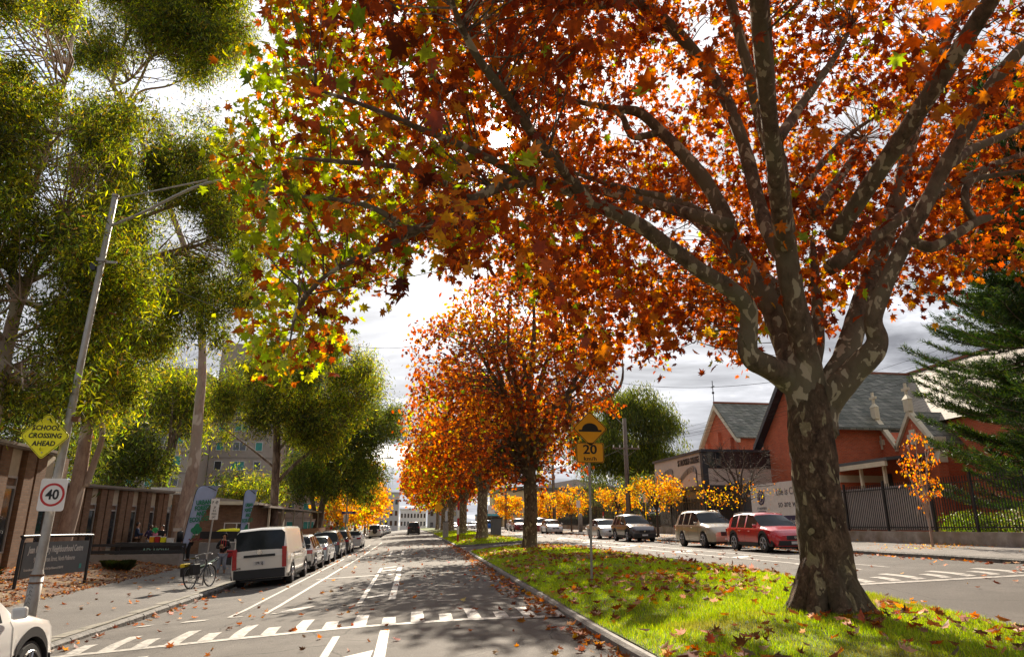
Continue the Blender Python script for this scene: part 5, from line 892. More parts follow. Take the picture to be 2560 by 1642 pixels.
# feather flags
def flag(lab,x,y,z,h,w,lean,wid,words,first):
    t=thing('feather_flag',lab,'flag',(x,y,z),0,'feather flags by the stall'); b=MB(); p,_=spline([(0,0,-.1),(lean*.33,0,h*.35),(lean*.7,0,h*.72),(lean*.93,0,h*.93),(lean+.12*wid,0,h*1.0),(lean+.45*wid,0,h*1.01),(lean+wid*.92,0,h*.955)],[1]*7,6); b.tube(p,.018,6); b.build('pole',M_black,t,smooth=True)
    v=[];n=26
    for k in range(n+1):
        s=k/n; q=p[int((len(p)-1)*.12+(s)*(len(p)-1)*.72)]; zr=q.z; wd=wid*(.22+.78*min(1,s*2.2)) if s<.5 else wid*(1-.10*((s-.5)/.5)); 
        zz=zr
        if s>.86: wd*=max(.15,1-((s-.86)/.14)**2*.75)
        for j in range(6): f=j/5; v.append((q.x+.02+wd*f,.05*math.sin(f*5+s*7)*f-.02,zz-.10*f*(s<.1)))
    b=MB(); b.add(v,[(k*6+j,k*6+j+1,k*6+6+j+1,k*6+6+j) for k in range(n) for j in range(5)]); o=b.build('cloth',mat('flag_cloth',(.40,.46,.66),.7,0,(.35,.41,.60),scale=2),t,smooth=True); so_=o.modifiers.new('thick','SOLIDIFY'); so_.thickness=.006
    gm=mat('flag_green',(.02,.22,.10),.7)
    for k,wd in enumerate(words): text(wd,.30*(1 if first else .8),t,(lean*(.74-.05*k)+wid*.55,-.09,h*(.79-.075*k)),(R(90),R(-6),0),gm,sx=.72 if first else .5,bold=.012)
    cx,cz=lean*.42+wid*.52,h*.40; b=MB()
    for (dx,dz,r_) in ((0,.18,.16),(-.14,.08,.13),(.13,.1,.14),(.02,.3,.11),(-.08,-.04,.08),(.1,-.02,.09)): b.disc((cx+dx*wid,-.09+.002*dx,cz+dz),r_*wid,(0,1,0),.004,9)
    b.build('tree_print',gm,t); b=MB(); b.tube([(cx-.02,-.088,cz-.05),(cx-.1*wid,-.088,cz-.3)],.02,4); b.build('trunk_print',gm,t)
    b=MB()
    for k in range(9): b.disc((cx-.28*wid+.07*wid*k,-.09,cz-.36+.04*math.sin(k*4)),.04,(0,1,0),.004,5)
    b.build('leaf_print',mat('flag_maroon',(.22,.02,.04),.7),t)
z=walkz(-11,38); flag('pale blue feather flag leaning right beside the parking sign',-11.25,37.6,z,3.65,0,.50,1.0,('URBAN','FOREST','AND','ECOLOGY'),True); flag('narrower pale blue feather flag farther back, half behind the van',-9.05,40.2,z,3.6,0,.05,.62,('URBAN','FOREST','AND','ECOLOGY'),False)
# parking sign
t=thing('parking_sign','white parking restriction sign on a slim galvanised post beside the bicycle','sign',(-6.88,26.0,walkz(-6.9,26))); b=MB(); b.tube([(0,0,-.1),(.12,0,2.9)],.03,8); b.build('post',M_galv,t); b=MB(); b.box(-.02,.26,-.045,-.04,2.15,2.86); b.build('plate',M_sw,t); text('P  4P',.16,t,(.12,-.047,2.72),FC,M_ink,sx=.6); 
for k in range(4): text(('2P','8-6','MON','SAT')[k],.10,t,(.12,-.047,2.56-.11*k),FC,M_ink,sx=.7)
# bicycle ------------------------------------------------------------
def wheelmesh(t,x,r,name='wheel'):
    b=MB(); n=32; 
    ringp=[(x+r*math.cos(2*PI*k/n),0,r+r*math.sin(2*PI*k/n)) for k in range(n+1)]; b.tube(ringp,.018,6,cap=False); q=b.build('tyre' if False else name,M_black,t)
    b=MB(); b.tube([(x+(r-.03)*math.cos(2*PI*k/n),0,r+(r-.03)*math.sin(2*PI*k/n)) for k in range(n+1)],.009,5,cap=False)
    for k in range(16): b.tube([(x,0,r),(x+(r-.03)*math.cos(2*PI*k/16),0,r+(r-.03)*math.sin(2*PI*k/16))],.003,3,cap=False)
    b.disc((x,0,r),.03,(0,1,0),.05,8); b.build('rim',M_alu,q)
bk=thing('bicycle','black city bicycle leaning at the parking sign post on the footpath','bicycle',(-6.75,25.2,walkz(-6.9,25.4)),(R(-6),0,R(72))); M_bf=mat('bike_frame',(.03,.03,.035),.3,.3)
wheelmesh(bk,-.52,.34); wheelmesh(bk,.55,.34)
b=MB(); BB=(-.08,0,.28); ST=(-.22,0,.78); HT=(.34,0,.86); HB=(.38,0,.70); b.tube([BB,ST],.018,6); b.tube([ST,HT],.017,6); b.tube([BB,HB],.022,6); b.tube([HT,HB],.02,6)
for s_ in (-.05,.05): b.tube([(-.52,s_,.34),BB],.01,5); b.tube([(-.52,s_,.34),(-.21,s_*.3,.72)],.008,5); b.tube([(.55,s_,.34),(.39,s_*.7,.70)],.012,5)
b.build('frame',M_bf,bk); b=MB(); b.tube([(-.22,0,.78),(-.25,0,.93)],.013,6); b.add([(-.40,-.09,.95),(-.40,.09,.95),(-.12,.03,.95),(-.12,-.03,.95),(-.38,-.08,.90),(-.38,.08,.90),(-.14,.02,.92),(-.14,-.02,.92)],[(3,2,1,0),(4,5,6,7),(0,1,5,4),(1,2,6,5),(2,3,7,6),(3,0,4,7)]); b.build('saddle',M_black,bk,bevel=.01)
b=MB(); p,_=spline([(.16,-.30,1.0),(.26,-.27,1.03),(.33,-.1,1.06),(.33,0,1.04),(.33,.1,1.06),(.26,.27,1.03),(.16,.30,1.0)],[1]*7,4); b.tube(p,.012,6); b.tube([HT,(.33,0,1.04)],.014,6); b.build('handlebar',M_alu,bk)
b=MB(); 
for (cx,a0,a1) in ((-.52,R(20),R(190)),(.55,R(10),R(150))): b.tube([(cx+.38*math.cos(a),0,.34+.38*math.sin(a)) for a in np.linspace(a0,a1,12)],.014,4)
b.build('mudguards',M_bf,bk); b=MB(); b.box(-.75,-.3,-.07,.07,.74,.76); b.tube([(-.7,.06,.74),(-.52,.05,.36)],.006,4); b.tube([(-.7,-.06,.74),(-.52,-.05,.36)],.006,4); b.build('carrier',M_bf,bk)
b=MB(); b.disc((-.08,.04,.28),.09,(0,1,0),.006,16); b.tube([(-.08,.06,.28),(.02,.09,.16)],.01,4); b.tube([(-.08,-.06,.28),(-.18,-.09,.40)],.01,4); b.build('crank',M_alu,bk); b=MB(); b.tube([(-.2,.0,.25),(-.28,.22,.0)],.008,5); b.build('kickstand',M_alu,bk)
M0=bk.matrix_world if False else Matrix.Translation(bk.location)@Matrix.Rotation(R(72),4,'Z')@Matrix.Rotation(R(-6),4,'X')
pn=thing('pannier_bag','yellow and black pannier bag hung on the bicycle carrier','bag',tuple(M0@Vector((-.52,.1,.38))),(R(-6),0,R(72))); b=MB(); b.box(-.17,.17,0,.16,0,.28); b.build('lower_bag',M_black,pn,bevel=.03); b=MB(); b.box(-.17,.17,0.0,.17,.285,.40); b.build('yellow_flap',mat('yellow_cloth',(.75,.55,.01),.7),pn,bevel=.03)
pn=thing('pannier_bag','open black pannier bag on the far side of the bicycle carrier','bag',tuple(M0@Vector((-.56,-.1,.40))),(R(-6),0,R(72))); b=MB(); b.box(-.17,.17,-.18,0,0,.34); b.build('bag',M_black,pn,bevel=.03); b=MB(); b.tube([(-.15,-.19,.3),(-.2,-.24,.12),(-.18,-.22,-.06)],.01,4); b.build('strap',M_black,pn)
# green deck chair behind the bicycle, red cool bag
t=thing('deck_chair','dark green canvas deck chair on the footpath behind the bicycle','chair',(-7.5,27.6,walkz(-7.5,27.6)),R(20)); b=MB(); v=[]
for k in range(8):
    s=k/7; x=-.55+1.15*s; z=.34+.42*s*s+.10*(1-s); v+=[(x,-.28,z),(x,0,z-.08),(x,.28,z)]
b.add(v,[(k*3+j,k*3+j+1,k*3+3+j+1,k*3+3+j) for k in range(7) for j in range(2)]); o=b.build('canvas',mat('green_canvas',(.018,.05,.03),.8),t,smooth=True); q=o.modifiers.new('t','SOLIDIFY'); q.thickness=.01
b=MB()
for s_ in (-.29,.29): b.tube([(-.55,s_,.44),(.35,s_,0)],.014,5); b.tube([(.62,s_,.8),(-.3,s_,0)],.014,5)
b.tube([(-.55,-.29,.44),(-.55,.29,.44)],.014,5); b.tube([(.62,-.29,.8),(.62,.29,.8)],.014,5); b.build('frame',M_alu,t)
t=thing('cooler_bag','red zipped cooler bag standing on the path behind the hooded person','bag',(-8.75,37.5,walkz(-8.6,36)+.35)); b=MB(); b.box(-.22,.22,-.15,.15,0,.34); b.build('body',mat('red_cloth',(.42,.02,.03),.7),t,bevel=.05); b=MB(); b.box(-.2,.2,-.155,-.152,.24,.27); b.build('zip',M_black,t); b=MB(); b.box(-.5,.5,-.3,.3,-.36,-.002); b.build('plinth_box',M_char,t)
t=thing('yellow_kayak','long low yellow boat lying on the rail beyond the first flag','boat',(-9.9,42.6,1.28)); b=MB(); b.tube([(-1,0,.02),(-.7,0,.05),(0,0,.06),(.7,0,.05),(1,0,.02)],[.03,.14,.18,.14,.03],8); b.build('hull',M_yel,t,smooth=True)
# hump sign on the median
hz=LZ(4.43,17.1); t=thing('hump_sign','orange road hump sign over a 20 km/h plate in the grass','sign',(4.43,17.1,hz)); top=aty(1474,1155,17.1)-np.array([4.43,17.1,hz]); b=MB(); b.tube([(0,0,-.1),(top[0],0,top[2]+.5)],.03,10); b.build('post',M_galv,t)
c1=aty(1475,1071,17.02)-np.array([4.43,17.1,hz]); c2=aty(1475,1131,17.02)-np.array([4.43,17.1,hz])
b=MB(); pts=diamond(b,.455,0); b.prism([(x+c1[0],z+c1[2]) for x,z in pts],-.085,-.08,'y'); b.build('diamond_plate',M_org,t); b=MB(); ring(b,[(x*.97+c1[0],z*.97+c1[2]) for x,z in pts],[(x*.925+c1[0],z*.925+c1[2]) for x,z in pts],-.089,-.084); b.build('diamond_border',M_ink,t)
b=MB(); b.prism([(c1[0]-.30,c1[2]-.08),(c1[0]+.30,c1[2]-.08),(c1[0]+.30,c1[2]-.03),(c1[0]+.22,c1[2]-.03)]+[(c1[0]+.21*math.cos(a),c1[2]-.02+.16*math.sin(a)) for a in np.linspace(.05,PI-.05,12)]+[(c1[0]-.22,c1[2]-.03),(c1[0]-.30,c1[2]-.03)],-.0895,-.0855,'y'); b.build('hump_symbol',M_ink,t)
b=MB(); b.prism([(x+c2[0],z+c2[2]) for x,z in rrect(.72,.50,.05)],-.085,-.08,'y'); b.build('speed_plate',M_org,t); b=MB(); ring(b,[(x*.97+c2[0],z*.96+c2[2]) for x,z in rrect(.72,.50,.05)],[(x*.93+c2[0],z*.91+c2[2]) for x,z in rrect(.72,.50,.05)],-.089,-.084); b.build('speed_border',M_ink,t)
text('20',.32,t,(c2[0],-.088,c2[2]+.07),FC,M_ink,sx=1.15,bold=.006); text('km/h',.13,t,(c2[0],-.088,c2[2]-.155),FC,M_ink,sx=1.2,bold=.002,spacing=1.1)
# banded posts, bollards, cabinet
def bpost(lab,x,y,z,h,r=.06): 
    t=thing('banded_post',lab,'post',(x,y,z),0,'red and white banded posts')
    for k in range(5): b=MB(); b.tube([(0,0,h*k/5+(.001 if k else -.05)),(0,0,h*(k+1)/5)],r,10); b.build('band',[M_sw,M_sr][(k)%2==0] if k<5 else M_sr,t)
bpost('red and white banded post at the corner of the second grass island',4.0,58.5,rz(4,58.5)+.15,3.2,.09)
bpost('red and white banded post on the right footpath',17.3,62,rwz(17.3,62),1.9); bpost('short red banded post behind the silver sedan',17.6,53.5,rwz(17.6,53.5),1.1); bpost('red and white post by the paling fence end',-8.3,79,walkz(-8.3,79),1.6,.12)
t=thing('grey_bollard','square grey bollard at the corner of the third grass island','bollard',(4.0,78.6,rz(4,78))); b=MB(); b.box(-.3,.3,-.2,.2,0,1.75); b.build('body',M_galv,t,bevel=.03); b=MB(); b.box(-.31,.31,-.21,.21,1.76,1.84); b.build('cap',M_char,t)
t=thing('service_cabinet','grey service cabinet at the right edge of the second grass island','cabinet',(8.6,70.5,rz(8.6,70)+.15)); b=MB(); b.box(-.5,.5,-.3,.3,0,1.65); b.build('body',mat('cabinet_grey',(.16,.18,.19),.6),t,bevel=.03); b=MB(); b.box(-.53,.53,-.33,.33,1.66,1.74); b.build('lid',M_char,t)
t=thing('concrete_bollard','thick pale concrete bollard on the right footpath near the silver hatchback','bollard',(17.9,73,rwz(18,73))); b=MB(); b.tube([(0,0,-.1),(0,0,1.7),(0,0,1.85)],[.2,.19,.1],12); b.build('shaft',M_conc,t,smooth=True); b=MB(); b.tube([(0,0,1.5),(0,0,1.54)],.205,12); b.build('groove',M_concw,t)
def psign(lab,x,y,h,plates,side='R',r=.035,pm=None):
    z=rwz(x,y) if x>10 else (walkz(x,y) if x<0 else rz(x,y)+.15); t=thing('post_sign',lab,'sign',(x,y,z)); b=MB(); b.tube([(0,0,-.1),(0,0,h)],r,8); b.build('post',pm or M_galv,t)
    for (kind,cz,w,hh,m) in plates:
        b=MB()
        if kind=='d': b.prism([(xx,zz+cz) for xx,zz in diamond(b,w/2,0,.04)],-.06,-.05,'y')
        else: b.box(-w/2,w/2,-.06,-.05,cz-hh/2,cz+hh/2)
        b.build('plate',m,t)
    return t
psign('slim post with white parking plate and yellow sleeve behind the silver sedan',17.4,50.6,2.9,[('r',2.7,.35,.6,M_sw)],pm=M_yel); psign('white parking plate on a slim post left of the banded post',17.2,71,3.1,[('r',2.8,.4,.7,M_sw)])
psign('yellow diamond sign on the far right footpath before the shop',17.2,134,4.6,[('d',4.0,1.9,0,M_org)],r=.06); psign('white plate sign on the far right footpath by the shop',16.8,146,4.2,[('r',3.6,1.4,1.6,M_sw)],r=.05)
psign('small orange hump sign seen through the golden trees on the left',-7.0,97,4.2,[('d',3.6,1.3,0,M_org),('r',2.7,.8,.5,M_org)]); psign('orange diamond sign between the far plane trunks',4.2,104,4.3,[('d',3.7,1.5,0,M_org)]); psign('white parking sign on the left past the white sedan',-6.9,79.5,2.9,[('r',2.5,.5,.8,M_sw)])
bl=mat('street_blue',(.02,.03,.20),.5)
for lab,x,y,h in (('blue street name blade on a post past the white sedan',-6.75,81,3.3),('second blue street name blade in the golden tree',-6.9,92,3.9)): t=psign(lab,x,y,h,[('r',h-.15,1.5,.26,bl)]); text('MELROSE ST',.2,t,(0,-.062,h-.15),FC,M_sw,sx=.8)
# far lamp posts and timber power poles
def lamp(lab,x,y,h,arm,name='street_lamp'): 
    z=walkz(x,y) if x<0 else rwz(x,y); t=thing(name,lab,'street lamp',(x,y,z),0,'street lamps'); b=MB(); b.tube([(0,0,-.1),(0,0,h)],[.10,.06],8); b.build('post',M_galv,t); b=MB(); p,_=spline([(0,0,h-1.2),(arm*.4,0,h-.2),(arm,0,h+.15)],[1]*3,5); b.tube(p,.035,6); b.tube([(0,0,h-.05),(arm*.75,0,h+.08)],.015,4); b.build('arm',M_galv,t); b=MB(); b.box(min(arm,arm*1.2),max(arm,arm*1.2),-.15,.15,h+.1,h+.25); b.build('lantern',M_galv,t)
lamp('grey street lamp with long arm on the left, past the white sedan',-6.8,79,8.9,4.0); lamp('far street lamp among the yellow trees on the left',-6.9,122,9,2.5)
def ppole(lab,x,y,h,tilt=0,arms=True,z=None,r=.17):
    z=rwz(x,y) if z is None else z; t=thing('power_pole',lab,'power pole',(x,y,z),0,'timber power poles'); b=MB(); b.tube([(0,0,-.2),(tilt,0,h)],[r,r*.7],10); b.build('timber_shaft',M_pole,t,smooth=True)
    if arms:
        b=MB(); b.box(tilt*.9-1.1,tilt*.9+1.1,-.12,-.04,h-2.4,h-2.28); b.tube([(tilt*.9-1.0,-.08,h-2.34),(tilt*.9,0,h-3.0)],.02,4); b.tube([(tilt*.9+1.0,-.08,h-2.34),(tilt*.9,0,h-3.0)],.02,4); b.build('cross_arm',M_pole,t)
        for k in (-1,-.5,.5,1): b=MB(); b.tube([(tilt*.9+k*1.0,-.08,h-2.28),(tilt*.9+k*1.0,-.08,h-2.1)],.045,6); b.build('insulator',M_white,t)
    return t
def wz(u,v,y): return aty(u,v,y)
P1=wz(1572,1290,52); pp=ppole('tall grey timber power pole with crossarm rising behind the dark grey car',P1[0],52,0+wz(1556,1045,52)[2]-rwz(17,52),0,r=.2)
b=MB(); b.tube([(0,0,6),(.05,-.2,4.5),(.15,-.2,1)],.03,5); b.build('cable_conduit',M_black,pp); b=MB(); p,_=spline([(0,0,8.3),(-1.2,0,9.4),(-2.4,0,9.9)],[1]*3,6); b.tube(p,.03,5); b.build('lamp_arm',M_galv,pp)
ppole('timber power pole between the orange trees, farther up the right footpath',17.2,83,9.5,-.2,False,r=.22); ppole('timber power pole by the cream building, right of the plane trunks',17.4,128,10.5,0,False,r=.26); ppole('timber power pole in front of the teal shop',15.9,150,11,0,True,r=.28)
# overhead cables
def cable(lab,pts,r=.012,sag=0):
    a,e=Vector(pts[0]),Vector(pts[1]); b=MB(); b.tube([a.lerp(e,k/20)+Vector((0,0,-sag*4*(k/20)*(1-k/20))) for k in range(21)],r,4,cap=False); return tag(b.build('cable',mat('cable_rubber',(.02,.02,.02),.95,spec=.05)),lab,'cable','overhead cables')
ph=wz(1556,1045,52); xa=ph[0]
for k,(u,v) in enumerate(((2560,792),(2560,822),(2560,845),(2560,862))):
    e=wz(u+40,v-6,24); cable('overhead cable to the timber pole, number %s from the top at the right edge'%('first','second','third','fourth')[k],((xa+(-1+.66*k),51.9,ph[2]-2.1),tuple(e)),.007,.45)
cable('single pale cable crossing low in front of the pine',(tuple(wz(2060,935,50)),tuple(wz(2600,906,22))),.012,.2)
cable('thin cable crossing the pale sky from the near grass tree to the trunk',(tuple(wz(1500,948,60)),tuple(wz(2000,945,40))),.016,.7)
cable('thin cable from the lamp pole bracket across the road to the plane trees',((px+LX(zb)+.3,py,pz+zb),tuple(wz(1060,860,36))),.010,.9)
for k,s_ in enumerate((-1,.6)): cable(('upper','lower')[k]+' cable running up the right side from the timber pole to the shop',((xa+s_,52.1,ph[2]-2.1),(15.9+s_,150,rwz(16,150)+8.8)),.015,1.2)
# ================================================================== VEHICLES
M_tyre=mat('tyre',(.018,.018,.018),.85,0,(.03,.03,.03)); M_rim=mat('rim',(.42,.42,.43),.3,.8,(.36,.36,.37)); M_plas=mat('black_plastic',(.022,.022,.024),.6); M_carglass=mat('car_glass',(.018,.022,.025),.08,0,(.025,.03,.033),spec=.15)
M_tail=mat('tail_lens',(.42,.008,.012),.15,0,(.34,.006,.01),coat=.5); M_head=mat('head_lens',(.60,.60,.60),.12,.3,(.35,.35,.37),scale=9,coat=.5); M_plate=mat('number_plate',(.62,.60,.58),.5); M_grille=mat('grille',(.015,.015,.017),.35,.3,(.05,.05,.055),scale=30,stretch=(.1,1,3)); M_chrome=mat('chrome',(.6,.6,.6),.12,1)
def paint(n,c,met=.0): return mat('paint_'+n,c,.28,met,tuple(x*.94 for x in c),scale=1,coat=.8,bump=0)
SH={ # silhouettes: s from the rear (0) to the front (1); z heights in metres
 'suv':dict(top=[(0,.92),(.012,.98),(.035,1.05),(.075,1.50),(.12,1.60),(.30,1.66),(.48,1.66),(.56,1.60),(.735,1.08),(.80,1.05),(.93,.92),(.975,.80),(1,.70)],belt=[(0,.90),(.03,1.02),(.3,1.02),(.735,.99),(.8,.98),(.93,.88),(1,.66)],cab=(.03,.115,.56,.735),pil=(.26,.43),win=(.12,.66),sill=.30,fr=.82),
 'sedan':dict(top=[(0,.80),(.02,.98),(.10,1.03),(.17,1.06),(.31,1.38),(.42,1.445),(.52,1.44),(.60,1.38),(.755,.98),(.83,.94),(.94,.82),(.98,.72),(1,.60)],belt=[(0,.78),(.03,.95),(.17,.98),(.4,.93),(.755,.90),(.85,.86),(.94,.78),(1,.56)],cab=(.17,.315,.60,.755),pil=(.40,),win=(.24,.70),sill=.24,fr=.8),
 'hatch':dict(top=[(0,.80),(.015,.95),(.05,1.0),(.13,1.36),(.22,1.45),(.38,1.49),(.50,1.47),(.58,1.40),(.76,.98),(.84,.93),(.94,.80),(.98,.70),(1,.58)],belt=[(0,.78),(.03,.96),(.3,.96),(.76,.92),(.85,.86),(.94,.76),(1,.55)],cab=(.05,.20,.58,.76),pil=(.38,),win=(.17,.70),sill=.24,fr=.8),
 'van':dict(top=[(0,1.0),(.006,1.1),(.012,1.22),(.035,1.90),(.06,1.95),(.3,1.985),(.72,1.97),(.79,1.88),(.90,1.22),(.93,1.16),(.98,.95),(1,.75)],belt=[(0,.98),(.012,1.15),(.3,1.15),(.75,1.10),(.90,1.05),(.95,.98),(1,.7)],cab=(.012,.034,.79,.90),pil=(),win=(.70,.86),sill=.32,fr=.85)}
def car(lab,kind,L_,W_,H_,wb,fo,rw,col,x,y,face,glass=None,group='cars parked along the kerb',rails=False,roll=None,spare=False,cladding=False,front=True,plate='',name=None,cat='car',z=None,lowtrim=None,rim=None,yaw=0):
    sp=SH[kind]; rot=(0 if face>0 else PI)+yaw
    zc=road_z(x,y) if z is None else z
    dzdx=(road_z(x+.8,y)-road_z(x-.8,y))/1.6; dzdy=(road_z(x,y+1)-road_z(x,y-1))/2
    t=thing(name or {'suv':'parked_suv','sedan':'parked_sedan','hatch':'parked_hatchback','van':'parked_van'}[kind],lab,cat,(x,y,zc),0,group)
    t.rotation_euler=(Matrix.Rotation(math.atan(dzdy),4,'X')@Matrix.Rotation(-math.atan(dzdx),4,'Y')@Matrix.Rotation(rot,4,'Z')).to_euler()
    # local: +Y front, origin between the wheels on the ground; s measured from the rear bumper
    hs=H_/max(p[1] for p in sp['top']); yr=-(L_-fo-wb/2); ys=lambda s:yr+s*L_
    top=lambda s:float(np.interp(s,[p[0] for p in sp['top']],[p[1]*hs for p in sp['top']])); belt=lambda s:float(np.interp(s,[p[0] for p in sp['belt']],[p[1]*hs for p in sp['belt']]))
    w0=W_/2; wd=lambda s:w0*float(np.interp(s,[0,.02,.08,.25,.78,.92,.97,1],[.90,.955,.985,1,1,.95,.86,.70] if kind!='van' else [.965,.985,1,1,1,.97,.90,.78]))
    wr=[( -wb/2),(wb/2)]; R_=rw*1.17
    S_=set(np.linspace(0,1,34))|{p[0] for p in sp['top']}|set(sp['cab'])
    for p in sp['pil']: S_|={p-.010,p+.010}
    S_|=set(sp['win'])|{.006,.994}
    for c in wr:
        for a in np.linspace(-1,1,13): S_.add((c+R_*a-yr)/L_)
    S_=sorted(s for s in S_ if 0<=s<=1); S2=[S_[0]]
    for s in S_[1:]:
        if s-S2[-1]>.0035: S2.append(s)
    S_=S2
    def section(s):
        yy=ys(s); zb=sp['sill']*hs*(1 if .1<s<.9 else .92)
        for c in wr:
            d=abs(yy-c)
            if d<R_: zb=max(zb,rw+math.sqrt(R_*R_-d*d)*.98)
        w=wd(s); b_=belt(s); tp=top(s); b_=min(b_,tp-.01); hc=tp-b_; zm=max(zb+.03,b_*.62)
        tum=.30 if kind!='van' else .13
        wt=w*.95-tum*hc; e=min(1,hc/.25); sh=.05 if e<1 else 0
        P=[(w*.955,zb),(w*1.0,min(zm,b_-.05) if b_-.05>zb+.02 else (zb+b_)/2),(w*.99,b_-.07 if b_-.07>zb+.03 else (zb*.3+b_*.7)),(w*.95-sh*.0,b_)]
        if e>=1: P+=[(wt,b_+hc*.86),(wt-.09,b_+hc*.975),(0,tp+.012)]
        else: P+=[(w*.95*(1-.12*(1-e))-tum*hc*e-.02*(1-e),b_+hc*.80),(w*(.62),b_+hc*.97),(0,tp+.012)]
        return P,yy
    secs=[section(s) for s in S_]; n=7; V=[]
    for P,yy in secs:
        V+=[(x_,yy,z_) for x_,z_ in P]+[(-x_,yy,z_) for x_,z_ in P[:-1][::-1]]
    m=2*n-1; groups={'body':[], 'windscreen':[], 'rear_window':[], 'side_window':[]}
    c0,c1,c2,c3=sp['cab']; wi0,wi1=sp['win']
    for i in range(len(S_)-1):
        sm=(S_[i]+S_[i+1])/2
        for k in range(m-1):
            kk=min(k,m-2-k); g='body'
            if kk==3 and wi0<sm<wi1 and not any(abs(sm-p)<.011 for p in sp['pil']): g='side_window'
            if kk in (4,5) and c2+.01<sm<c3-.004: g='windscreen' 
            if kk in (4,5) and c0+.0015<sm<c1-.002: g='rear_window'
            if kind=='van' and kk in (4,5) and c0<sm<c1: g='rear_window'
            a=i*m+k; groups[g].append((a,a+1,a+1+m,a+m))
    groups['body'].append(tuple(range(m))); groups['body'].append(tuple(range((len(S_)-1)*m,len(S_)*m))[::-1])
    pm=col
    for g,fs in groups.items():
        if not fs: continue
        used=sorted({i for f in fs for i in f}); mp_={u:i for i,u in enumerate(used)}; b=MB(); b.v=[V[u] for u in used]; b.f=[tuple(mp_[i] for i in f)[::-1] for f in fs]; b.m=[0]*len(fs)
        o=b.build(g,pm if g=='body' else (glass or M_carglass),t,smooth=True)
        if g=='body':
            try: o.data.set_sharp_from_angle(angle=R(38))
            except Exception: pass
    b=MB(); b.box(-w0+.27,w0-.27,ys(.04),ys(.95),.20,.62*hs); b.box(-w0+.10,w0-.10,-wb/2+R_+.03,wb/2-R_-.03,.22,.5); b.build('underbody',M_plas,t)  # underbody filled in as a black block to stop light and darken wheel wells
    # black lower trim following the sill and arches
    tm=lowtrim or (M_plas if cladding else None)
    if tm:
        b=MB(); pts=[(ys(s),section(s)[0][0][1]) for s in S_ if .03<s<.97]
        for sg in (-1,1):
            for i in range(len(pts)-1):
                (ya,za),(yb_,zb_)=pts[i],pts[i+1]; wa=w0*1.0+.006; d=.10 
                b.add([(sg*wa,ya,za-.01),(sg*wa,yb_,zb_-.01),(sg*wa,yb_,zb_+d),(sg*wa,ya,za+d),(sg*(wa-.09),ya,za-.01),(sg*(wa-.09),yb_,zb_-.01)],[(0,1,2,3),(0,4,5,1)])
        b.build('cladding',tm,t)
    # bumpers
    b=MB(); wf=wd(.0)
    for (sa,yy,o_) in ((0,yr,-1),(1,yr+L_,1)):
        zz=.30*hs; hh=.2*hs if not (kind=='van' and o_<0) else .30; ww=w0*(.88 if o_<0 else .70)
        b.add([(-ww,yy+o_*.03,zz),(ww,yy+o_*.03,zz),(ww,yy+o_*.03,zz+hh),(-ww,yy+o_*.03,zz+hh),(-w0*.97,yy-o_*.35,zz),(w0*.97,yy-o_*.35,zz),(w0*.97,yy-o_*.35,zz+hh),(-w0*.97,yy-o_*.35,zz+hh)],[(0,1,2,3),(7,6,5,4),(0,4,5,1),(3,2,6,7),(1,5,6,2),(0,3,7,4)])
    b.build('bumper',M_plas if (cladding or kind=='van' or tm) else pm,t,bevel=.02)
    # lamps
    yb_=yr-.006; zt=belt(.03)
    for sg in (-1,1):
        b=MB()
        if kind=='van': b.box(sg*w0*.86-.075,sg*w0*.86+.075,yb_-.02,yb_+.12,.62,1.30)
        elif kind in('suv','hatch'): b.box(sg*w0*.80-.13,sg*w0*.80+.13,yb_-.012,yb_+.16,zt-.20,zt-.04)
        else: b.box(sg*w0*.74-.17,sg*w0*.74+.17,yb_-.012,yb_+.16,zt-.20,zt-.07)
        b.build('tail_light',M_tail,t,bevel=.015)
        b=MB(); zf=top(.965)*.93; yf=yr+L_
        b.add([(sg*w0*.40,yf+.005,zf-.13),(sg*w0*.72,yf-.075,zf-.13),(sg*w0*.90,yf-.30,zf-.02),(sg*w0*.90,yf-.36,zf+.05),(sg*w0*.66,yf-.13,zf+.03),(sg*w0*.40,yf-.04,zf-.04),(sg*w0*.40,yf-.2,zf-.13),(sg*w0*.85,yf-.4,zf-.1)],[(0,1,4,5) if sg>0 else (5,4,1,0),(1,2,3,4) if sg>0 else (4,3,2,1),(0,6,7,1)]); b.build('headlight',M_head,t)
    b=MB(); b.box(-w0*.40,w0*.40,yf-.03,yf+.012,zf-.24*hs,zf-.06); gq=b.build('grille',M_grille,t,bevel=.02); b=MB(); b.disc((0,yf+.02,zf-.13),.055,(0,1,0),.008,12); b.build('badge',M_chrome,gq)
    b=MB(); b.box(-.19,.19,yf+.032,yf+.042,.36*hs,.36*hs+.10); q=b.build('number_plate',M_plate,t)
    b=MB(); zpl=.62 if kind!='van' else .80; b.box(-.19,.19,yr-.055 if kind!='van' else yr-.018,yr-.035 if kind!='van' else yr-.001,zpl-.06,zpl+.06); q=b.build('number_plate',M_plate,t)
    if plate: text(plate,.12,q,(0,yr-.021,zpl),(R(90),0,0),M_ink,sx=.75,bold=.002)
    # mirrors, handles, rails
    sm_=c3-.055
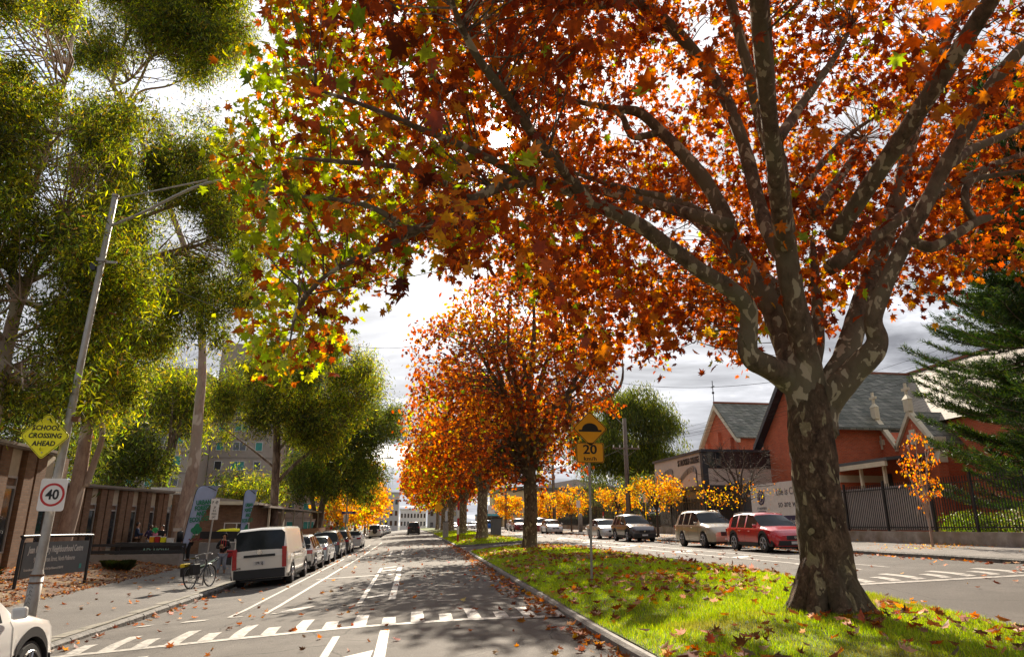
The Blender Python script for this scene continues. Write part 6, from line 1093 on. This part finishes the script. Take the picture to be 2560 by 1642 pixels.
    for sg in (-1,1):
        b=MB(); b.box(sg*(w0+.07)-.08,sg*(w0+.07)+.08,ys(sm_)-.03,ys(sm_)+.06,belt(sm_)+.02,belt(sm_)+.15); b.build('wing_mirror',M_plas if kind=='van' else pm,t,bevel=.03)
        for s in ((.33,.53) if kind!='van' else (.64,)): b=MB(); b.box(sg*w0*.99-.02,sg*w0*.99+.02,ys(s)-.09,ys(s)+.07,belt(s)-.15,belt(s)-.12); b.build('door_handle',pm if kind!='van' else M_plas,t,bevel=.006)
        if rails: b=MB(); zt_=top(.3); b.tube([(sg*(w0*.95-.30*(zt_-belt(.3))-.03),ys(s),top(s)+.02) for s in (.13,.2,.3,.4,.5,.54)],.018,6); b.build('roof_rail',M_chrome if rails==1 else M_plas,t)
    b=MB()
    for sg in (-1,1):
        for s in ((sp['pil'] if kind!='van' else (.44,.68)))+((c3-.04,) if kind!='van' else (.895,)):
            P,_y=section(s); q=[(sg*(P[i][0]+.003),ys(s),P[i][1]) for i in (0,1,2,3)]; b.add([(a,c_-.007,d_) for a,c_,d_ in q]+[(a,c_+.007,d_) for a,c_,d_ in q],[(i,i+1,i+5,i+4) for i in range(3)])
    b.build('door_gaps',M_plas,t)
    for c in wr:
        for sg in (-1,1):
            b=MB(); b.tube([(sg*(w0-.23),c,rw),(sg*(w0-.21),c,rw),(sg*(w0-.03),c,rw),(sg*(w0-.01),c,rw)],[rw*.92,rw,rw,rw*.9],24); q=b.build('wheel',M_tyre,t,smooth=False)
            b=MB(); xx=sg*(w0-.008); b.tube([(sg*(w0-.03),c,rw),(xx,c,rw)],[rw*.70,rw*.68],20); 
            o=b.build('hub_dark',M_plas,q); b=MB()
            for k in range(5 if kind!='van' else 8):
                a=2*PI*k/(5 if kind!='van' else 8)+.3; d=.035 if kind!='van' else .03
                for da in (-.16,.16): b.tube([(xx+sg*.006,c+.03*math.cos(a),rw+.03*math.sin(a)),(xx+sg*.006,c+rw*.66*math.cos(a+da),rw+rw*.66*math.sin(a+da))],.014,4)
            b.tube([(xx+sg*.004,c+rw*.67*math.cos(2*PI*k/24),rw+rw*.67*math.sin(2*PI*k/24)) for k in range(25)],.015,5,cap=False); b.disc((xx+sg*.005,c,rw),.045,(1,0,0),.008,10); b.build('rim',rim or M_rim,q)
    if spare: b=MB(); b.tube([(.05,yr-.22,.95),(.05,yr-.20,.95),(.05,yr-.04,.95)],[.28,.34,.34],20); q=b.build('spare_wheel',M_tyre,t); b=MB(); b.disc((.05,yr-.225,.95),.2,(0,1,0),.006,16); b.build('wheel_cover',pm if spare==2 else M_char,q)
    return t
white=paint('white',(.72,.71,.69)); cream=paint('cream_white',(.70,.67,.60)); silver=paint('silver',(.44,.45,.47),.55); lsil=paint('pale_silver',(.58,.58,.57),.3); dkblue=paint('blue_black',(.012,.016,.026)); black=paint('black',(.014,.014,.015)); grey=paint('dark_grey',(.085,.075,.075),.3); beige=paint('champagne',(.42,.36,.27),.4); red=paint('red',(.55,.012,.022)); maroon=paint('maroon',(.22,.01,.02)); blue=paint('bright_blue',(.01,.14,.55))
GL='cars parked along the left kerb'; GR='cars parked along the right kerb'
v=car('cream white delivery van parked nearest on the left, seen from behind','van',5.27,1.92,1.99,3.21,1.0,.33,cream,-5.0,28.55,1,group=GL,plate='1PR 5JJ',lowtrim=M_plas)
yr=-(5.27-1.0-3.21/2); b=MB(); b.box(-.52,.52,yr-.03,yr-.002,1.00,1.08); b.build('handle_bar',M_plas,v); b=MB(); b.disc((0,yr-.01,1.16),.085,(0,1,0),.012,18); b.build('badge',M_chrome,v); text('HIACE',.075,v,(-.72,yr-.012,.66),(R(90),0,0),M_char,bold=.003)
b=MB()
for sg in (-1,1): b.box(sg*.958-.004,sg*.958+.004,-1.5,.25,1.02,1.05)
b.build('slide_rail',M_plas,v)
car('pale silver SUV parked directly ahead of the delivery van','suv',4.4,1.81,1.60,2.65,.87,.34,lsil,-4.95,34.7,1,group=GL,cladding=True)
car('silver blue sedan parked third in the left row','sedan',4.6,1.78,1.44,2.7,.9,.31,paint('silver_blue',(.40,.46,.52),.4),-4.95,40.5,1,group=GL)
car('blue black wagon with roof rails in the left row, ahead of the silver sedan','suv',4.8,1.84,1.68,2.74,.95,.34,dkblue,-4.95,46.9,1,group=GL,rails=1)
car('dark grey SUV parked behind the white sedan in the left row','suv',4.6,1.84,1.66,2.7,.95,.34,grey,-4.95,53.6,1,group=GL)
car('white sedan parked last before the side street on the left','sedan',4.62,1.78,1.44,2.7,.95,.32,white,-4.8,64.6,1,group=GL)
car('white four wheel drive with rear spare wheel, first beyond the side street','suv',4.4,1.8,1.85,2.55,.7,.36,white,-4.7,104.5,1,group=GL,spare=1)
for k,(c_,lab,kd) in enumerate([(silver,'silver sedan right ahead of the far white four wheel drive','sedan'),(grey,'grey SUV far up the left row, third beyond the side street','suv'),(black,'black sedan far up the left row, fourth beyond the side street','sedan'),(silver,'silver SUV far up the left row, fifth beyond the side street','suv'),(blue,'small blue hatchback far up the left row','hatch'),(black,'black SUV far up the left row just past the blue hatchback','suv'),(silver,'silver sedan near the far end of the left row','sedan'),(white,'white sedan last of the left row','sedan')]):
    car(lab,kd,4.5,1.8,1.66 if kd=='suv' else 1.45,2.65,.9,.33,c_,-4.8,111.5+7.0*k,1,group=GL)
car('black four wheel drive with spare wheel driving away down the road','suv',4.85,1.9,1.88,2.75,.85,.40,black,.75,110,1,group=None,spare=1,rails=2,name='driving_car')
car('white car cut off at the lower left corner, only its nose showing','suv',4.4,1.84,1.62,2.65,.9,.35,white,-5.25,8.25,1,group=GL,cladding=True)
car('red crossover with roof rails parked beside the big plane trunk','suv',4.28,1.77,1.55,2.57,.90,.35,red,14.9,28.1,-1,group=GR,cladding=True,rails=2)
car('champagne beige four wheel drive parked behind the red crossover','suv',4.63,1.79,1.74,2.63,.92,.36,beige,14.9,34.0,-1,group=GR,rails=1)
car('dark grey SUV with chrome grille parked on the right, past a gap','suv',4.69,1.82,1.72,2.70,.93,.36,grey,14.9,46.0,-1,group=GR,cladding=True)
car('silver sedan parked nose to tail behind the dark grey SUV','sedan',4.88,1.84,1.45,2.82,.95,.34,lsil,15.0,53.4,-1,group=GR)
car('silver hatchback parked farther up on the right, facing the camera','hatch',4.54,1.76,1.49,2.7,.93,.31,lsil,15.3,75.6,-1,group=GR)
car('maroon SUV half hidden behind the silver hatchback','suv',4.5,1.84,1.68,2.7,.93,.34,maroon,15.3,82.0,-1,group=GR)
car('maroon SUV seen between the second and third plane trunks','suv',4.6,1.88,1.70,2.7,.93,.35,maroon,14.8,95.5,-1,group=GR)
car('white car parked behind the farther maroon SUV','sedan',4.5,1.8,1.48,2.7,.93,.32,white,15.2,102.5,-1,group=GR)
car('bright blue hatchback turning across the far side street','hatch',4.2,1.78,1.56,2.6,.85,.33,blue,13.6,123,1,group=None,name='driving_car',yaw=R(-84))
for k,(x,y,c_,lab,kd) in enumerate([(10.6,140,white,'white sedan coming down the far carriageway, left one','sedan'),(13.0,150,white,'white sedan far off, parked right of the other white ones','sedan'),(15.0,162,silver,'silver car far off by the shop side','sedan'),(10.6,168,silver,'silver car far off behind the plane trunks','hatch')]): car(lab,kd,4.5,1.8,1.46,2.65,.9,.32,c_,x,y,-1,group='cars far up the right carriageway')
# ================================================================== PEOPLE
M_skin=mat('skin',(.50,.27,.17),.55,0,(.44,.22,.14),scale=12); M_hair=mat('dark_hair',(.02,.013,.01),.6,0,(.035,.022,.015),scale=30)
def skinmesh(name,J,E,rad,root,m,parent,lv=1):
    me=bpy.data.meshes.new(name); me.from_pydata([tuple(J[k]) for k in J],[(list(J).index(a),list(J).index(b)) for a,b in E],[]); o=bpy.data.objects.new(name,me); C.objects.link(o)
    sk=o.modifiers.new('s','SKIN'); sk.use_smooth_shade=True; o.modifiers.new('ss','SUBSURF').levels=lv
    for i,k in enumerate(J): r=rad[k]; me.skin_vertices[0].data[i].radius=(r,r) if not isinstance(r,tuple) else r; me.skin_vertices[0].data[i].use_root=(k==root)
    dg=bpy.context.evaluated_depsgraph_get(); dg.update(); m2=bpy.data.meshes.new_from_object(o.evaluated_get(dg)); bpy.data.objects.remove(o); m2.name=name; m2.materials.clear(); m2.materials.append(m)
    o=bpy.data.objects.new(name,m2); C.objects.link(o); o.parent=parent; return o
def person(lab,loc,yaw,H,top,legs,armL,armR,legL=None,legR=None,hood=False,hair=M_hair,long_=False,sleeve=1.0,trou=1.0,shoes=None,headturn=0,k=1.0,group=None,sc=1):
    """arms: (elbow, wrist) in body coordinates, +Y is where the body faces"""
    t=thing('person',lab,'person',loc,yaw,group); s=H/1.75
    J={};r={}
    def j(n,p,q): J[n]=Vector(p)*s; r[n]=q*s*k if not isinstance(q,tuple) else tuple(x*s*k for x in q)
    j('pelvis',(0,0,.96),(.15,.11)); j('waist',(0,.0,1.12),(.135,.10)); j('chest',(0,.0,1.33),(.155,.11)); j('neck',(0,.0,1.48),.055); j('jaw',(0,.015,1.57),.062); j('head',(0,.01,1.655),.085); j('crown',(0,-.005,1.725),.06)
    hx,hy=math.sin(headturn),math.cos(headturn); j('nose',(hx*.105,hy*.105+.01,1.63),.014)
    E=[('pelvis','waist'),('waist','chest'),('chest','neck'),('neck','jaw'),('jaw','head'),('head','crown'),('head','nose')]
    for sd,sx,arm,leg in (('L',-1,armL,legL),('R',1,armR,legR)):
        leg=leg or ((sx*.10,.02,.50),(sx*.11,-.02,.09)); el,wr=arm
        j('sh'+sd,(sx*.175,0,1.42),.055); j('el'+sd,el,.042); j('wr'+sd,wr,.027); d=(Vector(wr)-Vector(el)).normalized(); pm=Vector(wr)+d*.06; j('pa'+sd,pm,(.036,.018)); E+=[('chest','sh'+sd),('sh'+sd,'el'+sd),('el'+sd,'wr'+sd),('wr'+sd,'pa'+sd)]
        side=d.cross(Vector((0,0,1))); side=side.normalized() if side.length>.1 else Vector((1,0,0)); bend=Vector((0,0,-1)) if abs(d.z)<.8 else Vector((0,1,0))
        for f,(o_,l) in enumerate(((-.03,.065),(-.01,.078),(.01,.072),(.03,.056))):
            a=pm+d*.035+side*o_; j(f'f{f}a'+sd,a,.0095); j(f'f{f}b'+sd,a+d*l*.5+bend*.008,.0085); j(f'f{f}c'+sd,a+d*l*.8+bend*.03,.0075); E+=[('pa'+sd,f'f{f}a'+sd),(f'f{f}a'+sd,f'f{f}b'+sd),(f'f{f}b'+sd,f'f{f}c'+sd)]
        a=Vector(wr)+d*.03-side*.03*sx; j('ta'+sd,a,.011); j('tb'+sd,a+d*.035-side*.02*sx+bend*.01,.009); E+=[('pa'+sd,'ta'+sd),('ta'+sd,'tb'+sd)]
        j('hip'+sd,(sx*.09,0,.88),.095); j('kn'+sd,leg[0],.058); j('an'+sd,leg[1],.04); an=Vector(leg[1]); j('he'+sd,an+Vector((0,-.03,-.05)),.036); j('to'+sd,an+Vector((sx*.02,.15,-.06)),.030); E+=[('pelvis','hip'+sd),('hip'+sd,'kn'+sd),('kn'+sd,'an'+sd),('an'+sd,'he'+sd),('he'+sd,'to'+sd)]
    skinmesh('body',J,E,r,'pelvis',M_skin,t)
    up=lambda n,f,a=.012:(tuple(x*f+a for x in r[n]) if isinstance(r[n],tuple) else r[n]*f+a)
    def sub(name,keys,ed,f,a,m,root,extra={}): Jx={q:J[q] for q in keys}; rx={q:up(q,f,a) for q in keys}; 
    def cloth(name,keys,edges,m,root,a=.014,cut=None,lv=1):
        Jx={q:J[q].copy() for q in keys}; rx={q:up(q,1.0,a) for q in keys}
        if cut:
            for kk,(fr,to,tt) in cut.items(): Jx[kk]=J[fr].lerp(J[to],tt); rr_=lambda n:(r[n][0] if isinstance(r[n],tuple) else r[n]); rx[kk]=rr_(fr)*(1-tt)+rr_(to)*tt+a
        skinmesh(name,Jx,edges,rx,root,m,t,lv)
    w=min(sleeve,.93)
    cloth('top',['pelvis','waist','chest'],[('pelvis','waist'),('waist','chest'),('chest','nk'),('chest','shL_'),('chest','shR_'),('shL_','eL'),('shR_','eR')]+([('eL','wL'),('eR','wR')] if sleeve>.5 else []),top,'waist',.02,dict({'nk':('chest','neck',.62),'shL_':('shL','elL',0),'shR_':('shR','elR',0),'eL':('shL','elL',1 if sleeve>.5 else .6),'eR':('shR','elR',1 if sleeve>.5 else .6)},**({'wL':('elL','wrL',w),'wR':('elR','wrR',w)} if sleeve>.5 else {})))
    cloth('trousers',['pelvis'],[('pelvis','hL'),('pelvis','hR'),('hL','kL'),('hR','kR'),('kL','aL'),('kR','aR')],legs,'pelvis',.022,{'hL':('hipL','knL',0),'hR':('hipR','knR',0),'kL':('hipL','knL',1),'kR':('hipR','knR',1),'aL':('knL','anL',trou),'aR':('knR','anR',trou)})
    if shoes:
        for sd in 'LR': b=MB(); a=J['he'+sd]; c=J['to'+sd]; b.tube([a+Vector((0,-.03,.03)),a+Vector((0,0,.0)),a.lerp(c,.5)+Vector((0,0,.005)),c+Vector((0,.03,0))],[.035,.045,.042,.03],8); b.build('shoe',shoes,t,smooth=True)
    hd=J['head']; hz=float(hd.z)
    if hood: b=MB(); b.sphere((0,-.03*s,hz+.012),.125*s,14,(1,1.02,1.15)); b.v=[p for p in b.v]; b.f=[f for f in b.f if not (sum(b.v[i][1] for i in f)/len(f)>.035 and sum(b.v[i][2] for i in f)/len(f)<hz+.085)]; b.m=[0]*len(b.f); o=b.build('hood',top,t,smooth=True); q=o.modifiers.new('t','SOLIDIFY'); q.thickness=.012
    b=MB(); b.sphere((hx*-.012,-.018*s,hz+.025),.098*s,14,(1,1.05,1.05)); b.f=[f for f in b.f if not ((sum(b.v[i][0]*hx+b.v[i][1]*hy for i in f)/len(f)>.02 and sum(b.v[i][2] for i in f)/len(f)<hz+.06) or sum(b.v[i][2] for i in f)/len(f)<hz-.07)]; b.m=[0]*len(b.f); b.build('hair',hair,t,smooth=True)
    if long_: b=MB(); b.tube([(-hx*.05,-.07*s,hz+.04),(-hx*.1,-.12*s,hz-.03),(-hx*.1,-.12*s,hz-.12)],[.05,.045,.015],8); b.build('pony_tail',hair,t,smooth=True)
    for e in (-1,1): b=MB(); c=Vector((hx*.088+e*hy*.033,hy*.088-e*hx*.033+.01,hz+.002)); b.sphere(tuple(c),.010*s,6); b.build('eye',M_ink,t); b=MB(); c=Vector((e*hy*.088,-e*hx*.088+.005,hz-.01)); b.sphere(tuple(c),.018*s,6,(.6,1,1.4)); b.build('ear',M_skin,t)
    b=MB(); b.sphere((hx*.080,hy*.080+.012,hz-.062*s),.018*s,6,(1.2,.6,.4)); b.build('mouth',mat('lips',(.30,.08,.06),.6),t)
    return t
zg=float(aty(342,1389,40.6)[2])-.10; navy=mat('navy_knit',(.02,.035,.08),.85); brown=mat('brown_cloth',(.10,.055,.03),.85); purple=mat('purple_knit',(.035,.02,.075),.85); palegrey=mat('pale_trousers',(.45,.45,.47),.85); blk=mat('black_cloth',(.014,.013,.015),.85); gsw=mat('grey_sweat_cloth',(.28,.30,.36),.9); gr=mat('green_cloth',(.03,.36,.10),.85); pink=mat('pink_cloth',(.50,.16,.24),.85)
X=lambda u,y:float(aty(u,1350,y)[0])
person('man in navy jumper and brown trousers standing left of the stall',(X(340,41.2),41.2,zg),R(-70),1.80,navy,brown,((-.24,.05,1.16),(-.16,.30,1.12)),((.25,.06,1.15),(.10,.32,1.18)),shoes=blk)
person('woman in dark purple cardigan and pale trousers holding a small child',(X(374,41.0),41.0,zg),R(35),1.66,purple,palegrey,((-.26,.08,1.18),(-.05,.26,1.20)),((.27,.06,1.16),(.02,.28,1.14)),long_=True,shoes=blk,hair=mat('brown_hair',(.08,.04,.02),.7))
person('small child in green top and pink leggings carried on the woman\'s arm',(X(386,40.9),40.82,zg+.78),R(-150),.88,gr,pink,((-.24,.08,1.2),(-.2,.28,1.3)),((.26,.06,1.16),(.2,.26,1.1)),((-.12,.22,.70),(-.14,.18,.34)),((.12,.22,.70),(.14,.18,.34)),shoes=pink,k=1.35,hair=mat('brown_hair',(.08,.04,.02)))
person('dark haired woman in black t-shirt standing behind the stall',(X(402,41.6),41.6,zg),R(172),1.66,blk,blk,((-.24,.06,1.16),(-.14,.28,1.06)),((.25,.06,1.15),(.14,.28,1.06)),sleeve=.4,shoes=blk,long_=True)
person('person in bright green top and dark trousers mostly hidden by the first flag',(X(474,39.4),39.4,walkz(-11,39.4)),R(120),1.72,gr,blk,((-.24,.02,1.16),(-.2,.2,1.0)),((.25,.02,1.15),(.2,.22,1.02)),sleeve=.4,shoes=mat('brown_boot',(.12,.05,.02),.7))
pf=person('barefoot person in black hoodie and grey rolled trousers eating from a bowl',(X(561,31.6),31.6,float(aty(561,1440,31.6)[2])),R(184),1.70,blk,gsw,((-.27,.06,1.17),(-.06,.28,1.20)),((.27,.05,1.17),(.07,.27,1.18)),((-.11,.10,.50),(-.12,-.12,.12)),((.11,.02,.50),(.12,.08,.09)),hood=True,trou=.62)
b=MB(); b.box(-.012,.012,.125,.132,1.05,1.42); b.box(-.10,-.075,.11,.122,1.2,1.45); b.box(.075,.10,.11,.122,1.2,1.45); b.build('red_trim',M_sr,pf)
fp=pf.location; t=thing('bowl','small paper bowl of food in the hooded person\'s hands','bowl',(fp[0]-.0,fp[1]-.36,fp[2]+1.19)); b=MB(); b.tube([(0,0,0),(0,0,.06)],[.05,.085],12); b.build('bowl_shell',mat('paper_bowl',(.40,.24,.12),.8),t); b=MB(); b.sphere((0,0,.06),.06,8,(1,1,.5)); b.build('food',mat('food',(.5,.34,.15),.8),t)
# ================================================================== FALLEN LEAVES (uncountable litter)
FLP=[((.38,.13,.045),4),((.25,.08,.03),4),((.50,.30,.21),5),((.50,.20,.03),2),((.18,.08,.04),2)]
def litter(P,size,lab,pal=FLP,tpl=MAPLE,up=.28,lift=.014):
    P=np.array(P); P[:,2]+=lift; o=leaves('fallen_leaves',P,size,tpl,pick(pal,len(P),.25),M_lp,None,up=up,ck=4.6); tag(o,lab,'leaves',kind='stuff')
P=[]
while len(P)<2100:
    y=rng.uniform(6.5,42.5)**1.0; xl,xr=isl_edges(y,-10,43); x=rng.uniform(xl+.2,xr-.1)
    if wave(np.array([[x,y,0]]),1.4)[0]+rng.normal(0,.35)>.08: P.append((x,y,LZ(x,y)+.035))
litter(P,.132,'curled brown and orange plane leaves scattered over the near grass',up=.42)
P=[]
for k in range(1500):
    y=rng.uniform(6.5,60); x=float(isl_edges(min(y,42),-10,43)[0])-abs(rng.normal(0,.32)) if k<850 else (rng.uniform(-6,3) if k<1250 else -6.05+abs(rng.normal(0,.22))); P.append((x,y,road_z(x,y)))
litter(P,.12,'dry plane leaves on the left road and along its gutters',up=.35)
P=[(x,y,road_z(x,y)) for x,y in zip(rng.uniform(9,16.2,500),rng.uniform(10,110,500))]+[(16.3-abs(a),y,road_z(16,y)) for a,y in zip(rng.normal(0,.3,700),rng.uniform(8,110,700))]
litter(P,.12,'scattered leaves on the right carriageway and its gutter',up=.3)
P=[]
for (x,y,n,s) in ((18.9,23.6,420,.9),(17.6,36,420,1.4),(17.6,49,500,1.6),(17.6,58,300,1.5),(17.6,76,300,1.6),(18.5,30,160,4)):
    for q in rng.normal(0,s,(n,2)): xx=min(max(x+q[0],16.6),20); P.append((xx,y+q[1],rwz(xx,y+q[1])))
litter(P,.07,'small orange leaves fallen round the right footpath trees',GOLD+[((.35,.14,.05),6)],OVAL,.25)
P=[]
for k in range(6500): y=rng.uniform(13,36); x=rng.uniform(-15,bedx(y)+.25*rng.random()); P.append((x,y,walkz(x,y)-.01+.10*max(0,math.sin(y*1.7+x))*(x<-10)+.1*max(0,min(1,(-10.5-x)))))
litter(P,.085,'thick litter of brown leaves and bark on the left garden bed',[((.30,.12,.05),4),((.18,.07,.03),4),((.40,.22,.10),2),((.10,.05,.03),2)],LANCE and MAPLE2,.35,.015)
P=[(x,y,grassz(x,y,52.5,77.5)+.03) for x,y in zip(rng.uniform(4,8.6,380),rng.uniform(54,76,380))]
litter(P,.15,'leaves lying on the second grass island')
P=[(x,y,walkz(x,y)) for x,y in zip(rng.uniform(-9,-6.4,160),rng.uniform(12,60,160))]
litter(P,.11,'few dry leaves on the left footpath')
